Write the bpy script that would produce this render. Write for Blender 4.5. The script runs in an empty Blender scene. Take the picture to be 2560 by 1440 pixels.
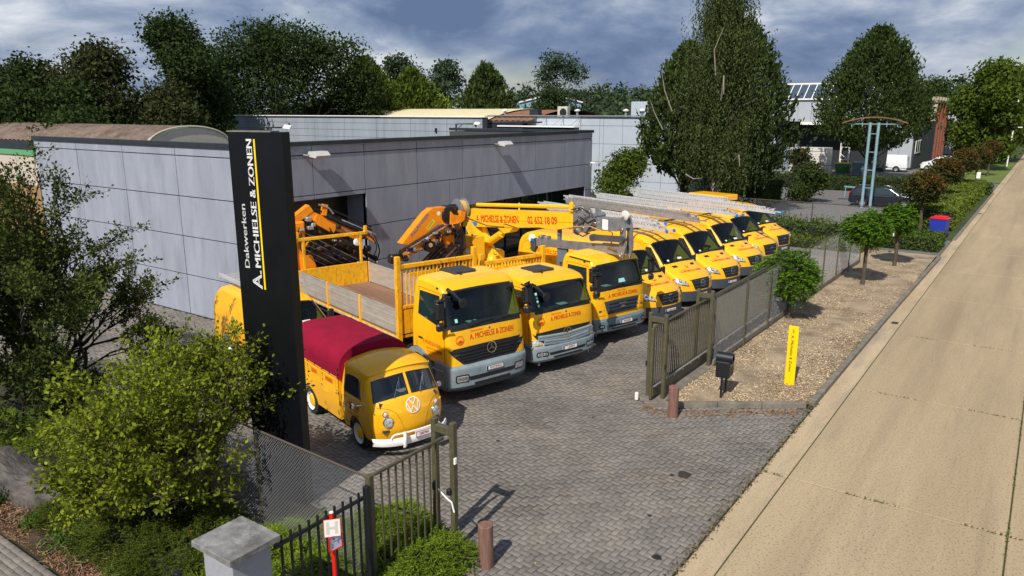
import bpy, math, random
import numpy as np
from mathutils import Vector, Matrix
from mathutils.bvhtree import BVHTree
R = math.radians
random.seed(7); rng = np.random.default_rng(7)
SC = bpy.context.scene; COL = SC.collection
PI = math.pi

# ---------------------------------------------------------------- camera, sky, sun, exposure
cd = bpy.data.cameras.new('camera'); cam = bpy.data.objects.new('camera', cd); COL.objects.link(cam)
cd.sensor_width = 36; cd.lens = 26.48; cd.clip_end = 3000; cd.clip_start = .1
cam.location = (0, 0, 7); cam.rotation_euler = (R(90 - 13.21), 0, R(35.3)); SC.camera = cam
W = bpy.data.worlds.new('World'); SC.world = W; W.use_nodes = True
nt = W.node_tree; N = nt.nodes; Lk = nt.links; N.clear()
def nn(t, **k):
    n = N.new(t)
    for a, b in k.items(): setattr(n, a, b)
    return n
SUN_EL = 45.5; SUN_AZ = 170.2
sky = nn('ShaderNodeTexSky', sky_type='NISHITA'); sky.sun_disc = False
sky.sun_elevation = R(SUN_EL); sky.sun_rotation = R(SUN_AZ); sky.altitude = 50; sky.air_density = 1.2; sky.dust_density = .6
tc = nn('ShaderNodeTexCoord'); sep = nn('ShaderNodeSeparateXYZ'); Lk.new(tc.outputs['Generated'], sep.inputs[0])
zz = nn('ShaderNodeMath', operation='MAXIMUM'); Lk.new(sep.outputs[2], zz.inputs[0]); zz.inputs[1].default_value = 0
za = nn('ShaderNodeMath', operation='ADD'); Lk.new(zz.outputs[0], za.inputs[0]); za.inputs[1].default_value = .16
dx = nn('ShaderNodeMath', operation='DIVIDE'); Lk.new(sep.outputs[0], dx.inputs[0]); za.inputs[1].default_value = 0; dx.operation = 'MULTIPLY'; dx.inputs[1].default_value = 1
dy = nn('ShaderNodeMath', operation='DIVIDE'); Lk.new(sep.outputs[1], dy.inputs[0]); dy.operation = 'MULTIPLY'; dy.inputs[1].default_value = 1; dz = nn('ShaderNodeMath', operation='MULTIPLY'); Lk.new(za.outputs[0], dz.inputs[0]); dz.inputs[1].default_value = 2.4
cmb = nn('ShaderNodeCombineXYZ'); Lk.new(dx.outputs[0], cmb.inputs[0]); Lk.new(dy.outputs[0], cmb.inputs[1]); Lk.new(dz.outputs[0], cmb.inputs[2])
def noise(scale, det, rough, dist=0, off=0):
    mp = nn('ShaderNodeMapping'); mp.inputs['Location'].default_value = (off, off * .7, off * .3); Lk.new(cmb.outputs[0], mp.inputs[0])
    n = nn('ShaderNodeTexNoise'); n.inputs['Scale'].default_value = scale; n.inputs['Detail'].default_value = det
    n.inputs['Roughness'].default_value = rough; n.inputs['Distortion'].default_value = dist; Lk.new(mp.outputs[0], n.inputs[0]); return n
n1 = noise(3.1, 9, .52, .35, 3.1); n2 = noise(1.6, 5, .5, .2, 8.3); n3 = noise(8.5, 8, .6, .4, 1.7)
def ramp(src, pts):
    r = nn('ShaderNodeValToRGB'); Lk.new(src, r.inputs[0]); e = r.color_ramp.elements
    while len(e) < len(pts): e.new(.5)
    for i, (p, c) in enumerate(pts): e[i].position = p; e[i].color = (*c, 1)
    return r
mul = nn('ShaderNodeMath', operation='MULTIPLY_ADD'); Lk.new(n1.outputs['Fac'], mul.inputs[0]); mul.inputs[1].default_value = .70
m3 = nn('ShaderNodeMath', operation='MULTIPLY'); Lk.new(n3.outputs['Fac'], m3.inputs[0]); m3.inputs[1].default_value = .30; Lk.new(m3.outputs[0], mul.inputs[2])
cl = ramp(mul.outputs[0], [(.36, (1.5, 2.2, 3.8)), (.42, (2.4, 3.2, 4.9)), (.47, (3.9, 4.7, 6.2)), (.515, (6.4, 7.0, 8.0)), (.58, (10.5, 10.8, 11.4))])
gm = nn('ShaderNodeMixRGB'); gm.inputs[0].default_value = .0
ge = nn('ShaderNodeMapRange'); Lk.new(sep.outputs[2], ge.inputs[0]); ge.inputs[1].default_value = .14; ge.inputs[2].default_value = .55; ge.inputs[3].default_value = 0; ge.inputs[4].default_value = .22  # more clear-sky gap overhead, out of view, shaped to lower the ambient fill
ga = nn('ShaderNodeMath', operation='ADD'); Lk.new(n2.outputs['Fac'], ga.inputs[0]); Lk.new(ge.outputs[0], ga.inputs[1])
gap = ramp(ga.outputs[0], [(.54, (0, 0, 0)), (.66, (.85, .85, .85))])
hz = nn('ShaderNodeMapRange'); Lk.new(sep.outputs[2], hz.inputs[0]); hz.inputs[1].default_value = 0; hz.inputs[2].default_value = .10; hz.inputs[3].default_value = .55; hz.inputs[4].default_value = 0
hm = nn('ShaderNodeMixRGB'); Lk.new(hz.outputs[0], hm.inputs[0]); Lk.new(cl.outputs[0], hm.inputs[1]); hm.inputs[2].default_value = (2.1, 2.7, 4.2, 1)
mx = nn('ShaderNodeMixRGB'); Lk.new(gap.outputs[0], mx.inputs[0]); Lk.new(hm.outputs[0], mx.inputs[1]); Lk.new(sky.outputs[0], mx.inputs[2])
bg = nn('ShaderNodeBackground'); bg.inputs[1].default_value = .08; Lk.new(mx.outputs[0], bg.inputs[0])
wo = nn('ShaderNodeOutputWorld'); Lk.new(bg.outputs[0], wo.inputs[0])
sd = bpy.data.lights.new('sun', 'SUN'); sd.energy = 5.0; sd.angle = R(.5); sd.color = (1, .93, .82)
so = bpy.data.objects.new('sun', sd); COL.objects.link(so); so.location = (0, 0, 50)
so.rotation_euler = Vector((-math.sin(R(SUN_AZ)) * math.cos(R(SUN_EL)), -math.cos(R(SUN_AZ)) * math.cos(R(SUN_EL)), -math.sin(R(SUN_EL)))).to_track_quat('-Z', 'Y').to_euler()
SC.view_settings.view_transform = 'Standard'; SC.view_settings.look = 'None'; SC.view_settings.exposure = .12; SC.view_settings.gamma = 1
SC.render.engine = 'CYCLES'; SC.cycles.max_bounces = 6; SC.cycles.transparent_max_bounces = 6

# ---------------------------------------------------------------- helpers
MATS = {}
WCN = {'clay_grey_paver', 'road_concrete', 'gutter_concrete', 'kerb_concrete', 'grey_cement_panel', 'pale_blue_grey_cladding', 'white_cladding', 'grey_slate_rock_'}   # grain that runs on across neighbouring pieces
def coord(n, name):
    return n.new('ShaderNodeNewGeometry').outputs['Position'] if name in WCN else n.new('ShaderNodeTexCoord').outputs['Object']
def mat(name, col, rough=.6, metal=0, var=0, vs=3, bump=0, bs=40, isl=0, spec=.5, coat=0, trans=0, col2=None, stretch=None, dirt=None):
    if name in MATS: return MATS[name]
    m = bpy.data.materials.new(name); MATS[name] = m; m.use_nodes = True
    t = m.node_tree; n = t.nodes; l = t.links; b = n['Principled BSDF']
    b.inputs['Base Color'].default_value = (*col, 1); b.inputs['Roughness'].default_value = rough; b.inputs['Metallic'].default_value = metal
    b.inputs['Specular IOR Level'].default_value = spec
    if coat: b.inputs['Coat Weight'].default_value = coat; b.inputs['Coat Roughness'].default_value = .08
    src = None
    mp = n.new('ShaderNodeMapping'); l.new(coord(n, name), mp.inputs[0])
    if stretch: mp.inputs['Scale'].default_value = stretch
    if var or col2:
        nz = n.new('ShaderNodeTexNoise'); nz.inputs['Scale'].default_value = vs; nz.inputs['Detail'].default_value = 8; nz.inputs['Roughness'].default_value = .65; l.new(mp.outputs[0], nz.inputs[0])
        r = n.new('ShaderNodeValToRGB'); l.new(nz.outputs['Fac'], r.inputs[0])
        c2 = col2 or tuple(min(1, c * (1 + var)) for c in col); c1 = col if col2 else tuple(c * (1 - var) for c in col)
        r.color_ramp.elements[0].position = .36; r.color_ramp.elements[1].position = .64
        r.color_ramp.elements[0].color = (*c1, 1); r.color_ramp.elements[1].color = (*c2, 1); src = r.outputs[0]
    if dirt:
        dc, ds, amt = dirt; n2_ = n.new('ShaderNodeTexNoise'); n2_.inputs['Scale'].default_value = ds; n2_.inputs['Detail'].default_value = 10; n2_.inputs['Roughness'].default_value = .7; l.new(mp.outputs[0], n2_.inputs[0])
        r2 = n.new('ShaderNodeValToRGB'); l.new(n2_.outputs['Fac'], r2.inputs[0]); r2.color_ramp.elements[0].position = .5; r2.color_ramp.elements[1].position = .72
        r2.color_ramp.elements[0].color = (0, 0, 0, 1); r2.color_ramp.elements[1].color = (amt, amt, amt, 1)
        mm = n.new('ShaderNodeMixRGB'); l.new(r2.outputs[0], mm.inputs[0])
        if src: l.new(src, mm.inputs[1])
        else: mm.inputs[1].default_value = (*col, 1)
        mm.inputs[2].default_value = (*dc, 1); src = mm.outputs[0]
    if isl:
        g = n.new('ShaderNodeNewGeometry'); oi = n.new('ShaderNodeObjectInfo'); ad = n.new('ShaderNodeMath'); ad.operation = 'ADD'; l.new(g.outputs['Random Per Island'], ad.inputs[0]); l.new(oi.outputs['Random'], ad.inputs[1])
        fr = n.new('ShaderNodeMath'); fr.operation = 'FRACT'; l.new(ad.outputs[0], fr.inputs[0])
        mr = n.new('ShaderNodeMapRange'); l.new(fr.outputs[0], mr.inputs[0]); mr.inputs[3].default_value = 1 - isl; mr.inputs[4].default_value = 1 + isl
        vm = n.new('ShaderNodeVectorMath'); vm.operation = 'SCALE'; l.new(mr.outputs[0], vm.inputs['Scale'])
        if src: l.new(src, vm.inputs[0])
        else: vm.inputs[0].default_value = col
        src = vm.outputs[0]
    if src: l.new(src, b.inputs['Base Color'])
    if bump:
        nb = n.new('ShaderNodeTexNoise'); nb.inputs['Scale'].default_value = bs; nb.inputs['Detail'].default_value = 6; l.new(mp.outputs[0], nb.inputs[0])
        bp = n.new('ShaderNodeBump'); bp.inputs['Strength'].default_value = bump; bp.inputs['Distance'].default_value = .02; l.new(nb.outputs['Fac'], bp.inputs['Height']); l.new(bp.outputs[0], b.inputs['Normal'])
    if trans:
        o = n['Material Output']; tr = n.new('ShaderNodeBsdfTranslucent'); ms = n.new('ShaderNodeMixShader'); ms.inputs[0].default_value = trans
        if src: l.new(src, tr.inputs[0])
        else: tr.inputs[0].default_value = (*col, 1)
        l.new(b.outputs[0], ms.inputs[1]); l.new(tr.outputs[0], ms.inputs[2]); l.new(ms.outputs[0], o.inputs[0])
    return m
YEL = mat('yellow_paint', (.90, .45, .004), .38, var=.05, vs=1.3, coat=.35, dirt=((.5, .27, .03), 5, .25))
YELD = mat('weathered_yellow_paint', (.84, .42, .006), .55, var=.10, vs=5, dirt=((.12, .06, .015), 14, .75), stretch=(1, 1, .35))
YELM = mat('machine_yellow_paint', (.86, .50, .012), .42, var=.07, vs=3, coat=.2, dirt=((.35, .2, .03), 6, .3))
ORG = mat('orange_paint', (.85, .27, .005), .4, var=.07, vs=3, coat=.3, dirt=((.25, .09, .02), 7, .4))
RED = mat('red_lettering', (.62, .03, .008), .5)
GLS = mat('vehicle_glass', (.006, .016, .017), .03, spec=.9, col2=(.012, .035, .036), vs=1.2)
def glassmat(name, tint, gl=.0):
    m = bpy.data.materials.new(name); m.use_nodes = True; t = m.node_tree; n = t.nodes; l = t.links; n.clear(); o = n.new('ShaderNodeOutputMaterial'); ms = n.new('ShaderNodeMixShader')
    tr = n.new('ShaderNodeBsdfTransparent'); tr.inputs[0].default_value = (*tint, 1); g_ = n.new('ShaderNodeBsdfGlossy'); g_.inputs['Roughness'].default_value = .02; g_.inputs[0].default_value = (.9, .95, 1, 1); f0 = n.new('ShaderNodeLayerWeight'); f0.inputs[0].default_value = .5; f = n.new('ShaderNodeMath'); f.operation = 'POWER'; l.new(f0.outputs['Facing'], f.inputs[0]); f.inputs[1].default_value = 4.5
    a = n.new('ShaderNodeMath'); a.operation = 'MULTIPLY_ADD'; l.new(f.outputs[0], a.inputs[0]); a.inputs[1].default_value = .75; a.inputs[2].default_value = .045 + gl; a.use_clamp = True
    l.new(a.outputs[0], ms.inputs[0]); l.new(tr.outputs[0], ms.inputs[1]); l.new(g_.outputs[0], ms.inputs[2]); l.new(ms.outputs[0], o.inputs[0]); MATS[name] = m; return m
WSG = glassmat('windscreen_glass', (.34, .52, .50))
SEAT = mat('seat_fabric', (.030, .034, .038), .9, var=.3, vs=8); DASH = mat('dashboard_plastic', (.045, .048, .045), .7, var=.2, vs=5); CABI = mat('cab_lining', (.05, .052, .05), .9)
BLK = mat('black_plastic', (.012, .013, .015), .5, var=.2)
RUB = mat('tyre_rubber', (.014, .014, .014), .85, var=.2, bump=.2, bs=60)
BGR = mat('grey_bumper_plastic', (.20, .25, .28), .6, var=.1, vs=6)
BGD = mat('dark_grey_plastic', (.045, .055, .07), .55, var=.15)
CHR = mat('chrome', (.75, .76, .78), .12, 1)
ALU = mat('weathered_aluminium', (.46, .44, .41), .5, .35, var=.12, vs=4, dirt=((.2, .18, .15), 5, .4), stretch=(.5, 1, 2))
STL = mat('galvanised_steel', (.38, .40, .42), .42, .6, var=.12, vs=8)
LADA = mat('ladder_aluminium', (.58, .60, .63), .42, .3, var=.12, vs=5)
LENS = mat('headlight_lens', (.72, .74, .78), .10, .6, var=.35, vs=14, coat=.8)
WHT = mat('white_paint', (.78, .77, .74), .4, var=.05)
PLT = mat('number_plate_white', (.82, .80, .78), .4)
PRED = mat('number_plate_red', (.35, .01, .03), .5)
BLU = mat('blue_plate_band', (.01, .06, .42), .5)
BLU2 = mat('blue_plastic', (.01, .16, .5), .45)
OLV = mat('olive_green_paint', (.075, .068, .038), .5, var=.15, vs=6, dirt=((.13, .12, .08), 12, .4))
BKP = mat('black_powder_coat', (.008, .010, .014), .45, var=.2)
RST = mat('rusty_steel', (.16, .055, .025), .8, var=.3, vs=8)
LEAFM = {}
def leafmat(name, c, v=.35, tr=.25):
    c = tuple(x * 1.3 for x in c)
    return mat(name, tuple(x * .8 for x in c), .75, isl=v, trans=tr, col2=tuple(min(1, x * 1.25) for x in c), vs=.7, spec=.06)

def tag(o, label=None, cat=None, group=None, kind=None):
    if label: o['label'] = label
    if cat: o['category'] = cat
    if group: o['group'] = group
    if kind: o['kind'] = kind
    return o
def thing(name, label, cat, loc=(0, 0, 0), rz=0, group=None):
    o = bpy.data.objects.new(name, None); COL.objects.link(o); o.location = loc; o.rotation_euler = (0, 0, rz); o.empty_display_size = .3
    return tag(o, label, cat, group)
def link(name, me, parent=None, loc=None, rot=None):
    o = bpy.data.objects.new(name, me); COL.objects.link(o)
    if parent is not None: o.parent = parent
    if loc is not None: o.location = loc
    if rot is not None: o.rotation_euler = rot
    return o
KIDS = {}
def copy_tree(src, name=None):
    kids = {}
    for o in bpy.data.objects:
        if o.parent: kids.setdefault(o.parent.name, []).append(o)
    def rec(o, par):
        c = o.copy(); COL.objects.link(c)
        if par is not None: c.parent = par
        for k in kids.get(o.name, []): rec(k, c)
        return c
    return rec(src, None)
def npmesh(name, V, F, mats, midx=None, smooth=False):
    """V (n,3) array, F (m,k) int array"""
    me = bpy.data.meshes.new(name); V = np.asarray(V, np.float32); F = np.asarray(F, np.int32); k = F.shape[1]
    me.vertices.add(len(V)); me.vertices.foreach_set('co', V.ravel()); me.loops.add(F.size); me.loops.foreach_set('vertex_index', F.ravel())
    me.polygons.add(len(F)); me.polygons.foreach_set('loop_start', np.arange(0, F.size, k, dtype=np.int32)); me.polygons.foreach_set('loop_total', np.full(len(F), k, np.int32))
    if midx is not None: me.polygons.foreach_set('material_index', np.asarray(midx, np.int32))
    if smooth: me.polygons.foreach_set('use_smooth', np.ones(len(F), bool))
    for m in (mats if isinstance(mats, (list, tuple)) else [mats]): me.materials.append(m)
    me.update(calc_edges=True); return me

class MB:
    def __init__(s): s.v = []; s.f = []; s.sm = []
    def add(s, vs, fs, sm=False):
        b = len(s.v); s.v += [tuple(v) for v in vs]; s.f += [tuple(i + b for i in f) for f in fs]; s.sm += [sm] * len(fs); return s
    def box(s, c, d, rz=0, bev=0, M=None):
        x, y, z = (d[0] / 2, d[1] / 2, d[2] / 2)
        if bev:
            e = min(bev, x * .9, y * .9, z * .9); vs = []; 
            for sx in (-1, 1):
                for sy in (-1, 1):
                    for sz in (-1, 1): vs += [(sx * (x - e), sy * (y - e), sz * z), (sx * (x - e), sy * y, sz * (z - e)), (sx * x, sy * (y - e), sz * (z - e))]
            def i(sx, sy, sz, k): return ((sx > 0) * 4 + (sy > 0) * 2 + (sz > 0)) * 3 + k
            fs = []
            for q in (-1, 1):
                a = [i(-1, -1, q, 0), i(1, -1, q, 0), i(1, 1, q, 0), i(-1, 1, q, 0)]; fs.append(a if q > 0 else a[::-1])
                a = [i(-1, q, -1, 1), i(1, q, -1, 1), i(1, q, 1, 1), i(-1, q, 1, 1)]; fs.append(a if q < 0 else a[::-1])
                a = [i(q, -1, -1, 2), i(q, 1, -1, 2), i(q, 1, 1, 2), i(q, -1, 1, 2)]; fs.append(a if q > 0 else a[::-1])
            for a in (-1, 1):
                for b in (-1, 1):
                    fs.append([i(-1, a, b, 0), i(1, a, b, 0), i(1, a, b, 1), i(-1, a, b, 1)][::(-1 if a * b > 0 else 1)])
                    fs.append([i(a, -1, b, 0), i(a, 1, b, 0), i(a, 1, b, 2), i(a, -1, b, 2)][::(1 if a * b > 0 else -1)])
                    fs.append([i(a, b, -1, 1), i(a, b, 1, 1), i(a, b, 1, 2), i(a, b, -1, 2)][::(-1 if a * b > 0 else 1)])
                    for c_ in (-1, 1):
                        t = [i(a, b, c_, 0), i(a, b, c_, 1), i(a, b, c_, 2)]; fs.append(t if a * b * c_ < 0 else t[::-1])
        else:
            vs = [(-x, -y, -z), (x, -y, -z), (x, y, -z), (-x, y, -z), (-x, -y, z), (x, -y, z), (x, y, z), (-x, y, z)]
            fs = [(0, 3, 2, 1), (4, 5, 6, 7), (0, 1, 5, 4), (1, 2, 6, 5), (2, 3, 7, 6), (3, 0, 4, 7)]
        if M is not None: vs = [tuple(M @ Vector(v)) for v in vs]
        elif rz: cs, sn = math.cos(rz), math.sin(rz); vs = [(v[0] * cs - v[1] * sn, v[0] * sn + v[1] * cs, v[2]) for v in vs]
        return s.add([(v[0] + c[0], v[1] + c[1], v[2] + c[2]) for v in vs], fs)
    def bar(s, a, b, w, h=None, up=(0, 0, 1)):
        """rectangular bar from a to b"""
        a = Vector(a); b = Vector(b); d = b - a; L = d.length
        if L < 1e-6: return s
        d.normalize(); u = Vector(up)
        if abs(d.dot(u)) > .97: u = Vector((1, 0, 0))
        y = u.cross(d).normalized(); z = d.cross(y); h = h or w
        M = Matrix((d, y, z)).transposed(); c = (a + b) / 2
        return s.box(c, (L, w, h), M=M)
    def tube(s, pts, r, n=8, cap=True, sm=True):
        pts = [Vector(p) for p in pts]; rr = r if isinstance(r, (list, tuple)) else [r] * len(pts); vs = []; fs = []; pu = None
        for i, p in enumerate(pts):
            d = (pts[min(i + 1, len(pts) - 1)] - pts[max(i - 1, 0)]).normalized()
            u = pu if pu is not None else (Vector((0, 0, 1)) if abs(d.z) < .9 else Vector((1, 0, 0)))
            a = (u - d * u.dot(d)); a = a.normalized() if a.length > 1e-5 else d.orthogonal().normalized(); b = d.cross(a); pu = a
            for k in range(n):
                t = 2 * PI * k / n; vs.append(p + (a * math.cos(t) + b * math.sin(t)) * rr[i])
        for i in range(len(pts) - 1):
            for k in range(n): fs.append((i * n + k, i * n + (k + 1) % n, (i + 1) * n + (k + 1) % n, (i + 1) * n + k))
        s.add(vs, fs, sm)
        if cap:
            b0 = len(s.v) - len(vs); s.f.append(tuple(b0 + k for k in range(n))[::-1]); s.sm.append(False); e = b0 + (len(pts) - 1) * n; s.f.append(tuple(e + k for k in range(n))); s.sm.append(False)
        return s
    def lathe(s, prof, n=24, c=(0, 0, 0), axis='y', sm=True):
        """prof list of (radius, t) along axis"""
        vs = []; fs = []
        for r, t in prof:
            for k in range(n):
                a = 2 * PI * k / n; q = {'y': (r * math.cos(a), t, r * math.sin(a)), 'z': (r * math.cos(a), r * math.sin(a), t), 'x': (t, r * math.cos(a), r * math.sin(a))}[axis]
                vs.append((q[0] + c[0], q[1] + c[1], q[2] + c[2]))
        for i in range(len(prof) - 1):
            for k in range(n): fs.append((i * n + k, i * n + (k + 1) % n, (i + 1) * n + (k + 1) % n, (i + 1) * n + k))
        return s.add(vs, fs, sm)
    def prism(s, poly, axis, a, b, sm=False):
        """poly 2D outline extruded along axis between a and b; axis y: (x,z); x: (y,z); z: (x,y)"""
        n = len(poly)
        f = {'y': lambda p, t: (p[0], t, p[1]), 'x': lambda p, t: (t, p[0], p[1]), 'z': lambda p, t: (p[0], p[1], t)}[axis]
        vs = [f(p, a) for p in poly] + [f(p, b) for p in poly]
        return s.add(vs, [tuple(range(n))[::-1], tuple(range(n, 2 * n))] + [(i, (i + 1) % n, n + (i + 1) % n, n + i) for i in range(n)], sm)
    def grid(s, G, sm=True):
        nr = len(G); nc = len(G[0]); vs = [p for row in G for p in row]
        return s.add(vs, [(i * nc + j, i * nc + j + 1, (i + 1) * nc + j + 1, (i + 1) * nc + j) for i in range(nr - 1) for j in range(nc - 1)], sm)
    def mesh(s, name, m):
        me = bpy.data.meshes.new(name); me.from_pydata(s.v, [], s.f)
        for q in (m if isinstance(m, (list, tuple)) else [m]): me.materials.append(q)
        if any(s.sm): me.polygons.foreach_set('use_smooth', s.sm)
        me.update()
        if any(s.sm): me.set_sharp_from_angle(angle=R(42))
        return me
    def build(s, name, m, parent=None, loc=None, rot=None, label=None):
        o = link(name, s.mesh(name, m), parent, loc, rot)
        if label: o['label'] = label
        return o
def recalc(o):
    import bmesh
    bm = bmesh.new(); bm.from_mesh(o.data); bmesh.ops.recalc_face_normals(bm, faces=bm.faces); bm.to_mesh(o.data); bm.free(); return o
def struct(name, mb, m): 
    o = mb.build(name, m) if isinstance(mb, MB) else link(name, mb); o['kind'] = 'structure'; return o

_TX = {}
def text_geo(t):
    if t in _TX: return _TX[t]
    c = bpy.data.curves.new('t', 'FONT'); c.body = t; c.size = 1; c.resolution_u = 3; c.align_x = 'LEFT'; o = bpy.data.objects.new('t', c); COL.objects.link(o)
    me = o.to_mesh(); V = [(v.co.x, v.co.y) for v in me.vertices]; F = [tuple(p.vertices) for p in me.polygons]; o.to_mesh_clear(); bpy.data.objects.remove(o); bpy.data.curves.remove(c)
    xs = [v[0] for v in V]; x0, x1 = min(xs), max(xs); V = [(v[0] - x0, v[1]) for v in V]; _TX[t] = (V, F, x1 - x0); return _TX[t]
CAP = .73
def text(mb, t, fn, h, width=None, align='c', bold=0, shear=0):
    """write t through fn(u, v) -> point; h cap height; u across, v up; centre at 0"""
    V, F, w = text_geo(t); sy = h / CAP; sx = (width / w) if width else sy; off = {'c': -w * sx / 2, 'l': 0, 'r': -w * sx}[align]
    for d in ((0, bold) if bold else (0,)):
        mb.add([fn(v[0] * sx + off + d + shear * v[1] * sy, v[1] * sy) for v in V], F)
    return mb
def flat(o, ux, uy, off=0):
    """mapping to plane: origin o, axes ux, uy"""
    o = Vector(o); ux = Vector(ux).normalized(); uy = Vector(uy).normalized(); n = ux.cross(uy); o = o + n * off
    return lambda u, v: tuple(o + ux * u + uy * v)
def ring(mb, fn, r0, r1, n=28, a0=0, a1=2 * PI):
    vs = []; fs = []
    for k in range(n + 1):
        a = a0 + (a1 - a0) * k / n; vs += [fn(r0 * math.cos(a), r0 * math.sin(a)), fn(r1 * math.cos(a), r1 * math.sin(a))]
    for k in range(n): fs.append((2 * k, 2 * k + 1, 2 * k + 3, 2 * k + 2))
    return mb.add(vs, fs)
def poly(mb, fn, pts): return mb.add([fn(*p) for p in pts], [tuple(range(len(pts)))])
# ---------------------------------------------------------------- ground, paving, road
def plane(x0, x1, y0, y1, z): return MB().add([(x0, y0, z), (x1, y0, z), (x1, y1, z), (x0, y1, z)], [(0, 1, 2, 3)])
GRASS = mat('grass_ground', (.035, .05, .012), .9, var=.35, vs=.6, bump=.5, bs=20)
struct('ground', plane(-900, 900, -400, 1200, -.06), GRASS)
SAND = mat('joint_sand', (.026, .021, .015), .95, vs=1.2, col2=(.034, .034, .014))
yb = MB().add([(-36, 3.2, -.012), (-3.93, 3.2, -.012), (-3.93, 18.3, -.012), (-7.0, 16.3, -.012), (-7.0, 41.5, -.012), (-36, 41.5, -.012)], [tuple(range(6))])
yard = struct('yard_paving', yb, SAND)
def brickmat():
    m = mat('clay_grey_paver', (.140, .127, .117), .82, isl=.13, col2=(.212, .194, .178), vs=.4, bump=.35, bs=55, dirt=((.29, .24, .17), .5, .45))
    return m
PAV = brickmat()
def brick_geo(w, l, h=.05, ch=.005):
    x, y = w / 2, l / 2; 
    V = [(-x, -y, -ch), (x, -y, -ch), (x, y, -ch), (-x, y, -ch), (-x + ch, -y + ch, 0), (x - ch, -y + ch, 0), (x - ch, y - ch, 0), (-x + ch, y - ch, 0), (-x, -y, -h), (x, -y, -h), (x, y, -h), (-x, y, -h)]
    F = [(4, 5, 6, 7), (0, 1, 5, 4), (1, 2, 6, 5), (2, 3, 7, 6), (3, 0, 4, 7), (8, 9, 1, 0), (9, 10, 2, 1), (10, 11, 3, 2), (11, 8, 0, 3)]
    return np.array(V), np.array(F)
def in_yard(x, y):
    a = (x > -35) & (x < -4.0) & (y > 3.3) & (y < 41)
    a &= ~((x < -20.6) & (y > 14.45)); a &= ~((x > -7.05) & (y > 16.22 + np.maximum(0, (x + 6.75) * .70)))
    a &= ~((x < -7.45) & (y < 7.0)); a &= ~((x < -6.4) & (y < 8.1)); a &= ~((x < -20) & (y < 5)); return a
def herring(rot, w=.11):
    W_ = w; ks = np.arange(-700, 700); ms = np.arange(-200, 200); K, M_ = np.meshgrid(ks, ms); ox = (K + 4 * M_).ravel() * W_; oy = K.ravel() * W_
    H = np.stack([ox + W_, oy + W_ / 2], 1); Vv = np.stack([ox + 3.5 * W_, oy + W_], 1)
    c, s = math.cos(rot), math.sin(rot); out = []
    for P, a in ((H, 0), (Vv, PI / 2)):
        x = P[:, 0] * c - P[:, 1] * s - 15; y = P[:, 0] * s + P[:, 1] * c + 20
        k = in_yard(x, y); out.append(np.stack([x[k], y[k], np.full(k.sum(), a + rot)], 1))
    return np.concatenate(out)
B = herring(R(-4)); dcam = np.hypot(B[:, 0], B[:, 1])
# camera test: nearest bricks inside the picture become separate objects
ca, sa = math.cos(R(35.3)), math.sin(R(35.3)); fx = -sa * B[:, 0] + ca * B[:, 1]; rx = ca * B[:, 0] + sa * B[:, 1]
dep = fx * math.cos(R(13.21)) + 7 * math.sin(R(13.21)); vv = (-7 * math.cos(R(13.21)) + fx * math.sin(R(13.21))) / dep
vis = (np.abs(rx / dep) < .66) & (vv > -.37) & (B[:, 0] > -6.6)
idx = np.where(vis)[0]; idx = idx[np.argsort(dcam[idx])][:296]; isel = np.zeros(len(B), bool); isel[idx] = True
bv, bf = brick_geo(.206, .102)
bm_ = [npmesh('brick', bv * np.array([1, 1, 1]) , bf, PAV)]
for i in idx:
    o = link('brick', bm_[0], yard, (B[i, 0], B[i, 1], random.uniform(-.003, .003)), (random.gauss(0, .006), random.gauss(0, .006), B[i, 2] + random.gauss(0, .006)))
Q = B[~isel]; n = len(Q); ang = Q[:, 2] + rng.normal(0, .008, n); c, s = np.cos(ang), np.sin(ang)
P = np.repeat(bv[None], n, 0); X = P[:, :, 0] * c[:, None] - P[:, :, 1] * s[:, None] + Q[:, 0, None]; Y = P[:, :, 0] * s[:, None] + P[:, :, 1] * c[:, None] + Q[:, 1, None]
und = .012 * np.sin(Q[:, 0] * 1.1) * np.cos(Q[:, 1] * .9)
Z = P[:, :, 2] + (rng.normal(0, .0022, n) )[:, None] + (rng.normal(0, .012, n))[:, None] * P[:, :, 0] * .5
V = np.stack([X, Y, Z], 2).reshape(-1, 3); F = (bf[None, :5] + (np.arange(n) * 12)[:, None, None]).reshape(-1, 4)
o = link('brick', npmesh('brick', V, F, PAV), yard); o['kind'] = 'stuff'

em = npmesh('edge_brick', bv * np.array([1, 1, 1]), bf, PAV)
for k in range(64):
    link('edge_brick', em, yard, (-4.010, 3.6 + k * .224, .005 + random.uniform(-.002, .002)), (0, 0, PI / 2 + random.gauss(0, .006)))
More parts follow.
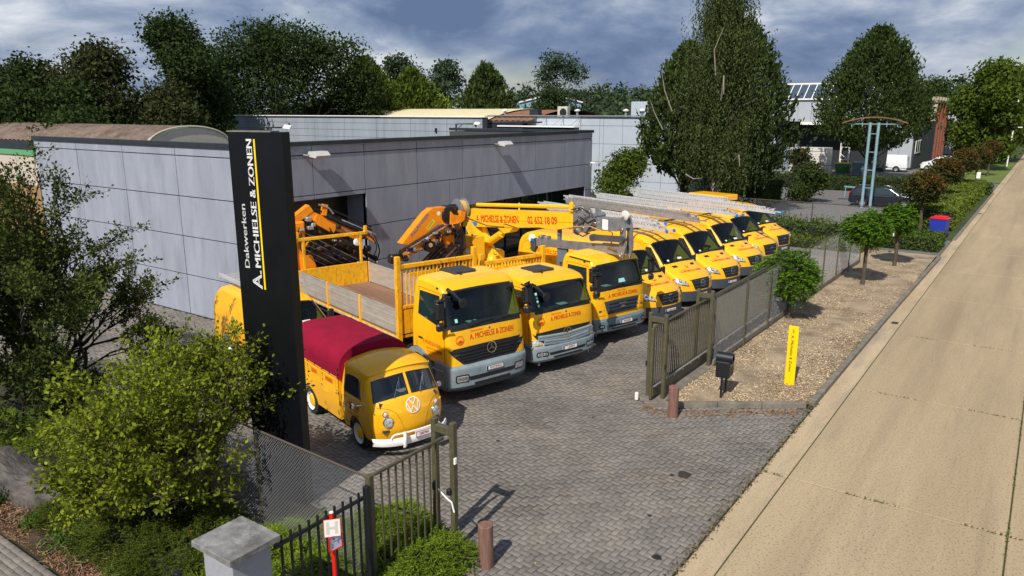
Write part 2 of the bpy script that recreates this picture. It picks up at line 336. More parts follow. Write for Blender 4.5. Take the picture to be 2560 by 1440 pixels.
# concrete road: slabs with joints
CON = mat('road_concrete', (.31, .236, .145), .85, col2=(.42, .328, .205), vs=.5, bump=.6, bs=45, dirt=((.20, .165, .12), 1.3, .38), stretch=(1, .10, 1))
def speck(m, scale=26, lo=.35, st=None):
    t = m.node_tree; n = t.nodes; l = t.links; b = n['Principled BSDF']; src = b.inputs['Base Color'].links[0].from_socket
    mp = n.new('ShaderNodeMapping'); l.new(coord(n, m.name), mp.inputs[0]); mp.inputs['Scale'].default_value = st or (1, 1, 1)
    nz = n.new('ShaderNodeTexNoise'); nz.inputs['Scale'].default_value = scale * 2.2; nz.inputs['Detail'].default_value = 4; l.new(mp.outputs[0], nz.inputs[0])
    r = n.new('ShaderNodeValToRGB'); r.color_ramp.elements[0].position = .34; r.color_ramp.elements[1].position = .46; r.color_ramp.elements[0].color = (lo, lo, lo, 1); r.color_ramp.elements[1].color = (1, 1, 1, 1); l.new(nz.outputs['Fac'], r.inputs[0])
    mm = n.new('ShaderNodeMixRGB'); mm.blend_type = 'MULTIPLY'; mm.inputs[0].default_value = .75; l.new(src, mm.inputs[1]); l.new(r.outputs[0], mm.inputs[2]); l.new(mm.outputs[0], b.inputs['Base Color'])
speck(CON, 11, .45); speck(CON, .55, .80, (1, .03, 1)); speck(PAV, 22, .6); speck(PAV, .55, .78)
road = struct('road', plane(-3.96, 5.2, -30, 420, -.03), mat('joint_moss', (.05, .06, .012), .95, var=.4, vs=4))
gut = []
ys = [-6, -1.9, 2.2, 8.1, 14.18, 20.2, 26.2, 32.3, 38.4, 44.5, 50.6, 56.7, 62.8, 69, 75, 81, 87, 93, 99, 105, 120, 140, 170, 210, 420]
def slab(x0, x1, y0, y1, name='slab', m=CON, z=0):
    g = .026; w, l = x1 - x0 - g, y1 - y0 - .05
    me = MB().box((0, 0, -.05), (w, l, .1), bev=.008).mesh(name, m); return link(name, me, road, ((x0 + x1) / 2, (y0 + y1) / 2, z))
for a, b in zip(ys[:-1], ys[1:]):
    slab(-3.42, .23, a, b); slab(.23, 3.9, a, b)
CON2 = mat('gutter_concrete', (.37, .288, .182), .85, col2=(.47, .37, .24), vs=1.5, bump=.5, bs=45, dirt=((.2, .18, .155), 1.4, .8), stretch=(1, .18, 1)); speck(CON2, 13, .55)
for a, b in zip(ys[:-1], ys[1:]): slab(-3.93, -3.42, a, b, 'gutter', CON2, -.004)
# kerbs
KRB = mat('kerb_concrete', (.17, .15, .125), .9, var=.25, vs=3, bump=.6, bs=30, dirt=((.07, .085, .03), 5, .5))
kerb = struct('kerb', plane(-4.02, -3.95, 18.2, 18.3, -.02), KRB)
def kerbs(pts, w=.15, h=.12, step=1.0):
    for a, b in zip(pts[:-1], pts[1:]):
        a = Vector(a); b = Vector(b); L = (b - a).length; k = max(1, round(L / step)); d = (b - a) / k
        for i in range(k):
            c_ = a + d * (i + .5); MB().box((0, 0, 0), (L / k - .012, w, h + .1), bev=.012).build('kerb_stone', KRB, kerb, (c_.x, c_.y, (h - .1) / 2 + random.uniform(-.006, .006)), (0, random.gauss(0, .004), math.atan2(d.y, d.x) + random.gauss(0, .004)))
kerbs([(-7.35, 15.95, 0), (-6.75, 16.3, 0), (-4.1, 18.15, 0)])
kerbs([(-4.0, 18.25, 0), (-3.95, 30, 0), (-3.85, 41.5, 0)])
kerbs([(-6.35, 3.5, 0), (-6.45, 8.0, 0), (-6.9, 8.5, 0)], h=.03)
kerbs([(-3.85, 47.9, 0), (-3.8, 78, 0)], h=.08, step=2)
# wood-chip strip along the fence
CHIPB = mat('wood_chip_bed', (.22, .165, .11), .95, col2=(.37, .29, .195), vs=1.3, bump=1, bs=30, dirt=((.085, .055, .03), .8, .8))
sb = MB().grid([[(x, y, .035 + .03 * math.sin(x * 3 + y) * math.cos(y * 1.3) + (.0 if x > -4.3 else .03)) for x in np.linspace(-7.2, -4.02, 9) if True] for y in np.linspace(16.5, 42, 60)])
# clip the strip's near edge to the slanting kerb
sb.v = [(x, max(y, 16.35 + (x + 6.75) * .7 if x > -6.75 else 16.1), z) for x, y, z in sb.v]
strip = struct('wood_chip_bed', sb, CHIPB)
def chips(n, region, size, m, name, parent=None, z0=.06, asp=.35):
    P = region(n); n = len(P); a = rng.uniform(0, PI, n); l = size * rng.uniform(.5, 1.3, n); w = l * asp * rng.uniform(.6, 1.4, n); tz = rng.normal(0, .35, n)
    ux = np.stack([np.cos(a) * l, np.sin(a) * l, tz * l], 1); uy = np.stack([-np.sin(a) * w, np.cos(a) * w, rng.normal(0, .4, n) * w], 1); C = np.stack([P[:, 0], P[:, 1], z0 + rng.uniform(0, .03, n)], 1)
    V = np.stack([C - ux - uy, C + ux - uy * .6, C + ux + uy, C - ux + uy * .7], 1).reshape(-1, 3); F = np.arange(4 * n).reshape(-1, 4)
    o = link(name, npmesh(name, V, F, m), parent); o['kind'] = 'stuff'; return o
def reg_strip(n):
    y = 16.4 + 25 * rng.power(1.0, n) * rng.uniform(0, 1, n) ** .8; x = rng.uniform(-7.1, -4.1, n); k = y > 16.5 + np.maximum(0, (x + 6.75) * .7); return np.stack([x, y], 1)[k]
CH1 = mat('wood_chips', (.45, .35, .235), .9, isl=.5, spec=.2, dirt=((.14, .10, .05), .7, .7))
tag(chips(52000, reg_strip, .022, CH1, 'wood_chip', strip, .055), 'pale wood chips')
# loose leaf litter by the kerb and gate
LIT = mat('dead_leaves', (.22, .10, .03), .9, isl=.6)
def reg_lit(n):
    t = rng.uniform(0, 1, n); x = -7.3 + t * 3.2; y = 16.0 + np.maximum(0, (x + 6.75) * .7) - np.abs(rng.normal(0, .22, n)) - .05; return np.stack([x, y], 1)
l_ = chips(700, reg_lit, .02, LIT, 'dead_leaf', None, .0, .6); tag(l_, 'dry brown leaves and litter lying along the kerb', 'litter', kind='stuff')
def reg_lit2(n): return np.stack([rng.uniform(-20, -4.2, n), rng.uniform(8, 19, n)], 1)
l_ = chips(170, reg_lit2, .014, mat('pale_leaves', (.42, .30, .08), .8, isl=.6), 'fallen_leaf', None, .004, .6); tag(l_, 'small yellow leaves scattered over the yard paving', 'leaves', kind='stuff')
# left foreground bed: soil
SOIL = mat('soil', (.055, .033, .017), .95, var=.45, vs=2.5, bump=1, bs=25, dirt=((.13, .08, .04), 9, .6))
g = MB().grid([[(x, y, .03 + .10 * math.sin(x * .9) * math.sin(y * 1.7 + x) + .05 * math.sin(x * 3.1 + y * 2.3)) for x in np.linspace(-30, -7.6, 50)] for y in np.linspace(4.36, 7.0, 12)])
struct('garden_soil', g, SOIL)
g = MB().grid([[(x, y, .02 + .03 * math.sin(x * 4) * math.sin(y * 3)) for x in np.linspace(-7.6, -6.5, 6)] for y in np.linspace(2.5, 8.0, 14)])
struct('verge_soil', g, SOIL)
OIL = mat('oil_stain', (.02, .018, .016), .6, var=.3, vs=8); ob = MB()
for (x, y, r_) in ((-5.12, 13.15, .13), (-5.3, 12.95, .06), (-9.05, 12.25, .05), (-9.3, 12.4, .025), (-8.8, 12.6, .02), (-4.35, 10.2, .10), (-5.0, 11.3, .05), (-8.0, 14.6, .04)):
    k = 14; ob.add([(x + r_ * random.uniform(.6, 1.1) * math.cos(2 * PI * i / k), y + r_ * random.uniform(.6, 1.1) * math.sin(2 * PI * i / k), .0045) for i in range(k)], [tuple(range(k))])
tag(ob.build('oil_stain', OIL), 'dark oil and dirt spots on the driveway paving', 'stain', kind='stuff')
def reg_j(n):
    n2 = n // 2; a = np.stack([.23 + rng.normal(0, .012, n2), 8 + 26 * rng.uniform(0, 1, n2) ** 1.3], 1); b = np.stack([rng.uniform(-3.9, 3.8, n - n2), rng.choice([8.1, 14.18, 20.2, 26.2], n - n2) + rng.normal(0, .012, n - n2)], 1); P = np.concatenate([a, b]); k = np.sin(P[:, 0] * 3.1 + P[:, 1] * 2.3) > -.1; return P[k]
l_ = chips(2600, reg_j, .014, mat('joint_moss_tufts', (.09, .11, .02), .9, isl=.4), 'joint_moss', None, .0, .6); tag(l_, 'moss growing in the joints of the concrete road', 'moss', kind='stuff')
def reg_edge(n): return np.stack([-3.96 + rng.normal(0, .05, n), rng.uniform(5, 18.5, n)], 1)
l_ = chips(1500, reg_edge, .018, mat('edge_dirt', (.10, .08, .04), .95, isl=.5), 'edge_dirt', None, .0, .7); tag(l_, 'dirt and grit gathered along the paving edge by the road', 'dirt', kind='stuff')
# little pavement in the lower left corner
fp = struct('footpath', plane(-22, -10.4, 1.0, 4.35, .03), SAND)
pm = npmesh('paver', bv * np.array([.99, .99, 1]), bf, PAV); pm2 = npmesh('paver', bv * np.array([1, 2.02, 1]), bf, PAV)
cnt = 0
for i in range(54):
    for j in range(13):
        x = -22 + i * .216; y = 4.28 - j * .108
        if x > -14.8 and cnt < 290 and y > 3.2: 
            link('paver', pm, fp, (x + (j % 2) * .108, y, .05 + random.uniform(-.002, .002)), (0, 0, random.gauss(0, .01))); cnt += 1
# far car park, plot ground
ASP = mat('grey_block_paving', (.13, .125, .125), .85, var=.14, vs=2.5, bump=.4, bs=18)
struct('car_park', plane(-40, -8.2, 46.0, 73.3, -.02), ASP)
struct('far_yard', plane(-70, -9.5, 76.5, 108, -.02), ASP)
struct('driveway', plane(-7.6, -3.95, 42.0, 47.8, -.015), ASP)
struct('far_driveway', plane(-10.5, -3.95, 79, 89.5, -.015), ASP)
struct('lawn', plane(-13, -3.95, 90, 128, -.01), mat('lawn_grass', (.10, .14, .02), .9, var=.3, vs=.8, bump=.5, bs=15))
# manhole/drain covers
for i, (x, y) in enumerate([(-5.1, 13.1), (-3.62, 27.6), (-3.62, 62)]):
    MB().box((0, 0, .0), (.2, .26, .012), bev=.004).build('drain_cover', mat('cast_iron', (.03, .026, .02), .8, var=.4, vs=9), None, (x, y, .008)); 
    tag(bpy.context.scene.collection.objects[-1], ['dark dirty drain cover in the yard paving near the road', 'small rusty gully cover in the gutter beside the wood chip strip', 'gully cover in the gutter far along the road by the long hedge'][i], 'drain cover')
# ---------------------------------------------------------------- vehicle shells
class Shell:
    """body skin from a side outline (front bottom -> over the roof -> rear bottom), a width profile and a rounded nose"""
    def __init__(s, top, hw, r=.09, nose=(.25, 2.4, 1.2), crown=.03, arches=(), sill=.35, cr=.12, rear=None):
        s.T = [Vector((p[0], 0, p[1])) for p in top]; s.hwp = hw; s.r = r; s.K, s.p, s.L = nose; s.crown = crown; s.arches = arches; s.sill = sill; s.cr = cr; s.rear = rear if rear is not None else len(top) - 2
    def P(s, t):
        n = len(s.T) - 1; t = max(0, min(n, t)); k = round(t); c = s.cr
        if 0 < k < n and abs(t - k) < c:
            a = s.T[k].lerp(s.T[k - 1], c); b = s.T[k].lerp(s.T[k + 1], c); u = (t - k + c) / (2 * c); return a * (1 - u) ** 2 + s.T[k] * 2 * u * (1 - u) + b * u * u
        i = min(int(t), n - 1); return s.T[i].lerp(s.T[i + 1], t - i)
    def Nm(s, t):
        d = s.P(t + .06) - s.P(t - .06); return Vector((d.z, 0, -d.x)).normalized()
    def hw(s, z):
        q = s.hwp
        if z <= q[0][0]: return q[0][1]
        for (a, b), (c, d) in zip(q[:-1], q[1:]):
            if z <= c: return b + (d - b) * (z - a) / (c - a)
        return q[-1][1]
    def bend(s, x, y, z):
        w = s.hw(z); f = max(0, min(1, 1 + x / s.L)); return (x - s.K * min(1.1, abs(y / w)) ** s.p * f, y, z - s.crown * (y / w) ** 2 * (1 if z > 1.0 else 0))
    def S(s, t, v, off=0):
        p = s.P(t); n = s.Nm(t); a = abs(v); sg = 1 if v >= 0 else -1
        if a <= .85: ins = 0; q = p + n * off; y = (s.hw(q.z) - s.r) * a / .85
        else:
            f = (a - .85) / .15 * PI / 2; ins = s.r * (1 - math.cos(f)); q = p + n * (off * math.cos(f) - ins); y = s.hw(q.z) - s.r + s.r * math.sin(f) + off * math.sin(f)
        return s.bend(q.x, sg * y, q.z)
    def side(s, x, z, sg=1, off=0): return s.bend(x, sg * (s.hw(z) + off), z)
    def zb(s, x):
        b = s.sill
        for cx, R_, cz in s.arches:
            if abs(x - cx) < R_: b = max(b, cz + math.sqrt(R_ * R_ - (x - cx) ** 2))
        return b
    def samples(s, step=.13):
        ts = [0]; n = len(s.T) - 1
        for i in range(n):
            k = max(5, int((s.T[i + 1] - s.T[i]).length / step)); ts += [i + (j + 1) / k for j in range(k)]
        ts += [i + d for i in range(1, n) for d in (-.1, .1)]; return sorted(set(ts))
    def body(s, name, m, parent, holes=()):
        mb = MB(); ts = s.samples(); vs_ = [-1, -.97, -.94, -.9, -.85, -.7, -.5, -.25, 0, .25, .5, .7, .85, .9, .94, .97, 1]
        ts = sorted(set(ts + [q for h in holes for q in h[:2]])); vs_ = sorted(set(vs_ + [q for h in holes for q in h[2:]])); nv = len(vs_)
        mb.add([s.S(t, v) for t in ts for v in vs_], [(i * nv + j, i * nv + j + 1, (i + 1) * nv + j + 1, (i + 1) * nv + j) for i in range(len(ts) - 1) for j in range(nv - 1) if not any(h[0] - 1e-6 <= ts[i] and ts[i + 1] <= h[1] + 1e-6 and h[2] - 1e-6 <= vs_[j] and vs_[j + 1] <= h[3] + 1e-6 for h in holes)], True)
        col = [t for t in ts if t <= s.rear + 1]
        for sg in (-1, 1):
            G = []
            for t in col:
                q = s.P(t) - s.Nm(t) * s.r; zb = min(s.zb(q.x), q.z); row = []
                for u in [0, .12, .3, .5, .7, .85, 1]:
                    z = zb + (q.z - zb) * u; row.append(s.side(q.x, z, sg))
                G.append(row)
            mb.grid(G)
        return recalc(mb.build(name, m, parent))
    def patch(s, mb, c, off=.006, n=(6, 8), skirt=.02):
        """c: four (t, v) corners in order"""
        G = []; n = (n[1], n[0])
        for i in range(n[0] + 1):
            u = i / n[0]; G.append([])
            for j in range(n[1] + 1):
                w = j / n[1]; t = (c[0][0] * (1 - u) + c[1][0] * u) * (1 - w) + (c[3][0] * (1 - u) + c[2][0] * u) * w; v = (c[0][1] * (1 - u) + c[1][1] * u) * (1 - w) + (c[3][1] * (1 - u) + c[2][1] * u) * w
                G[-1].append((t, v))
        A = [[s.S(t, v, off) for t, v in row] for row in G]; mb.grid(A)
        edge = [G[0][j] for j in range(n[1] + 1)] + [G[i][-1] for i in range(1, n[0] + 1)] + [G[-1][j] for j in range(n[1] - 1, -1, -1)] + [G[i][0] for i in range(n[0] - 1, -1, -1)]
        mb.grid([[s.S(t, v, off) for t, v in edge], [s.S(t, v, off - skirt) for t, v in edge]], False); return mb
    def sidep(s, mb, c, sg, off=.006, n=(6, 6), skirt=.02):
        G = []
        for i in range(n[0] + 1):
            u = i / n[0]; G.append([])
            for j in range(n[1] + 1):
                w = j / n[1]; G[-1].append(((c[0][0] * (1 - u) + c[1][0] * u) * (1 - w) + (c[3][0] * (1 - u) + c[2][0] * u) * w, (c[0][1] * (1 - u) + c[1][1] * u) * (1 - w) + (c[3][1] * (1 - u) + c[2][1] * u) * w))
        mb.grid([[s.side(x, z, sg, off) for x, z in r] for r in G])
        e = G[0] + [r[-1] for r in G[1:]] + G[-1][::-1][1:] + [r[0] for r in G[::-1][1:]]
        mb.grid([[s.side(x, z, sg, off) for x, z in e], [s.side(x, z, sg, off - skirt) for x, z in e]], False); return mb
    def frame(s, mb, t0, t1, v0, v1, e, ev, off=.004):
        for c in ([(t0 - e, v0 - ev), (t0 - e, v1 + ev), (t0 + e, v1 + ev), (t0 + e, v0 - ev)], [(t1 - e, v0 - ev), (t1 - e, v1 + ev), (t1 + e, v1 + ev), (t1 + e, v0 - ev)], [(t0, v0 - ev), (t0, v0 + ev), (t1, v0 + ev), (t1, v0 - ev)], [(t0, v1 - ev), (t0, v1 + ev), (t1, v1 + ev), (t1, v1 - ev)]): s.patch(mb, c, off, (5, 12))
        return mb
    def interior(s, parent, xf, xb, zd, zr, w, seats=(-.5, .0, .5), lhd=1):
        MB().prism([(xf, zd - .5), (xf - .02, zd - .05), (xf - .2, zd + .02), (xf - .5, zd - .03), (xf - .55, zd - .5)], 'y', -w, w).build('dashboard', DASH, parent)
        for y in seats: MB().box((xf - .98, y, zd - .30), (.5, .46, .14), bev=.05).bar((xf - 1.18, y, zd - .30), (xf - 1.30, y, zd + .38), .46, .12).box((xf - 1.33, y, zd + .50), (.09, .26, .2), bev=.04).build('seat', SEAT, parent)
        m_ = MB(); y = lhd * .5; c = Vector((xf - .62, y, zd + .10)); q = [(c + Vector((.10 * math.cos(a) , .20 * math.sin(a), .17 * math.cos(a)))) for a in np.linspace(0, 2 * PI, 19)]; m_.tube(q, .014, 6, False); m_.bar(q[4], q[13], .03, .02); m_.build('steering_wheel', BLK, parent)
        MB().box((xb + .06, 0, (zd + zr) / 2 - .3), (.04, 2 * w, zr - zd + .5)).build('cab_rear_lining', CABI, parent)
        MB().box((xf - .6, 0, zd - .62), (1.4, 2 * w, .05)).build('cab_floor', CABI, parent)
        MB().box((xf - .30, random.uniform(-.3, .3), zd + .035), (.21, .30, .01)).build('papers', mat('paper', (.6, .65, .62), .6), parent)
    def sline(s, mb, pts, sg, w=.012, off=.002):
        """thin dark shut line on the side"""
        P = [s.side(x, z, sg, off) for x, z in pts]
        return mb.tube(P, w / 2, 4, False, False)
    def front(s, t0, off=.004):
        """mapping (u across to vehicle's left... v up along the skin) centred on (t0, y=0); reads correctly from in front"""
        ts = np.linspace(0, len(s.T) - 1, 240); P = [s.P(t) for t in ts]; L = [0]
        for a, b in zip(P[:-1], P[1:]): L.append(L[-1] + (b - a).length)
        l0 = np.interp(t0, ts, L)
        def f(u, v):
            t = float(np.interp(l0 + v, L, ts)); z = s.P(t).z; return s.S(t, max(-.99, min(.99, u / (s.hw(z) - s.r) * .85)), off)
        return f
    def sidef(s, x0, z0, sg, off=.004):
        return lambda u, v: s.side(x0 + u * (1 if sg < 0 else -1), z0 + v, sg, off)
def roundq(mb, fn, cx, cy, w, h, r, n=5):
    pts = []
    for (sx, sy, a0) in ((1, 1, 0), (-1, 1, 90), (-1, -1, 180), (1, -1, 270)):
        for k in range(n + 1):
            a = R(a0 + 90 * k / n); pts.append((cx + sx * (w / 2 - r) + r * math.cos(a), cy + sy * (h / 2 - r) + r * math.sin(a)))
    return poly(mb, fn, pts)

def wheel(parent, x, y, r, w, rimm, sg, hub=None, rr=.6, dual=False):
    """tyre + rim as a sub-assembly"""
    wo = MB(); a, b = -w / 2, w / 2
    wo.lathe([(r * rr, a), (r * .8, a - .005), (r * .94, a + .02), (r, a + w * .18), (r, b - w * .18), (r * .94, b - .02), (r * .8, b + .005), (r * rr, b)], 28)
    t = recalc(wo.build('wheel', RUB, parent, (x, y, r)))
    m = MB(); e = sg
    m.lathe([(.001, e * w * .22), (r * .16, e * w * .24), (r * .2, e * w * .1), (r * rr * .8, e * w * .05), (r * rr * .95, e * w * .38), (r * rr * 1.03, e * w * .46), (r * rr * 1.03, -e * w * .3)], 24)
    recalc(m.build('rim', rimm, t))
    if hub: m = MB(); m.lathe([(.001, e * w * .5), (r * .2, e * w * .48), (r * .38, e * w * .38), (r * .44, e * w * .25)], 20); recalc(m.build('hubcap', hub, t))
    return t
def star(mb, fn, r):
    ring(mb, fn, r * .86, r)
    for k in range(3):
        a = R(90 + 120 * k); d = (math.cos(a), math.sin(a)); q = (-d[1], d[0]); w = .12 * r
        poly(mb, fn, [(q[0] * w * 1.5, q[1] * w * 1.5), (d[0] * r * .9, d[1] * r * .9), (-q[0] * w * 1.5, -q[1] * w * 1.5)][::-1]); 
        poly(mb, fn, [(q[0] * w * 1.5, q[1] * w * 1.5), (d[0] * r * .9, d[1] * r * .9), (-q[0] * w * 1.5, -q[1] * w * 1.5)])
    return mb
def plate(parent, fn, cx, cy, s, band=True, w=.52, h=.11):
    g = lambda o: (lambda u, v: tuple(Vector(fn(u + cx, v + cy)) + Vector((o, 0, 0))))
    p = poly(MB(), g(.012), [(-w / 2, -h / 2), (w / 2, -h / 2), (w / 2, h / 2), (-w / 2, h / 2)]); b = MB()
    e = [(-w / 2, -h / 2), (w / 2, -h / 2), (w / 2, h / 2), (-w / 2, h / 2), (-w / 2, -h / 2)]; p.grid([[g(.012)(*q) for q in e], [g(-.02)(*q) for q in e]], False)
    po = p.build('number_plate', PLT, parent); t = MB()
    text(t, s, lambda u, v: g(.0145)(u + (.03 if band else 0), v - .033), .066, (w - .13) * min(1, len(s) / 7.5), bold=.003); t.build('lettering', PRED, po)
    fr = MB()
    for a, c in (((-w / 2, -h / 2), (w / 2, -h / 2)), ((w / 2, -h / 2), (w / 2, h / 2)), ((w / 2, h / 2), (-w / 2, h / 2)), ((-w / 2, h / 2), (-w / 2, -h / 2))): fr.bar(g(.013)(*a), g(.013)(*c), .008)
    fr.build('frame', PRED if not band else BLK, po)
    if band: poly(MB(), g(.0135), [(-w / 2, -h / 2), (-w / 2 + .05, -h / 2), (-w / 2 + .05, h / 2), (-w / 2, h / 2)]).build('blue_band', BLU, po)
def emblem(mb, fn, r):
    ring(mb, fn, r * .88, r); ring(mb, fn, r * .66, r * .70)
    poly(mb, fn, [(r * x, r * y) for x, y in ((-.55, -.35), (-.2, -.1), (-.1, .12), (0, -.02), (.1, .12), (.5, -.1), (.6, -.35), (.2, -.55), (-.3, -.52))])
    for k in range(16):
        a = R(200 + k * 140 / 15); poly(mb, fn, [((.79 + i) * r * math.cos(a + j), (.79 + i) * r * math.sin(a + j)) for i, j in ((-.06, -.03), (.06, -.03), (.06, .03), (-.06, .03))])
def mirror_truck(parent, sg, x, y, z, h=.62):
    m = MB(); m.tube([(x + .12, y - sg * .18, z + h * .62), (x + .08, y + sg * .0, z + h * .66), (x, y + sg * .02, z + h * .45)], .024, 6); m.build('mirror_arm', BLK, parent)
    m = MB().tube([(x + .12, y - sg * .18, z - h * .55), (x + .06, y, z - h * .6), (x, y + sg * .02, z - h * .3)], .024, 6)
    mo = m.build('mirror_arm', BLK, parent)
    m = MB().box((x, y + sg * .04, z + .08), (.13, .24, h * .72), bev=.05); m.box((x, y + sg * .04, z - h * .48), (.13, .22, .2), bev=.05); m.box((x, y + sg * .03, z + h * .5), (.16, .27, .05), bev=.02); m.build('mirror_housing', BLK, mo)
    m = MB().box((x - .069, y + sg * .04, z + .08), (.006, .19, h * .6)); m.build('mirror_glass', CHR, mo)

YAW = R(-16)
def truck(kind, pose, label, platetxt):
    A = kind == 'A'; M_ = kind == 'M'; T = kind == 'T'
    t = thing('flatbed_truck', label, 'truck', (pose[0], pose[1], 0), YAW, 'yellow trucks in the row')
    if A: top = [(.05, .98), (.02, 1.25), (-.01, 1.6), (-.06, 1.93), (-.36, 2.80), (-.50, 2.93), (-.85, 3.0), (-1.68, 3.03), (-1.73, .95)]; w0 = 1.19; wh = .50
    elif T: top = [(.05, .86), (.02, 1.10), (-.01, 1.50), (-.06, 1.80), (-.33, 2.45), (-.46, 2.57), (-.8, 2.64), (-2.2, 2.66), (-2.25, .85)]; w0 = 1.14; wh = .45
    else: top = [(.03, .84), (.02, 1.10), (0, 1.50), (-.03, 1.78), (-.22, 2.52), (-.34, 2.66), (-.7, 2.74), (-1.62, 2.76), (-1.66, .85)]; w0 = 1.12; wh = .45
    zr = top[7][1]; zb = top[3][1]; zt = top[4][1]; xl = top[7][0]; b0 = top[0][1]
    sh = Shell(top, [(b0, w0 - .01), (zb, w0), (zr - .2, w0 - .10), (zr, w0 - .14)], r=.085, nose=(.10, 4.5, .7), crown=.035, sill=b0, cr=.2, arches=[({'A': -1.42, 'T': -1.15, 'M': -1.28}[kind], wh + .24, wh)])
    cab = sh.body('cab', YEL, t, [(3.0, 4.0, -.90, .90)])
    sh.patch(sh.frame(MB(), 3.02, 4.04, -.92, .92, .05, .035), [(2.80, -.955), (2.80, .955), (3.06, .955), (3.06, -.955)], .003, (3, 14)).build('windscreen_seal', BLK, t)
    ws = sh.patch(MB(), [(3.02, -.91), (3.02, .91), (4.02, .90), (4.02, -.90)], .002, (8, 16), 0).build('windscreen', WSG, t)
    sh.interior(t, -.10, xl, zb - .05, zr - .2, w0 - .16)
    st = MB()
    f = sh.front(3.15, .018)
    if A: poly(st, f, [(-.93, -.0), (-.86, 0), (-.86, .09), (-.93, .09)])
    elif T:
        for k in range(4): s4 = MB(); poly(s4, f, [(-.9, .02 + k * .11), (-.84, .02 + k * .11), (-.84, .09 + k * .11), (-.9, .09 + k * .11)]); s4.build('windscreen_sticker', mat('pale_sticker', (.35, .72, .68), .5), ws)
    else: poly(st, f, [(-.12, -.0), (.18, 0), (.14, .12), (-.1, .12)])
    if not T: st.build('windscreen_sticker', mat('pale_sticker', (.35, .72, .68), .5), ws)
    # things seen behind the glass read as a darker dashboard edge: wipers
    for k in ((-.55, .1) if not M_ else (-.6, .05)):
        fw = sh.front(2.98, .03); w_ = MB().tube([fw(k, -.02), fw(k + .38, .03), fw(k + .72, .05)], .014, 5); w_.build('wiper', BLK, t)
    if not M_:
        c0 = Vector(sh.S(4.05, -.80, .02)); c1 = c0 + Vector((.32, .18, -.22)); MB().tube([c0 + Vector((-.04, 0, .06)), c0 + Vector((.14, .06, -.02)), c1], [.05, .04, .025], 7).build('front_mirror_arm', BLK, t)
        MB().lathe([(.001, -.05), (.09, -.045), (.125, 0), (.12, .015), (.001, .02)], 16, c1 + Vector((-.02, .04, -.03)), 'x').build('front_mirror', BLK, t)
    dp = sh.patch(MB(), [(5.95, -.80), (5.95, .80), (6.97, .80), (6.97, -.80)], .003, (6, 8)); dp.build('roof_skin', mat('dusty_yellow_roof', (.80, .50, .10), .6, col2=(.86, .50, .035), vs=2.5, dirt=((.40, .27, .10), 7, .65), stretch=(.3, 3, 1)), t)
    # side windows, door lines
    for sg in (-1, 1):
        wx0, wx1 = -.42, xl + (.28 if not T else 1.0); z0, z1 = zb + .02, zr - .33
        sh.sidep(MB(), [(-.26 - .1, z0), (wx1, z0 + .16), (wx1, z1), (-.36 - .12, z1)], sg, .006).build('side_window', GLS, t)
        sh.sidep(MB(), [(-.22, z0 - .05), (-.36, z0), (-.55, z1 + .05), (-.45, z1 + .05)], sg, .003).build('window_pillar', BLK, t) if 0 else None
        l_ = MB(); sh.sline(l_, [(-.14, b0 + .05), (-.14, zb - .05), (-.42, zr - .28), (wx1 - .05, zr - .25), (wx1 - .08, b0 + .35), (wx1 - .05, b0 + .02)], sg); l_.build('door_seam', BLK, t)
        h_ = MB().box((0, 0, 0), (.2, .03, .045), bev=.012); h_.build('door_handle', BLK, t, sh.side(wx1 + .12, zb - .42, sg, .012))
        mirror_truck(t, sg, -.12 if not M_ else .02, sg * (w0 + .13), zb + .40, .66 if A else .58)
    # roof: ribs, hatch, marker lights
    rb = MB()
    for y in (-.72, -.6, -.36, -.24, .24, .36, .6, .72):
        pts = [sh.S(s_, y * .85 / (w0 - .22) , .004) for s_ in (6.15, 6.4, 6.9)]; rb.tube(pts, .011, 4, False)
    rb.build('roof_rib', YELD, t)
    if not M_:
        hx = (top[6][0] + xl) / 2 - (.05 if A else -.3)
        h_ = MB(); h_.prism([(hx - .32, -.36), (hx + .28, -.36), (hx + .34, -.28), (hx + .34, .28), (hx + .28, .36), (hx - .32, .36), (hx - .36, .3), (hx - .36, -.3)], 'z', zr - .02, zr + .035); h_.build('roof_hatch', mat('hatch_rubber', (.035, .036, .042), .7, var=.2, vs=9), t)
        a_ = MB().tube([(hx + .42, -.22, zr - .01), (hx + .42, -.22, zr + .06)], .03, 8).tube([(hx + .42, -.22, zr + .05), (hx + .2, -.3, zr + .62)], .005, 4); a_.build('aerial', BLK, t)
    else:
        a_ = MB().tube([(-.75, .12, zr - .04), (-.75, .12, zr + .04)], .025, 8).tube([(-.75, .12, zr + .03), (-.85, .1, zr + .5)], .005, 4); a_.build('aerial', BLK, t)
        a_ = MB(); 
        for sg in (-1, 1): sh.sline(a_, [(-.35, zr - .13), (-1.3, zr - .10)], sg, .05)
        a_.build('roof_gutter', BLK, t)
    for sg in (-1, 1): MB().box((0, 0, 0), (.09, .03, .05), bev=.015).build('marker_lamp', BLK, t, sh.side(-.62, zr - .16, sg, .01))
    # lettering on the nose
    L = MB(); tz = {'A': (2, -.06), 'T': (2, -.12), 'M': (2, .03)}[kind]
    f = sh.front(tz[0], .005); hN = {'A': .145, 'T': .115, 'M': .115}[kind]; wN = {'A': 1.36, 'T': 1.12, 'M': 1.28}[kind]; cx = {'A': .10, 'T': .02, 'M': .05}[kind]
    text(L, 'A. MICHIELSE & ZONEN', lambda u, v: f(u + cx, v), hN, wN, bold=.006)
    text(L, 'Dakwerken', lambda u, v: f(u + cx - (wN / 2 - .22 if not M_ else .05), v + hN + .035), .05, .36)
    L.build('lettering', RED, t)
    if not M_: L = MB(); emblem(L, lambda u, v: f(u - .86, v + .03), .115); L.build('emblem', RED, t)
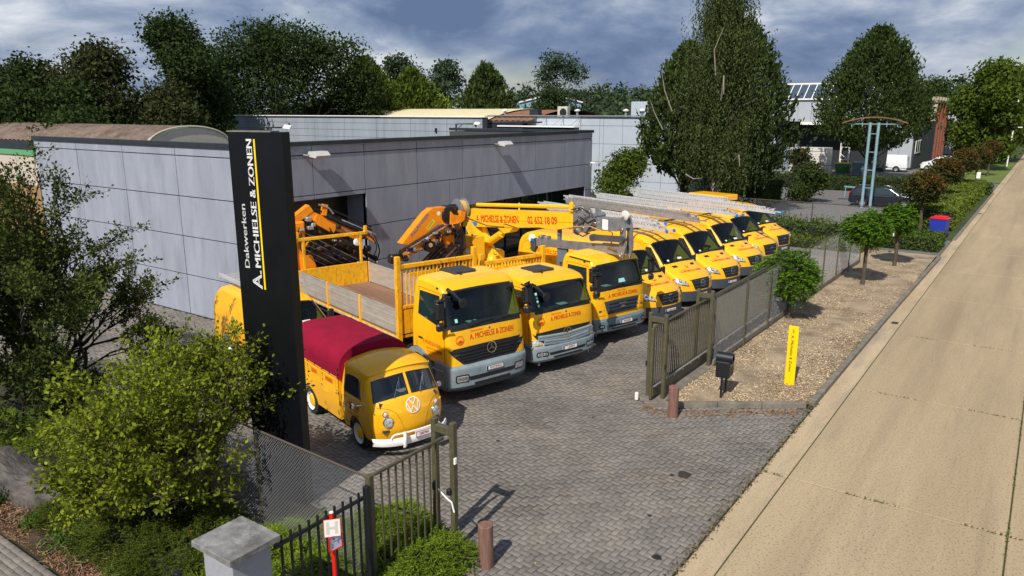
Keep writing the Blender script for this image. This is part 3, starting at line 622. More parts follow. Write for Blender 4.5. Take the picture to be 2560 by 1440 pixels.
    # door lettering
    L = MB(); g_ = sh.sidef(-.75 if not T else -.95, zb - .52, -1, .005)
    text(L, 'A. MICHIELSE & ZONEN', g_, .10, .86); text(L, 'Langestraat 146  3090 Overijse', lambda u, v: g_(u, v - .11), .045, .62); text(L, 'tel. 02 652 18 09', lambda u, v: g_(u, v - .2), .05, .55); L.build('door_lettering', RED, t)
    if A: L = MB(); text(L, '2528', sh.sidef(-.42, 1.28, -1, .006), .065, .26, bold=.006); L.build('model_badge', BLK, t)
    # bumper
    bt = {'A': [(.06, .36), (.13, .44), (.14, .92), (.04, 1.05), (-.08, 1.06), (-.62, 1.06)], 'T': [(.05, .40), (.12, .46), (.12, .80), (.03, .90), (-.08, .92), (-.60, .92)], 'M': [(.08, .45), (.13, .5), (.13, .80), (.06, .86), (-.08, .87), (-.60, .87)]}[kind]
    bs = Shell(bt, [(.3, w0 + .01), (1.1, w0 + .045)], r=.07, nose=(.16, 4, .6), crown=0, sill=bt[0][1], cr=.15, rear=4)
    bm = bs.body('bumper', BGR if not M_ else mat('blue_grey_bumper', (.115, .165, .205), .5, var=.15), t)
    bf_ = bs.front(1.5, .004); hz_ = (bt[1][1] + bt[2][1]) / 2
    bs.patch(MB(), [(.02, -.97), (.02, .97), (1.05, .99), (1.05, -.99)], .008, (4, 16)).build('bumper_skirt', BGD if A else BGR, t)
    bs.patch(MB(), [(1.34, -.50), (1.34, .50), (1.56, .52), (1.56, -.52)], .004, (3, 16), .0).build('air_intake', BLK, t)
    bs.patch(MB(), [(1.04, -.40), (1.04, .40), (1.20, .42), (1.20, -.42)], .010, (3, 16), .0).build('lower_intake', BLK, t)
    hy = {'A': .88, 'T': .88, 'M': .90}[kind]; hwd = {'A': .36, 'T': .36, 'M': .2}[kind]; hh = {'A': .20, 'T': .14, 'M': .11}[kind]
    for sg in (-1, 1):
        m_ = MB(); roundq(m_, lambda u, v: bs.front(1.5, .008)(u, v), sg * hy, -.0, hwd, hh, .05); ho = m_.build('headlight', BLK, t)
        m_ = MB(); roundq(m_, lambda u, v: bs.front(1.5, .012)(u, v), sg * hy, -.0, hwd - .07, hh - .06, .03); m_.build('lens', LENS, ho)
        for k in (-1, 0, 1):
            m_ = MB(); ring(m_, lambda u, v: bs.front(1.5, .016)(u + sg * hy + k * (hwd - .1) / 3, v), 0.0, min(hh, hwd) * .26, 14); m_.build('bulb_reflector', CHR, ho)
        if M_: m_ = MB(); roundq(m_, lambda u, v: bs.front(1.1, .01)(u, v), sg * 1.0, -.03, .13, .09, .01); m_.build('indicator', RED if sg > 0 else WHT, t)
    plate(t, bs.front(1.5, .004), .06 if not M_ else .1, {'A': .14, 'T': .06, 'M': .05}[kind], platetxt)
    # grille
    if A:
        gr = sh.patch(MB(), [(.05, -.60), (.05, .60), (1.55, .93), (1.55, -.93)], .012, (6, 10)); gr.build('grille', BLK, t)
        for k in range(5):
            tt = .25 + k * .26; w_ = .60 + (.33) * (tt / 1.5) - .08; MB().tube([sh.S(tt, v_, .03) for v_ in np.linspace(-w_, w_, 9)], .014, 5).build('grille_bar', BGD if 0 else BLK, t)
        for sg in (-1, 1): sh.patch(MB(), [(.15, sg * .64), (.15, sg * .92), (1.2, sg * .97), (1.2, sg * .86)], .016, (4, 4)).build('corner_panel', YEL, t)
        st_ = MB(); star(st_, (lambda f: lambda u, v: f(u + .03, v))(sh.front(1.15, .045)), .145); st_.build('badge', CHR, t)
    elif T:
        sh.patch(MB(), [(.05, -.62), (.05, .62), (1.35, .93), (1.35, -.93)], .010, (6, 10)).build('grille', BLK, t)
        for tt, w_ in ((.35, .66), (.95, .80)):
            m_ = MB(); 
            for h_ in (-.035, .035): m_.tube([tuple(Vector(sh.S(tt, v_, .026)) + Vector((0, 0, h_ - .05 * (1 - abs(v_ / w_)) * 1.4))) for v_ in np.linspace(-w_, w_, 13)], .042, 6)
            m_.build('grille_bar', BGR, t)
        for sg in (-1, 1):
            q_ = sh.patch(MB(), [(.1, sg * .70), (.1, sg * .93), (.9, sg * .97), (.75, sg * .76)], .022, (4, 4)); q_.build('fog_lamp', LENS, t)
        st_ = MB(); star(st_, sh.front(.95, .055), .155); st_.build('badge', CHR, t)
    else:
        sh.patch(MB(), [(.55, -.50), (.55, .50), (1.75, .62), (1.75, -.62)], .014, (6, 10)).build('grille', BGD, t)
        for k in range(4): MB().tube([sh.S(.7 + k * .28, v_, .03) for v_ in np.linspace(-.48, .54, 5)], .016, 5).build('grille_bar', mat('dark_blue_grille', (.02, .03, .045), .4), t)
        st_ = MB(); ff = sh.front(1.3, .05); text(st_, 'MAN', lambda u, v: ff(u, v + .02), .06, .3, bold=.008); st_.build('badge_lettering', CHR, t); st_ = MB(); poly(st_, ff, [(-.13, -.06), (-.02, -.02), (.04, -.03), (.13, -.05), (.0, -.1)]); st_.build('badge', CHR, t)
        for sg in (-1, 1): sh.patch(MB(), [(.5, sg * .60), (.5, sg * .84), (1.7, sg * .86), (1.7, sg * .68)], .012, (4, 4)).build('corner_panel', YEL, t)
    MB().lathe([(.001, .02), (.028, .02), (.03, 0)], 10, axis='x').build('nose_lock', CHR, t, sh.front(2.62 if not M_ else 1.1, .0)(.02, 0))
    # front wheels with grey fenders and steps
    fxw = {'A': -1.42, 'T': -1.15, 'M': -1.28}[kind]
    for sg in (-1, 1):
        wheel(t, fxw, sg * (w0 - .18), wh, .30, STL, sg)
        fr_ = .19; fd = MB(); prof = [(wh + .10, a) for a in range(-10, 191, 14)]
        G = [[(fxw + (wh + fr_) * math.cos(R(a)), sg * y, wh + (wh + fr_) * math.sin(R(a))) for y in (w0 - .42, w0 + .03)] for _, a in prof]; fd.grid(G)
        G = [[(fxw + q * math.cos(R(a)), sg * (w0 + .03), wh + q * math.sin(R(a))) for q in (wh + .05, wh + fr_)] for _, a in prof]; fd.grid(G); fd.build('fender', BGR, t)
        stp = MB().box((fxw + wh + .42, sg * (w0 - .10), .82), (.5, .3, .05), bev=.01).box((fxw + wh + .42, sg * (w0 - .08), .48), (.5, .3, .05), bev=.01).box((fxw + wh + .42, sg * (w0 - .22), .6), (.5, .04, .6)); stp.build('step', mat('tread_plate', (.3, .3, .3), .45, .6, var=.4, vs=30), t)
    # chassis
    LB = {'A': -8.9, 'T': -7.0, 'M': -8.2}[kind]
    ch = MB()
    for y in (-.42, .42): ch.box(((LB + xl + .6) / 2, y, .92), (xl + .6 - LB, .08, .26))
    ch.box((xl - .6, -.85, .72), (.9, .5, .5), bev=.05).box((xl - .6, .85, .72), (.9, .5, .5), bev=.05); ch.box((-.9, 0, .75), (1.4, 1.4, .5)); ch.build('chassis', BLK, t)
    for xr in ({'A': (-5.9, -7.25), 'T': (-5.0,), 'M': (-5.2,)}[kind]):
        for sg in (-1, 1): wheel(t, xr, sg * (w0 - .26), wh, .52, STL, sg)
    # flat bed
    if not M_:
        zf = 1.30 if A else 1.12; zs = zf + (.70 if A else .6); x0 = xl - (.62 if A else .12); x1 = LB + (.35 if A else .6); wb = 1.25 if A else 1.2
        fl = MB().box(((x0 + x1) / 2, 0, zf - .08), (x0 - x1, 2 * wb - .04, .07)); fl.build('bed_frame', YELD, t)
        WD = mat('bed_planks', (.20, .105, .065), .85, var=.2, vs=5, stretch=(.3, 4, 1), isl=.15, dirt=((.33, .2, .13), 3, .6))
        for k in range(12): y = -wb + .12 + k * (2 * wb - .24) / 11; MB().box(((x0 + x1) / 2, y, zf - .02), (x0 - x1 - .08, .205, .035), bev=.004).build('plank', WD, t)
        ns = 3
        for sg in (-1, 1):
            for k in range(ns):
                xa = x0 - .06 - k * (x0 - x1 - .06) / ns; xb = x0 - .06 - (k + 1) * (x0 - x1 - .06) / ns + .09
                MB().box(((xa + xb) / 2, sg * (wb - .02), (zf + zs) / 2), (xa - xb, .035, zs - zf - .03), bev=.008).box(((xa + xb) / 2, sg * (wb - .015), zs - .03), (xa - xb, .06, .03), bev=.01).box(((xa + xb) / 2, sg * wb, zf + (zs - zf) * .33), (xa - xb, .016, .012)).box(((xa + xb) / 2, sg * wb, zf + (zs - zf) * .66), (xa - xb, .016, .012)).build('drop_side', ALU, t)
                MB().box((xb - .045, sg * (wb + .005), (zf + zs) / 2 - .07), (.07, .06, zs - zf + .14), bev=.008).build('stake_post', YEL, t)
            MB().box(((x0 + x1) / 2, sg * (wb - .03), zf - .12), (x0 - x1, .05, .07), bev=.01).build('side_rail', mat('pale_rail', (.45, .38, .30), .6, var=.3, vs=3), t)
            MB().bar((x0 - .3, sg * (wb - .25), .75), (x1 + 2.6, sg * (wb - .25), .75), .03, .1).build('side_guard', ALU, t)
        # headboard
        zh = 3.30 if A else 2.98; hb = MB()
        for y in (-wb + .04, wb - .04): hb.box((x0 - .0, y, (zh + zf - .15) / 2), (.12, .13, zh - zf + .3), bev=.01)
        hb.box((x0, 0, zh - .20), (.09, 2 * wb - .2, .11), bev=.01).box((x0, 0, zf + .72), (.07, 2 * wb - .2, .09), bev=.01); hb.build('headboard_frame', YELD, t)
        for k in range(19):
            y = -wb + .18 + k * (2 * wb - .36) / 18; MB().box((x0, y, (zh - .25 + zf + .75) / 2), (.035, .035, zh - .25 - zf - .75)).build('bar', YELD, t)
        MB().box((x0 + .0, 0, zf + .34), (.03, 2 * wb - .2, .68)).build('headboard_panel', YELD, t)
        # tailboard and rear frame
        MB().box((x1 + .03, 0, zf + .34), (.05, 2 * wb - .12, .74), bev=.01).build('tailboard', YELD, t)
        if A:
            rf = MB(); zr2 = 2.98
            for y in (-1.02, 1.02): rf.box((x1 - .05, y, (zf + .7 + zr2) / 2), (.08, .08, zr2 - zf - .7), bev=.008); rf.bar((x1 - .05, y, zr2 - .28), (x1 - .05, y * .8, zr2 - .04), .05)
            rf.box((x1 - .05, 0, zr2), (.09, 2.5, .10), bev=.008)
            for y in (-1.22, 1.22): rf.box((x1 - .05, y, zr2 + .1), (.09, .1, .28), bev=.008)
            rf.build('ladder_gantry', YELD, t)
            for k in range(8): MB().bar((x1 + .4 + k * .03, -.35 + .02 * k, zf + .03 + k * .012), (x1 + 1.5, -.75 + .02 * k, zf + .06 + k * .012), .18, .03).build('slate_pack', mat('pale_sheet', (.52, .5, .46), .6, var=.2), t) if k in (0, 3, 6) else None
    return t, sh

def rot2(p, a, o=(0, 0)):
    c, s = math.cos(a), math.sin(a); x, y = p[0] - o[0], p[1] - o[1]; return (o[0] + c * x - s * y, o[1] + s * x + c * y)
# ---------------------------------------------------------------- the three trucks
tA, _ = truck('A', (-10.80, 14.28), 'yellow flatbed truck parked beside the small pickup, black grille and plate reading ROOFING', 'ROOFING')
tT, _ = truck('T', (-10.30, 17.10), 'middle yellow truck with grey curved grille bars and plate reading LEIEN', 'LEIEN')
tM, _ = truck('M', (-10.25, 20.33), 'yellow truck carrying the long lettered boom, square grille and plate reading PANNEN', 'PANNEN')
BLG = mat('black_gloss_steel', (.022, .022, .026), .28, .4, var=.3); BRN = mat('greasy_steel', (.075, .035, .02), .55, .3, var=.4, vs=5)
BLUD = mat('blue_decal', (.02, .22, .6), .5)
# crane A, folded crosswise behind the gantry
X = -9.25
cr = MB().box((X, -.92, 2.3), (.42, .42, 2.4), bev=.06).box((X, 0, 1.15), (.6, 2.3, .4), bev=.05).box((X, -.75, 1.9), (.5, .5, .9), bev=.08); cr = cr.build('loader_crane', ORG, tA)
for nm, m, seq in (
    ('boom', ORG, [((X, -.55, 3.72), (X, 1.35, 2.70), .26, .26), ((X, -1.0, 3.55), (X, -.45, 3.9), .3, .24), ((X + .05, -.35, 3.55), (X + .05, .35, 3.1), .26, .3), ((X + .1, -.02, 3.62), (X + .1, .06, 3.98), .16, .16), ((X - .1, 1.2, 3.0), (X - .1, 1.9, 2.55), .3, .14)]),
    ('outer_boom', BRN, [((X + .02, .35, 2.9), (X + .02, 1.95, 1.85), .2, .13), ((X + .02, .1, 2.85), (X + .02, 1.6, 1.85), .2, .10)]),
    ('extension', BLG, [((X + .05, -.75, 3.02 - k * .19), (X + .05, 1.30 - k * .24, 1.80 - k * .05), .22, .13) for k in range(5)]),
    ('slide_rail', BLG, [((X + .12, -.3, 3.85), (X + .12, 1.75, 2.95), .06, .06), ((X - .12, .0, 3.95), (X - .12, 1.85, 3.02), .05, .05)])):
    for i, (a, b, w, h) in enumerate(seq): MB().bar(a, b, w, h, up=(1, 0, 0) if 0 else (0, 0, 1)).build(nm, m, cr)
MB().tube([(X + .15, .05, 3.6), (X + .15, 1.3, 2.95)], .075, 10).build('hydraulic_cylinder', BLG, cr); MB().tube([(X + .16, .6, 3.42), (X + .16, 1.9, 2.78)], .028, 8).build('piston_rod', CHR, cr)
for k, pts in enumerate([[(-.9, 3.1), (-.95, 2.6), (-.7, 2.4), (-.45, 2.8), (-.5, 3.2), (-.75, 3.25)], [(.1, 3.2), (.35, 2.7), (.1, 2.55), (-.25, 2.75)], [(1.5, 2.9), (1.85, 2.4), (1.6, 1.9)], [(1.75, 2.8), (1.95, 2.2), (1.7, 1.75)], [(-.95, 3.3), (-1.15, 2.6), (-1.1, 1.9)]]):
    P = [(X + .26, y, z) for y, z in pts]; Q = []
    for i in range(len(P) - 1):
        for u in (0, .33, .66): a, b, c_, d_ = P[max(i - 1, 0)], P[i], P[i + 1], P[min(i + 2, len(P) - 1)]; Q.append(tuple(.5 * (2 * b[j] + (c_[j] - a[j]) * u + (2 * a[j] - 5 * b[j] + 4 * c_[j] - d_[j]) * u * u + (3 * b[j] - a[j] - 3 * c_[j] + d_[j]) * u ** 3) for j in range(3)))
    MB().tube(Q + [P[-1]], .022, 6).build('hose', BLK, cr)
MB().lathe([(.001, .1), (.1, .09), (.13, .04), (.13, 0), (.001, 0)], 18, (X + .3, 1.05, 2.62), 'x').build('work_lamp', WHT, cr)
for y, z, s_ in ((-.6, 3.55, .12), (.45, 3.2, .1), (1.5, 2.35, .14), (1.75, 2.0, .1), (-.3, 2.5, .12), (-.45, 3.35, .1), (1.35, 2.75, .09)): MB().box((X + .2, y, z), (.2, s_ * 1.6, s_ * 1.3), bev=.03).build('valve_block', BLG if z < 3.3 else STL, cr)
d_ = MB(); text(d_, 'PALFINGER', flat((X + .135, .85, 2.93), (0, 1.9, -1.02), (0, 1.02, 1.9)), .09, .55, bold=.006); d_.build('lettering', BLUD, cr)
d_ = MB(); poly(d_, flat((X + .256, -.72, 1.95), (0, 1, 0), (0, 0, 1)), [(-.1, -.06), (.12, -.06), (.12, .0), (-.1, .0)]); d_.build('decal', PLT, cr)
for k in range(5): MB().tube([(X + .18, -.72, 3.10 - k * .19), (X + .18, 1.28 - k * .24, 1.88 - k * .05)], .012, 5).build('edge_highlight', STL, cr)  # thin pale tubes added as highlights along the dark extension edges
for k in range(2): MB().bar((X + .08, -.6, 3.25 - k * .3), (X + .08, 1.5 - k * .2, 2.15 - k * .25), .14, .08).build('extension', BRN, cr)
MB().prism([(-.98, 1.45), (-.62, 1.45), (-.45, 1.9), (-.60, 2.35), (-.95, 2.4)], 'x', X + .1, X + .34).build('crane_base', ORG, cr)
MB().tube([(X + .2, -.2, 4.0), (X + .2, .15, 3.85), (X + .2, .3, 3.65)], .03, 6).build('bracket', STL, cr)
qr = random.Random(4)
for k in range(22):
    y = qr.uniform(-.9, 1.9); z = 3.45 - (y + .9) * .42 - qr.uniform(0, .75); MB().box((X + .22 + qr.uniform(0, .08), y, z), (qr.uniform(.08, .2), qr.uniform(.06, .2), qr.uniform(.05, .16)), bev=.015).build('fitting', qr.choice([BLG, BLG, BRN, STL]), cr)
for k in range(7):
    y = qr.uniform(-.8, .9); MB().tube([(X + .3, y, 3.5 - (y + .9) * .4), (X + .33, y + .3, 3.15 - (y + .9) * .45), (X + .3, y + .75, 3.0 - (y + .9) * .45)], .017, 5).build('hose', BLK, cr)
# crane B behind the middle truck
X = -7.25
cr = MB().box((X, .95, 2.0), (.46, .46, 2.0), bev=.06).box((X, 0, 1.1), (.6, 2.2, .35), bev=.05).build('loader_crane', ORG, tT)
b_ = MB(); b_.prism([(-.92, 2.68), (-.55, 2.60), (.50, 3.20), (.98, 3.14), (1.15, 3.45), (.95, 3.78), (.30, 3.77), (.05, 3.62)], 'x', X - .17, X + .17); b_.build('boom', ORG, cr)
b_ = MB(); b_.bar((X + .26, -1.15, 2.22), (X + .26, .75, 3.02), .16, .24); b_.bar((X + .26, .7, 2.98), (X + .26, 1.35, 3.12), .2, .26); b_.prism([(.95, 3.15), (1.25, 3.1), (1.55, 3.3), (1.6, 3.55), (1.4, 3.62), (1.38, 3.45), (1.1, 3.5), (.98, 3.62)], 'x', X + .1, X + .3); b_.build('outer_boom', ORG, cr)
MB().bar((X + .30, -1.1, 2.45), (X + .30, .65, 3.17), .10, .10).build('slide_rail', BRN, cr); MB().tube([(X + .38, -.9, 2.5), (X + .38, .8, 3.2)], .025, 8).build('piston_rod', CHR, cr)
MB().lathe([(.001, -.24), (.3, -.24), (.33, -.18), (.33, .18), (.3, .24), (.001, .24)], 20, (X, 1.0, 3.48), 'x').build('knuckle_joint', BLG, cr)
MB().lathe([(.001, -.1), (.2, -.1), (.2, .1), (.001, .1)], 18, (X + .38, .02, 2.52), 'x').build('hose_reel', BLG, cr); MB().lathe([(.001, .02), (.075, .02), (.075, 0)], 14, (X + .48, .0, 2.58), 'x').build('reel_cap', mat('tan_plastic', (.55, .3, .12), .5), cr)
for k in range(6): MB().tube([(X + .12 + k * .03, -.35 + k * .16, 1.75 - k * .02), (X + .12 + k * .03, .92 + k * .07, 2.72 - k * .10)], .07, 8).build('extension', BLG if k % 2 else BRN, cr)
for k, (y, z) in enumerate([(.45, 2.55), (1.05, 2.9), (1.25, 2.75), (1.3, 2.35), (.75, 2.9), (-.95, 2.25), (-1.15, 2.35)]): MB().box((X + .34, y, z), (.14, .2, .17), bev=.03).build('valve_block', BLG, cr)
for k in range(4): MB().tube([(X + .4, 1.0 + k * .07, 3.2), (X + .44, 1.25 + k * .06, 2.8), (X + .4, 1.3 + k * .07, 2.3), (X + .3, 1.2, 1.9)], .022, 5).build('hose', BLK, cr)
MB().box((X + .1, -1.25, 2.2), (.3, .3, .3), bev=.05).build('boom_head', BLG, cr)
d_ = MB(); f_ = flat((X + .175, -.18, 3.22), (0, 1, 1.02), (0, -1.02, 1)); text(d_, 'PALFINGER', f_, .11, .95, bold=.006); d_.build('lettering', BLUD, cr)
d_ = MB(); f_ = flat((X + .173, .22, 3.22), (0, 1, .98), (0, -.98, 1)); poly(d_, f_, [(-.2, -.07), (.2, -.07), (.2, .07), (-.2, .07)]); o_ = d_.build('decal', mat('yellow_decal', (.7, .6, .03), .5), cr)
d_ = MB(); text(d_, 'Luyckx', flat((X + .178, .22, 3.22), (0, 1, .98), (0, -.98, 1)), .06, .3); d_.build('decal_lettering', BLK, cr)
d_ = MB(); ring(d_, flat((X + .175, .55, 3.58), (0, 1, 0), (0, 0, 1)), .0, .075, 16); d_.build('badge', PLT, cr)
for k in range(20):
    u = qr.uniform(0, 1); y = -1.0 + 2.3 * u; z = 2.25 + .95 * u + qr.uniform(-.12, .22); MB().box((X + .36 + qr.uniform(0, .06), y, z), (qr.uniform(.06, .14), qr.uniform(.06, .18), qr.uniform(.04, .12)), bev=.012).build('fitting', qr.choice([BLG, BLG, BRN, STL]), cr)
for k in range(6):
    u = qr.uniform(0, .8); y = -1.0 + 2.3 * u; z = 2.4 + .95 * u; MB().tube([(X + .42, y, z), (X + .46, y + .2, z - .12), (X + .42, y + .5, z + .12)], .016, 5).build('hose', BLK, cr)
# crane C: long yellow boom over the third truck
K = MB()
K.box((-7.1, 0, 1.45), (1.0, 1.3, .9), bev=.08).prism([(-8.1, 2.9), (-7.55, 2.9), (-6.5, 1.75), (-7.2, 1.6)], 'y', -.24, .24).box((-7.2, 0, 1.05), (1.6, 2.2, .25), bev=.04)
cr = K.build('boom_crane', YELM, tM)
z0, z1 = 3.02, 3.58
K = MB(); K.add([(-8.2, -.2, z0 - .34), (-8.2, .2, z0 - .34), (-8.0, .2, z0 + .36), (-8.0, -.2, z0 + .36), (-2.0, -.2, z1 - .26), (-2.0, .2, z1 - .26), (-2.0, .2, z1 + .27), (-2.0, -.2, z1 + .27)], [(0, 3, 2, 1), (4, 5, 6, 7), (0, 4, 7, 3), (1, 2, 6, 5), (3, 7, 6, 2), (0, 1, 5, 4)])
bo = recalc(K.build('main_boom', YELM, cr))
sl = (z1 - z0) / 6.1
MB().bar((-8.1, -.205, z0 - .02), (-2.0, -.205, z1 - .02), .012, .05).build('rib', YELM, bo)
MB().tube([(-7.5, 0, z0 + .55), (-2.1, 0, z1 + .42)], .07, 10).tube([(-5.0, 0, z0 + .3), (-5.0, 0, z0 + .85)], .03, 6).build('luffing_tube', YELM, cr)
d_ = MB(); f_ = flat((-6.05, -.212, z0 + .21), (1, 0, sl), (-sl, 0, 1)); text(d_, 'A. MICHIELSE & ZONEN', lambda u, v: f_(u, v - .15), .27, 2.5, bold=.012); d_.build('lettering', mat('bright_red_lettering', (.75, .05, .01), .5), bo); d_ = MB(); f_ = flat((-3.55, -.212, z0 + .43), (1, 0, sl), (-sl, 0, 1)); text(d_, '02 652 18 09', lambda u, v: f_(u, v - .14), .26, 1.5, bold=.012); d_.build('lettering', mat('bright_red_lettering', (.75, .05, .01), .5), bo)
d_ = MB(); f_ = flat((-7.55, -.213, z0 - .18), (1, 0, sl), (-sl, 0, 1)); poly(d_, f_, [(-.25, -.05), (.3, -.05), (.3, .09), (-.25, .09)]); d_.build('decal', BLUD, bo)
K = MB(); K.lathe([(.001, -.2), (.36, -.2), (.36, -.16), (.2, -.16), (.2, .12), (.36, .12), (.36, .16), (.001, .16)], 26, (-7.95, -.45, z0 + .42), 'y'); K.build('winch_drum', STL, cr)
MB().lathe([(.2, -.15), (.285, -.15), (.285, .11), (.2, .11)], 24, (-7.95, -.45, z0 + .42), 'y').build('rope_coil', mat('rope', (.55, .36, .10), .8, var=.2, vs=30, stretch=(1, 8, 1)), cr)
MB().lathe([(.001, -.45), (.13, -.45), (.17, -.38), (.17, -.1), (.001, -.1)], 18, (-7.95, -.6, z0 + .42), 'y').build('winch_motor', BLG, cr)
K = MB().tube([(-6.95, -.05, 2.12), (-5.95, -.05, 2.66)], .14, 12).tube([(-6.0, -.05, 2.63), (-5.5, -.05, 2.93)], .085, 10); K.build('lift_cylinder', YELM, cr)
MB().prism([(-6.1, 2.92), (-5.1, 3.02), (-5.35, 2.8), (-5.65, 2.72)], 'y', -.18, .18).build('cylinder_bracket', YELM, cr)
MB().box((-6.75, -.72, 2.15), (.62, .55, .85), bev=.02).build('control_cabinet', YELM, cr); MB().lathe([(.04, 0), (.04, .05), (.001, .07)], 10, (-6.75, -.8, 2.57), 'z').build('warning_light', mat('red_lamp', (.6, .02, .02), .3), cr); MB().box((-6.75, -1.0, 1.95), (.22, .01, .26)).build('notice', PLT, cr)
K = MB().lathe([(.24, 0), (.24, .12), (.2, .16), (.15, .34), (.09, .36), (.08, .5), (.001, .5)], 20, (-6.0, -.45, 1.55), 'z').box((-6.0, 0, 1.45), (.7, 1.8, .2), bev=.03); K.build('slewing_gear', YELM, cr)
K = MB().bar((-7.4, .1, 2.9), (-6.6, .1, 1.75), .12, .24); K.build('back_strut', YELM, cr)
GJ = mat('grey_jib_steel', (.30, .31, .33), .42, .55, var=.18, vs=5, dirt=((.12, .11, .1), 6, .4)); DG = mat('dark_jib_steel', (.10, .11, .12), .45, .4, var=.2)
K = MB()
for y in (-.2, .2): K.prism([(-2.02, 3.2), (-1.8, 3.15), (-1.62, 3.35), (-1.5, 3.75), (-1.78, 4.12), (-1.95, 4.1), (-2.02, 3.8)], 'y', y - .02, y + .02); K.prism([(-1.62, 3.3), (-1.4, 3.3), (-1.0, 3.75), (-1.25, 4.1), (-1.4, 4.02), (-1.38, 3.7)], 'y', y - .05, y - .02)
K.tube([(-1.85, -.25, 3.3), (-1.85, .25, 3.3)], .09, 12).tube([(-1.55, -.25, 3.35), (-1.55, .25, 3.35)], .09, 12).tube([(-1.1, -.25, 3.85), (-1.1, .25, 3.85)], .08, 12).tube([(-1.75, -.26, 3.8), (-1.75, .26, 3.8)], .04, 12); K.build('knuckle_joint', GJ, cr)
MB().prism([(-2.16, 3.9), (-1.98, 3.9), (-2.0, 4.15), (-2.08, 4.2), (-2.14, 4.15)], 'y', -.28, -.22).build('rope_guide', YELM, cr)
K = MB(); K.prism([(-1.4, 3.36), (-.15, 3.46), (.12, 3.58), (.02, 3.86), (-1.05, 3.80), (-1.3, 3.6)], 'y', -.17, .17); K.build('upper_jib', GJ, cr)
MB().bar((-1.15, -.2, 3.16), (.1, -.2, 3.26), .12, .18).build('jib_cylinder', DG, cr); K = MB(); [MB().lathe([(.001, -.08), (.11, -.08), (.11, .08), (.001, .08)], 18, (x_, -.2, z_), 'y').build('pivot', DG, cr) for x_, z_ in ((-1.1, 3.16), (.12, 3.26))]
K = MB()
for y in (-.16, .16): K.prism([(-.02, 2.72), (.14, 2.66), (.24, 3.0), (.2, 3.6), (.1, 3.95), (.0, 3.9)], 'y', y - .02, y + .02)
K.build('jib_head', GJ, cr); MB().lathe([(.001, -.03), (.13, -.03), (.15, -.02), (.12, 0), (.15, .02), (.13, .03), (.001, .03)], 20, (.06, -.05, 3.96), 'y').build('pulley', mat('off_white_nylon', (.6, .58, .55), .5, var=.1), cr)
K = MB(); K.bar((-3.95, 0, 2.62), (.05, 0, 2.90), .2, .25); K.build('folded_jib', GJ, cr); MB().prism([(-.9, 2.72), (.1, 2.74), (.1, 3.1), (-.75, 3.04), (-1.1, 2.8)], 'y', -.115, -.1).build('gusset_plate', GJ, cr)
for (x_, z_, r_) in ((-1.85, 3.3, .07), (-1.85, 3.95, .05), (-1.55, 3.4, .06), (-1.3, 3.95, .06), (-1.05, 3.6, .07), (-1.75, 3.62, .05), (.12, 2.8, .05), (.1, 3.55, .06)): MB().lathe([(.001, -.03), (r_, -.025), (r_, .02), (.001, .02)], 14, (x_, -.24, z_), 'y').build('pivot_pin', CHR, cr)
for pts in ([(-1.95, 3.5), (-1.6, 3.75), (-1.3, 3.6), (-1.0, 3.75)], [(-1.9, 3.25), (-1.5, 3.15), (-1.2, 3.3)], [(-2.05, 3.95), (-1.6, 4.05), (-1.2, 3.9)]): MB().tube([(a, -.27, b) for a, b in pts], .02, 6).build('hose', BLK, cr)
MB().tube([(-1.75, -.22, 3.5), (-1.2, -.22, 3.85)], .055, 10).build('link_cylinder', DG, cr)
MB().box((-.62, -.185, 3.62), (.24, .012, .32), bev=.002).build('jib_label', PLT, cr)
K = MB().lathe([(.001, -.04), (.15, -.04), (.15, .04), (.001, .04)], 18, (-4.25, -.03, 2.72), 'y'); K.build('pulley', PLT, cr)
K = MB().prism([(-4.3, 2.62), (-4.05, 2.75), (-4.0, 2.45), (-4.1, 2.25), (-4.25, 2.3)], 'y', -.09, .03); K.build('hook_block', DG, cr); MB().box((-4.15, -.11, 2.68), (.14, .03, .1)).build('hook_clip', BLU2, cr)
K = MB(); [K.box((-3.75 + k * .28, -.02, 2.70), (.16, .26, .38), bev=.03) for k in (0, 1)]; K.build('jib_clamp', GJ, cr)
MB().tube([(-7.9, -.3, 3.15), (-6.6, -.24, 2.93), (-5.6, -.24, 3.0), (-5.55, -.24, 3.12), (-4.8, -.24, 3.05), (-3.7, -.24, 3.2), (-2.9, -.24, 3.18), (-2.0, -.24, 3.4), (-1.2, -.24, 3.5), (-.7, -.24, 3.42)], .014, 5).build('hose', mat('orange_hose', (.7, .35, .06), .5), cr)
MB().tube([(-.45, -.2, 3.45), (-.25, -.24, 3.42), (-.3, -.22, 3.1), (-.5, -.2, 2.98), (-.1, -.2, 2.92)], .022, 5).build('hose', mat('brown_hose', (.2, .12, .08), .5), cr)
MB().box((-2.88, 0, 2.1), (.13, .11, 2.3), bev=.01).box((-2.65, 0, 2.35), (.35, .1, .5), bev=.01).build('boom_rest', mat('blue_grey_post', (.12, .16, .20), .5, var=.1), tM)
MB().box((-4.9, 0, 1.05), (6.4, 2.2, .18), bev=.02).build('deck', YELD, tM)
MB().box((-2.3, .3, 1.6), (.35, 1.3, .9), bev=.04).build('rear_equipment', BLK, tM)

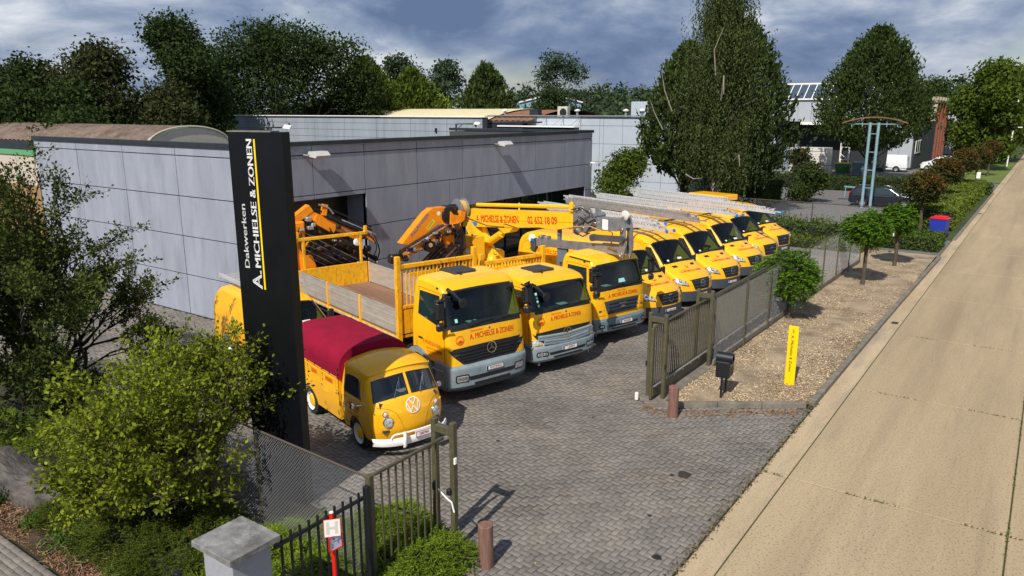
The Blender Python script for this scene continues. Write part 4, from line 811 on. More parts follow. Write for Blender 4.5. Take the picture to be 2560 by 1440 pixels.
# ---------------------------------------------------------------- vans
def van(pose, label, kind='S', yaw=YAW, pl='1-XJU-664', group='yellow delivery vans parked in the row'):
    t = thing('delivery_van', label, 'van', (pose[0], pose[1], 0), yaw, group)
    if kind == 'S': top = [(0, .26), (0, .62), (-.05, .96), (-.22, 1.14), (-1.02, 1.44), (-1.95, 2.26), (-2.25, 2.42), (-2.9, 2.50), (-7.05, 2.52), (-7.12, .45)]; K_ = (.34, 2.6, 1.4)
    elif kind == 'F': top = [(0, .26), (0, .55), (-.04, 1.05), (-.20, 1.20), (-.98, 1.46), (-1.85, 2.20), (-2.1, 2.34), (-2.7, 2.42), (-5.9, 2.44), (-5.97, .45)]; K_ = (.30, 2.6, 1.4)
    else: top = [(0, .26), (0, .55), (-.05, .92), (-.22, 1.05), (-.95, 1.28), (-1.75, 1.92), (-1.95, 2.02), (-2.4, 2.06), (-4.78, 2.06), (-4.85, .4)]; K_ = (.26, 2.6, 1.3)
    Lx = top[-2][0]; zr = top[-2][1]; fw = -.98; rw = Lx + (1.35 if kind == 'S' else 1.05)
    sh = Shell(top, [(.3, .97), (1.05, .99), (1.45, .965), (zr - .25, .86), (zr, .80)], r=.11, nose=K_, crown=.06, arches=[(fw, .42, .34), (rw, .42, .34)], sill=.34, cr=.28)
    sh.body('body', YEL, t, [(4.1, 4.96, -.85, .85)])
    sh.frame(MB(), 4.1, 4.97, -.86, .86, .035, .03).build('windscreen_seal', BLK, t)
    ws = sh.patch(MB(), [(4.1, -.86), (4.1, .86), (4.97, .86), (4.97, -.86)], .002, (8, 14), 0).build('windscreen', WSG, t)
    sh.interior(t, -1.12, -2.9, 1.34, zr - .1, .78, (-.5, .5) if kind == 'V' else (-.52, -.02, .52))
    sk = MB(); f = sh.front(4.16, .013); poly(sk, f, [(-.62, 0), (-.52, 0), (-.52, .08), (-.62, .08)])
    sk.build('windscreen_sticker', mat('paper', (.6, .65, .62), .6), ws)
    if random.random() < .7: sk = MB(); u0 = random.uniform(-.3, .3); poly(sk, f, [(u0, .01), (u0 + .25, .02), (u0 + .24, .11), (u0 + .01, .1)]); sk.build('paper_note', mat('paper', (.6, .65, .62), .6), ws)
    fw_ = sh.front(4.1, .02)
    for k in (-.62, .02): MB().tube([fw_(k, 0), fw_(k + .3, .03), fw_(k + .62, .03)], .01, 4).build('wiper', BLK, t)
    for sg in (-1, 1):
        sh.sidep(MB(), [(-1.18, 1.40), (-2.05, 1.40), (-2.05, zr - .42), (-1.80, zr - .42)], sg, .005).build('side_window', GLS, t)
        l_ = MB(); zz_ = zr - .30
        sh.sline(l_, [(-1.1, .5), (-1.1, 1.3)], sg); sh.sline(l_, [(-2.2, .45), (-2.2, zz_), (-1.9, zz_)], sg)
        if kind == 'S': sh.sline(l_, [(-2.3, .55), (-2.3, zz_), (-3.5, zz_), (-3.5, .5)], sg); sh.sline(l_, [(-3.8, 1.12), (-5.2, 1.1), (-5.3, 2.1), (-3.9, 2.14), (-3.8, 1.12)], sg); sh.sline(l_, [(-5.45, 1.0), (-6.75, 1.0), (-6.85, 1.3), (-6.8, 2.0), (-6.6, 2.12), (-5.5, 2.14), (-5.45, 1.0)], sg)
        l_.build('door_seam', mat('shut_line', (.1, .05, .01), .6), t)
        sh.sidep(MB(), [(-1.45, .42), (rw + .45, .42), (rw + .45, .60), (-1.45, .60)], sg, .02, (10, 2)).build('side_moulding', BLK, t)
        sh.sidep(MB(), [(-.10, .28), (-.56, .28), (-.56, .56), (-.12, .62)], sg, .012).build('bumper_corner', BGD, t)
        m_ = MB().box((0, 0, 0), (.10, .2, .34), bev=.04).bar((0, -sg * .12, -.1), (-.05, -sg * .3, -.14), .05); c_ = sh.side(-1.32, 1.52, sg, .17); mo = m_.build('mirror_housing', BLK, t, c_); MB().box((-.053, 0, .01), (.005, .16, .26)).build('mirror_glass', CHR, mo)
        wheel(t, fw, sg * .83, .34, .22, STL, sg); wheel(t, rw, sg * .83, .34, .22, STL, sg)
        # headlight
        if kind == 'S': q = [(1.55, sg * .60), (1.75, sg * .985), (3.12, sg * .985), (2.75, sg * .80)]
        elif kind == 'F': q = [(1.55, sg * .66), (1.75, sg * .985), (2.95, sg * .985), (2.3, sg * .78)]
        else: q = [(1.4, sg * .62), (1.6, sg * .985), (2.9, sg * .985), (2.5, sg * .8)]
        ho = sh.patch(MB(), q, .006, (5, 5)).build('headlight', BLK, t)
        q2 = [tuple(np.array(a) * .84 + np.mean(q, 0) * .16) for a in q]; sh.patch(MB(), q2, .014, (5, 5)).build('lens', LENS, ho)
        for k in (.32, .66):
            c_ = [a * (1 - k) + b * k for a, b in zip(q[0], q[2])]; ll = MB(); ct = Vector(sh.S(c_[0], c_[1], .02)); ring(ll, flat(ct, (-sg * .6 if 0 else 0, 1, 0), (-.4, 0, 1)), 0, .05, 12); ll.build('bulb_reflector', CHR, ho)
    dkf = mat('dark_wheel_well', (.01, .01, .01), .9); MB().box((Lx / 2 - .1, 0, .62), (-Lx - 1.0, 1.45, .62)).build('underbody', dkf, t)
    sh.patch(MB(), [(.0, -.97), (.0, .97), (1.02, .985), (1.02, -.985)], .012, (5, 18)).build('bumper', BGD, t)
    if kind == 'S': gq = [(1.15, -.38), (1.15, .38), (2.45, .54), (2.45, -.54)]
    elif kind == 'F': gq = [(1.12, -.40), (1.12, .40), (2.25, .52), (2.25, -.52)]
    else: gq = [(1.2, -.4), (1.2, .4), (1.95, .5), (1.95, -.5)]
    gr = sh.patch(MB(), gq, .008, (6, 8)).build('grille', BLK, t)
    for k in (.25, .5, .75): tt = gq[0][0] + (gq[2][0] - gq[0][0]) * k; w_ = .36 + .12 * k; MB().tube([sh.S(tt, v_, .02) for v_ in np.linspace(-w_, w_, 7)], .012, 4).build('grille_bar', BGD, gr)
    st_ = MB()
    if kind == 'F': f = sh.front(1.75, .03); vs_ = [(.12 * math.cos(a), .05 * math.sin(a)) for a in np.linspace(0, 2 * PI, 21)[:-1]]; poly(st_, f, vs_); st_.build('badge', mat('blue_badge', (.02, .08, .35), .3), t); st_ = MB(); text(st_, 'Ford', lambda u, v: sh.front(1.75, .034)(u, v - .02), .04, .15, bold=.003, shear=.2); st_.build('badge_lettering', CHR, t)
    else: star(st_, sh.front(1.75, .04), .125 if kind == 'S' else .1); st_.build('badge', CHR, t)
    for sg in (-1, 1): sh.patch(MB(), [(3.80, sg * .36), (3.80, sg * .58), (3.93, sg * .62), (3.93, sg * .40)], .004, (2, 3)).build('bonnet_vent', BLK, t)
    L = MB(); f = sh.front(3.2, .005)
    text(L, 'A. MICHIELSE & ZONEN', lambda u, v: f(u, v + .12), .12, 1.12, bold=.006); text(L, 'Dakwerken', lambda u, v: f(u - .28, v + .27), .045, .3); L.build('lettering', RED, t); L = MB(); emblem(L, lambda u, v: f(u, v + .44), .085); L.build('emblem', RED, t)
    plate(t, sh.front(.62, .012), .0, 0, pl)
    if kind == 'S':
        L = MB(); g_ = sh.sidef(-4.9, 1.8, -1, .006)
        text(L, 'A. MICHIELSE & ZONEN', lambda u, v: g_(u, v), .17, 2.9, bold=.006); text(L, 'Dakwerken', lambda u, v: g_(u - .95, v + .24), .08, .7)
        text(L, 'Langestraat 146     3090 Overijse', lambda u, v: g_(u, v - .24), .10, 2.3); text(L, 'tel. 02-652 18 09', lambda u, v: g_(u - .35, v - .44), .10, 1.3); L.build('side_lettering', RED, t)
    for sg in (-1, 1):
        MB().box((0, 0, 0), (.05, .12, .3), bev=.01).build('tail_light', mat('tail_red', (.35, .01, .01), .3), t, (Lx - .03, sg * .84, 1.05))
    MB().box((Lx - .1, 0, .5), (.16, 1.8, .16), bev=.04).build('rear_bumper', BLK, t)
    a_ = MB().tube([(-2.6, .1, zr - .03), (-2.6, .1, zr + .05)], .02, 6).tube([(-2.6, .1, zr + .03), (-2.85, .1, zr + .35)], .004, 4); a_.build('aerial', BLK, t)
    return t, sh
vans = [((-9.85, 23.2), 'S', 'first yellow van after the trucks, without roof ladders, its lettered side showing'),
        ((-9.83, 26.0), 'S', 'second yellow van from the trucks, two ladders on its roof ending short of its windscreen'),
        ((-9.65, 28.67), 'S', 'third yellow van from the trucks, grey weathered ladders on its roof'),
        ((-9.64, 31.6), 'S', 'fourth yellow van, pale ladder with round blue end caps over its cab'),
        ((-9.93, 34.6), 'F', 'fifth yellow van, black hexagonal grille and blue oval badge, half hidden by its neighbour'),
        ((-10.2, 37.6), 'F', 'last yellow van of the row beside the hedge, ladder poking out past its bonnet')]
for (p, k, lb), pl in zip(vans, ('1-XJU-664', '1-KDF-218', '1-VDX-537', '1-JBN-906', '1-TLC-482', '1-WHK-351')): van(p, lb, k, pl=pl)
v0, v0s = van((-15.0, 12.35), 'yellow van with low ladder rack parked behind the black pylon against the grey wall', 'V', R(-14.5), pl='1-CRP-770')
# rack on that van
for sg in (-1, 1): MB().bar((-4.7, sg * .72, 2.28), (-2.2, sg * .72, 2.28), .05, .10).build('roof_rack_rail', LADA, v0)
for k in range(7): MB().bar((-4.6 + k * .38, -.7, 2.25), (-4.6 + k * .38, .7, 2.25), .05, .03).build('roof_rack_slat', LADA, v0)
MB().bar((-2.2, -.76, 2.3), (-2.2, .76, 2.3), .05, .09).build('roof_rack_rail', LADA, v0)
# ladders on the vans' roofs: each a thing
def ladder(van_i, x_end, y, L, label, layers=3, m=LADA, cap=True, z=2.72, w=.42):
    (px, py) = vans[van_i][0]; c, s = math.cos(YAW), math.sin(YAW); o = (px + c * x_end - s * y, py + s * x_end + c * y, z)
    t = thing('ladder', label, 'ladder', o, YAW, 'ladders stacked on the van roofs')
    t.rotation_euler = (0, R(.4), YAW + R(random.uniform(-.4, .4)))
    for k in range(layers):
        dx_ = -k * .35 if k < 2 else -.8; ww = w - .03 * k; zz_ = k * .075
        for sg in (-1, 1):
            MB().bar((dx_, sg * ww / 2, zz_), (dx_ - L + k * .3, sg * ww / 2, zz_), .028, .068).build('rail', m, t)
            if cap and k == 0: b = MB().lathe([(.001, -.022), (.06, -.022), (.07, -.012), (.07, .012), (.06, .022), (.001, .022)], 14, (dx_ + .03, sg * ww / 2, zz_), 'y'); b.build('end_cap', BLU2, t)
    r = MB(); n = int((L - .5) / .28)
    for k in range(n):
        for j in range(layers): r.tube([(-.3 - k * .28 - j * .1, -w / 2 + .02, j * .075), (-.3 - k * .28 - j * .1, w / 2 - .02, j * .075)], .014, 5, False)
    me = None
    for k in range(n):
        if me is None: me = MB().tube([(0, -w / 2 + .02, 0), (0, w / 2 - .02, 0)], .015, 5, False).mesh('rung', m)
        link('rung', me, t, (-.3 - k * .28, 0, (layers - 1) * .075))
    hb = MB(); 
    for k in range(1, n * 2): 
        hb.box((-.2 - k * .14, -w / 2 - .0145, (layers - 1) * .075), (.03, .003, .03))
    hb.build('rung_end', BGD, t)
    for xs in (-1.4, -L * .6): MB().box((xs, 0, -.06), (.06, 1.3, .05)).build('roof_bar', BLK, t)
    return t
G2 = mat('weathered_ladder', (.36, .35, .34), .5, .4, var=.15, vs=6)
ladder(1, -1.15, -.62, 6.4, 'ladder with blue end caps on the second van, nearest the trucks')
ladder(1, -2.5, .5, 7.0, 'ladder on the second van, set back behind its neighbour by a metre')
ladder(2, -1.3, -.35, 7.8, 'dull grey weathered ladder with black ends on the third van', 4, G2, False)
ladder(2, -2.6, .62, 7.6, 'pale ladder on the far side of the third van roof')
ladder(3, -.75, -.40, 8.3, 'long pale ladder on the fourth van reaching over its bonnet')
ladder(4, -2.1, .35, 7.6, 'upper stacked ladder set back on the fifth van roof', 4, z=2.66)
ladder(4, .55, -.55, 8.4, 'longest ladder reaching out past the last van in the row', 3, z=2.62)
tk = MB().bar((0, 0, 0), (-6.5, 0, 0), .14, .05); o_ = tk.build('plank', mat('new_timber', (.6, .36, .14), .7, var=.1, stretch=(.2, 3, 3)), None, (-11.55, 29.6, 2.86), (0, 0, YAW)); tag(o_, 'orange-brown timber plank lying on the third van roof between the ladders', 'plank')
tk = MB().bar((0, 0, 0), (-6.0, 0, 0), .14, .05); o_ = tk.build('plank', mat('new_timber', (.6, .36, .14), .7), None, (-12.6, 36.1, 2.86), (0, 0, YAW)); tag(o_, 'orange-brown timber plank along the fifth van roof beside the stacked ladders', 'plank')
# roof box body on the last van
MB().box((-4.4, 0, 2.62), (2.2, 1.3, .28), bev=.03).build('roof_box', YEL, [o for o in bpy.data.objects if o.get('label', '').startswith('last yellow van')][0])

# ---------------------------------------------------------------- the small classic pickup
def pickup(pose):
    t = thing('classic_pickup', 'small vintage yellow pickup with a crimson canvas tarpaulin, white bumper and split windscreen', 'pickup', (pose[0], pose[1], 0), YAW)
    top = [(-.10, .34), (-.02, .62), (-.03, .95), (-.13, 1.22), (-.19, 1.30), (-.46, 1.76), (-.43, 1.82), (-.72, 1.90), (-1.25, 1.94), (-1.66, 1.89), (-1.72, 1.0)]
    fw, rw = -.98, -3.38
    sh = Shell(top, [(.34, .80), (.7, .855), (1.0, .86), (1.3, .85), (1.75, .77), (1.82, .785), (1.94, .74)], r=.10, nose=(.25, 2.3, 1.3), crown=.12, arches=[(fw, .38, .34)], sill=.34, cr=.32)
    sh.body('cab', YEL, t, [(3.76, 4.82, .06, .85), (3.76, 4.82, -.85, -.06)]); sh.interior(t, -.22, -1.62, 1.22, 1.85, .68, (-.4, .4))
    WSG2 = glassmat('clear_windscreen_glass', (.45, .52, .56), .04); DGL = mat('tinted_glass', (.012, .018, .026), .05, spec=.9)
    for sg in (-1, 1):
        q = [(3.72, sg * .045), (3.72, sg * .86), (4.80, sg * .88), (4.90, sg * .045)]
        sh.frame(MB(), 3.76, 4.82, min(sg * .05, sg * .86), max(sg * .05, sg * .86), .03, .012).build('windscreen_seal', BLK, t)
        q2 = [(3.75, sg * .05), (3.75, sg * .86), (4.83, sg * .86), (4.83, sg * .05)]; sh.patch(MB(), q2, .002, (6, 8), 0).build('windscreen', WSG2, t)
        f = sh.front(3.78, .03); MB().tube([f(sg * .30 - .08, -.02), f(sg * .30 + .1, .30)], .008, 4).tube([f(sg * .30 + .06, .10), f(sg * .30 + .14, .38)], .006, 4).build('wiper', CHR, t)
        # side windows: door glass with quarter light
        sh.sidep(MB(), [(-.62, 1.28), (-1.50, 1.28), (-1.50, 1.70), (-.80, 1.72)], sg, .003).build('window_seal', BLK, t)
        sh.sidep(MB(), [(-.66, 1.30), (-.84, 1.30), (-.88, 1.69), (-.82, 1.69)], sg, .008).build('side_window', DGL, t)
        sh.sidep(MB(), [(-.89, 1.30), (-1.22, 1.30), (-1.24, 1.69), (-.92, 1.69)], sg, .008).build('side_window', DGL, t)
        sh.sidep(MB(), [(-1.25, 1.30), (-1.47, 1.30), (-1.47, 1.67), (-1.27, 1.68)], sg, .008).build('side_window', DGL, t)
        l_ = MB(); sh.sline(l_, [(-.60, .95), (-.60, 1.22), (-.76, 1.77), (-1.52, 1.77), (-1.55, .5), (-1.38, .46)], sg, .009); sh.sline(l_, [(-.30, 1.20), (-.6, 1.19), (-1.6, 1.16)], sg, .006); l_.build('door_seam', mat('shut_line', (.1, .05, .01), .6), t)
        MB().tube([sh.side(-1.42, 1.06, sg, .01), sh.side(-1.40, 1.05, sg, .05), sh.side(-1.28, 1.03, sg, .05)], .012, 6).build('door_handle', CHR, t)
        for hz_ in (.95, 1.22): MB().box((0, 0, 0), (.03, .03, .07), bev=.01).build('door_hinge', YEL, t, sh.side(-.57, hz_, sg, .01))
        m_ = MB(); c_ = Vector(sh.side(-.52, 1.27, sg, .20)); m_.lathe([(.001, .035), (.05, .03), (.072, .0), (.001, -.003)], 18, c_, 'x'); mo = m_.build('mirror', CHR, t); MB().tube([c_, Vector(sh.side(-.5, 1.2, sg, 0))], .008, 5).build('mirror_arm', CHR, mo); MB().lathe([(.001, -.006), (.066, -.006), (.066, -.003)], 18, c_, 'x').build('mirror_glass', BLK, mo)
        # headlights: round chrome ring, bowl and lens; indicator above
        def disc(yy, z, r, nm, ms, bulge):
            tt = np.interp(z, [.62, .95, 1.24], [1, 2, 3]); hw_ = sh.hw(z); v_ = yy / (hw_ - sh.r) * .85; c = Vector(sh.S(tt, v_)); n1_ = Vector(sh.S(tt, v_ + .04)) - c; n2_ = Vector(sh.S(tt + .1, v_)) - c; n_ = n1_.cross(n2_).normalized(); n_ = n_ if n_.x > 0 else -n_; n_ = (n_ + Vector((.9, 0, 0))).normalized()
            q_ = n_.to_track_quat('X', 'Z').to_matrix().to_4x4(); q_.translation = c
            for prof, m, nn_ in ms:
                b = MB(); b.lathe([(a * r, k * r) for a, k in prof], 24, axis='x'); o = recalc(b.build(nn_, m, t)) if nn_ == nm else b.build(nn_, m, o_top); 
                if nn_ == nm: o_top = o; o.matrix_local = q_
        disc(sg * .565, .80, .105, 'headlight', [([(1.12, -.5), (1.14, .12), (1.02, .3), (.9, .22)], CHR, 'headlight'), ([(.9, .2), (.6, .32), (.001, .36)], LENS, 'lens')], .3)
        disc(sg * .60, 1.03, .055, 'indicator', [([(1.2, -.5), (1.22, .2), (1.0, .45)], CHR, 'indicator'), ([(1.0, .4), (.7, .8), (.001, 1.0)], mat('pale_pink_lens', (.62, .42, .36), .25), 'lens')], .3)
        # swage line from the badge round to the bumper
        pts = [(2.9, .33), (2.6, .50), (2.1, .64), (1.4, .34), (.9, .24)] if 0 else [(3.1, .98), (2.92, .82), (2.6, .60), (2.1, .44), (1.5, .34), (.9, .28)]
        MB().tube([sh.S(a, sg * b, .001) for a, b in pts], .007, 5, False).build('swage_line', mat('swage_yellow', (.5, .24, .01), .5), t)
    # emblem on the nose
    m_ = MB(); f = sh.front(2.42, .012); ring(m_, f, .148, .172, 36)
    def stroke(a, b, w):
        a = Vector((*a, 0)); b = Vector((*b, 0)); d = (b - a).normalized(); q = Vector((-d.y, d.x, 0)) * w / 2; poly(m_, f, [tuple((a + q)[:2]), tuple((a - q)[:2]), tuple((b - q)[:2]), tuple((b + q)[:2])])
    w = .024
    for p in ([(-.078, .128), (0, .012), (.078, .128)], [(-.135, .068), (-.07, -.128), (0, -.008), (.07, -.128), (.135, .068)]):
        for a, b in zip(p[:-1], p[1:]): stroke(a, b, w)
    m_.build('badge', WHT, t)
    # bumper
    b_ = MB(); n = 15; prof = [(-.0, -.085), (.035, -.07), (.05, -.02), (.05, .03), (.03, .075), (0, .085)]; G = []
    for i in range(n):
        u = -1 + 2 * i / (n - 1); y = u * .90; x = .10 - .34 * abs(u) ** 3.2; G.append([(x + p[0], y, .40 + p[1]) for p in prof])
    b_.grid(G); bo_ = recalc(b_.build('bumper', WHT, t))
    tb = MB(); tb.tube([(.11 - .34 * abs(u) ** 3.2 + .02, u * .9, z_) for u, z_ in [(-.66, .46), (-.66, .52), (-.6, .575)] + [(q, .585) for q in np.linspace(-.52, .52, 9)] + [(.6, .575), (.66, .52), (.66, .46)]], .020, 8); tb.build('bumper_bar', WHT, bo_)
    for sg in (-1, 1): MB().tube([(.17 - .02, sg * .36, .30), (.185, sg * .36, .34), (.19, sg * .36, .58), (.165, sg * .36, .64)], [.03, .037, .037, .028], 10).build('overrider', WHT, bo_)
    plate(t, lambda u, v: (.165, u, .46 + v), .10, .045, 'DAKPAN', False, .40, .115)
    # bed
    zt = 1.36; bd = MB(); x0, x1 = -1.75, -4.15
    def zlow(x): 
        d = abs(x - rw); return .36 if d >= .40 else .34 + math.sqrt(.40 ** 2 - d * d)
    xs = sorted(set([x0 - (x0 - x1) * i / 46 for i in range(47)] + [rw - .4, rw + .4]), reverse=True)
    for sg in (-1, 1):
        bd.grid([[(x, sg * (.80 + .06 * min(1, max(0, (z - .34) / .4))), z) for z in [zlow(x) + (zt - zlow(x)) * k / 5 for k in range(6)]] for x in xs]); bd.box(((x0 + x1) / 2, sg * .845, zt), (x0 - x1, .05, .03), bev=.01)
    bd.box((x1, 0, (zt + .5) / 2), (.04, 1.7, zt - .5), bev=.01).box((x0, 0, (zt + .4) / 2), (.05, 1.68, zt - .4)); bd.box(((x0 + x1) / 2, 0, .95), (x0 - x1, 1.6, .03)).build('cargo_bed', YEL, t)
    for sg in (-1, 1):
        for k in range(3):
            xa = x0 - .12 - k * .78; e = MB(); e.tube([(xa, sg * .868, 1.30), (xa - .66, sg * .868, 1.30), (xa - .66, sg * .868, 1.08), (xa, sg * .868, 1.08), (xa, sg * .868, 1.30)], .006, 4, False); e.build('side_panel_rib', YEL, t)
            L = MB(); text(L, ('PANNEN', 'LEIEN', 'ROOFING')[k], flat((xa - .33, sg * .874, 1.16), (-sg, 0, 0), (0, 0, 1)), .105, .34 if k != 1 else .26, bold=.004); L.build('side_lettering', RED, t)
        e = MB().tube([(x0 - .05, sg * .868, 1.01), (x1 + .1, sg * .868, 1.01)], .006, 4, False)
        for k in range(4): e.tube([(x0 - .5 - (k > 1) * .9, sg * .867, .93 - (k % 2) * .04), (x0 - .75 - (k > 1) * .9, sg * .867, .93 - (k % 2) * .04)], .008, 4)
        e.build('side_louvre', YEL, t)
        for k in range(4): MB().box((x0 - .1 - k * .72, sg * .872, 1.0), (.03, .015, .06), bev=.004).build('side_catch', CHR, t)
        wheel(t, fw, sg * .735, .335, .16, WHT, sg, YEL, .68); wheel(t, rw, sg * .735, .335, .16, WHT, sg, YEL, .68)
    MB().box(((fw + rw) / 2, 0, .55), (3.3, 1.25, .4)).build('underbody', BLK, t)
    # canvas tarpaulin
    CV = mat('crimson_canvas', (.24, .004, .028), .85, var=.10, vs=2.5, bump=.25, bs=70, spec=.2); G = []
    for i in range(15):
        x = -1.66 - (4.22 - 1.66) * i / 14; row = []
        for k in range(25):
            a = PI * k / 24; y = -.865 * math.copysign(abs(math.cos(a)) ** .55, math.cos(a)); z = 1.55 + (.50 + .012 * math.sin(i * 1.7 + k)) * math.sin(a) ** .9
            row.append((x, y + .006 * math.sin(i * 2.1), z))
        G.append([(x, -.865, 1.34)] + row + [(x, .865, 1.34)])
    c_ = MB(); c_.grid(G); c_.f.append(tuple(range(27))); c_.sm.append(False); nb = 14 * 27; c_.f.append(tuple(range(nb, nb + 27))[::-1]); c_.sm.append(False); tp = recalc(c_.build('tarpaulin', CV, t))
    for sg in (-1, 1):
        for k in range(7): MB().tube([(-1.75 - k * .38, sg * .872, 1.42), (-1.75 - k * .38, sg * .885, 1.36)], .012, 6).build('tarp_fastener', CHR, tp)
    for z_ in (1.48, 1.6): MB().tube([(-1.7, -.87, z_), (-1.71, -.89, z_ - .05)], .014, 6).build('tarp_fastener', CHR, tp)
    L = MB(); g_ = sh.sidef(-1.02, 1.02, -1, .004)
    for s_, h_, w_, dy in (('DAKWERKEN', .05, .38, .06), ('A. MICHIELSE & ZONEN', .075, .66, -.05), ('LANGESTRAAT 146', .045, .48, -.13), ('3090 OVERIJSE', .045, .5, -.20), ('02 652 18 09', .07, .56, -.31)): text(L, s_, lambda u, v: g_(u, v + dy), h_, w_, bold=.003)
    L.build('door_lettering', mat('dark_red_lettering', (.42, .05, .012), .5), t)
    return t
pickup((-10.10, 10.78))
# ---------------------------------------------------------------- main grey building
PANL = mat('grey_cement_panel', (.25, .275, .345), .62, col2=(.305, .33, .40), vs=1.6, bump=.15, bs=90, dirt=((.17, .18, .225), 2.0, .6), stretch=(1, 1, .22))
speck(PANL, 40, .8)
PJ = mat('panel_joint', (.05, .045, .055), .9)
DKM = mat('dark_flashing', (.018, .024, .032), .45, var=.2)
mb_ = thing('grey_building', 'large grey panelled building behind the trucks with a garage opening and a window band', 'building', (-20.63, 14.5, 0))
def rel(v): return (v[0] + 20.63, v[1] - 14.5, v[2])
YB = 36.75; XL = -34.6
w_ = MB()
# core wall behind panels with openings on the right side
w_.box(rel(((XL - 20.70) / 2, 14.60, 2.9)), (-20.70 - XL, .1, 5.8)); w_.box(rel(((-30.7 - 20.70) / 2, YB - .05, 2.9)), (10.0, .1, 5.8)); w_.box(rel(((XL - 30.7) / 2, YB - .05, 2.6)), (-30.7 - XL, .1, 5.2)); w_.box(rel((XL + .05, (14.5 + YB) / 2, 2.6)), (.1, YB - 14.5, 5.2)); w_.box(rel((-30.65, YB + 3, 2.9)), (.1, 6, 5.8))
G0, G1, GZ = 15.6, 19.75, 4.02; N0, N1, NZ = 24.6, 36.02, 2.98
def seg(y0, y1, z0, z1): w_.box(rel((-20.75, (y0 + y1) / 2, (z0 + z1) / 2)), (.1, y1 - y0, z1 - z0))
seg(14.6, G0, 0, 5.8); seg(G0, G1, GZ, 5.8); seg(G1, N0, 0, 5.8); seg(N0, N1, NZ, 5.8); seg(N1, YB, 0, 5.8)
w_.box(rel((-21.6, G0 - .1, 2)), (1.8, .1, 4.1)).box(rel((-21.6, N1 + .1, 1.5)), (1.8, .1, 3.1)).box(rel((-21.6, (G0 + G1) / 2, GZ + .05)), (1.8, G1 - G0, .06)); w_.build('wall', PJ, mb_)
MB().box(rel((-22.2, G1 + .05, 2)), (3.0, .1, 4.1)).build('reveal', PANL, mb_)
yj = [14.5, 17.33, 19.75, 22.6, 25.47, 28.29, 31.14, 34.0, 36.75]; zj = [0, 1.43, 2.8, 4.18, 5.55, 5.86]; xj = [XL, -31.05, -27.65, -24.25, -20.63]
g = .016
def clip_panels(y0, y1, z0, z1):
    """cut the panel cell by the two openings"""
    out = [(y0, y1, z0, z1)]
    for (a, b, c) in ((G0, G1, GZ), (N0, N1, NZ)):
        nx = []
        for (p, q, r, s_) in out:
            if q <= a or p >= b or r >= c: nx.append((p, q, r, s_)); continue
            if p < a: nx.append((p, a, r, s_))
            if q > b: nx.append((b, q, r, s_))
            if s_ > c: nx.append((max(p, a), min(q, b), c, s_))
        out = nx
    return [o for o in out if o[1] - o[0] > .05 and o[3] - o[2] > .05]
for j in range(8):
    for k in range(5):
        for (a, b, c, d) in clip_panels(yj[j], yj[j + 1], zj[k], zj[k + 1]):
            MB().box((0, 0, 0), (.05, b - a - 2 * g, d - c - 2 * g), bev=.003).build('panel', PANL, mb_, rel((-20.63 - .03 + random.uniform(-.0015, .0015), (a + b) / 2, (c + d) / 2)))
for j in range(4):
    for k in range(5):
        a, b, c, d = xj[j], xj[j + 1] - (.05 if j == 3 else 0), zj[k], zj[k + 1]
        MB().box((0, 0, 0), (b - a - 2 * g, .05, d - c - 2 * g), bev=.003).build('panel', PANL, mb_, rel(((a + b) / 2, 14.525 + random.uniform(-.0015, .0015), (c + d) / 2)))
f_ = MB().box(rel((-20.66, (14.5 + YB) / 2, 5.93)), (.20, YB - 14.5 + .1, .15), bev=.01).box(rel(((XL - 20.76) / 2, 14.52, 5.93)), (-20.76 - XL, .20, .15), bev=.01).box(rel(((-30.7 - 20.76) / 2, YB - .05, 5.93)), (9.94, .2, .15), bev=.01); f_.build('parapet_cap', DKM, mb_)
MB().box(rel(((XL - 20.9) / 2, (14.7 + YB - .2) / 2, 5.30)), (-20.9 - XL, YB - 14.9, .12)).build('roof', mat('roof_membrane', (.15, .16, .125), .9, var=.25, vs=1.2, dirt=((.28, .28, .24), 1.5, .5)), mb_)
MB().box(rel((-21.7, (G0 + G1) / 2, 2.0)), (.08, G1 - G0, 4.05)).build('garage_door', mat('black_door', (.006, .007, .009), .4), mb_)
for k in range(7): MB().box(rel((-21.65, (G0 + G1) / 2, .3 + k * .58)), (.03, G1 - G0, .03)).build('door_rib', BLK, mb_)
MB().box(rel((-21.9, (N0 + N1) / 2, 1.5)), (.05, N1 - N0, 2.95)).build('window_pane', mat('shop_glass', (.006, .018, .016), .04, spec=.8), mb_)
for k in range(9): y = N0 + .1 + k * (N1 - N0 - .2) / 8; MB().box(rel((-21.85, y, 1.5)), (.08, .07, 2.95)).build('window_frame', mat('teal_frame', (.02, .035, .04), .4), mb_)
MB().box(rel((-21.78, 27.6, 1.6)), (.10, .4, 2.7)).build('window_frame', mat('yellow_panel', (.45, .28, .02), .5), mb_)
MB().tube([rel((-20.5, 25.5, 0)), rel((-20.5, 25.5, 3.0))], .03, 6).build('downpipe', STL, mb_)
for y in (17.05, 27.85):
    t = thing('floodlight', 'white wall floodlight over the garage opening' if y < 20 else 'white wall floodlight near the right end of the grey wall', 'floodlight', (-20.63, y, 5.62), 0, 'floodlights high on the grey wall')
    h = MB(); h.prism([(.08, -.10), (.50, -.16), (.56, -.08), (.40, .06), (.16, .06)], 'y', .0, .62); h.build('housing', mat('pale_grey_plastic', (.5, .5, .49), .5, var=.1), t)
    MB().tube([(.02, -.12, -.05), (.12, 0, -.08), (.2, .02, -.05)], .035, 8).build('bracket', STL, t); MB().box((.32, .31, -.15), (.3, .5, .02)).build('lens', LENS, t)
t = thing('security_camera', 'small white camera at the corner of the grey building', 'camera', (-20.6, 36.5, 4.2)); MB().box((.15, .05, .05), (.28, .12, .1), bev=.02).build('body', WHT, t); MB().box((.05, 0, -.03), (.1, .08, .14)).build('bracket', STL, t)
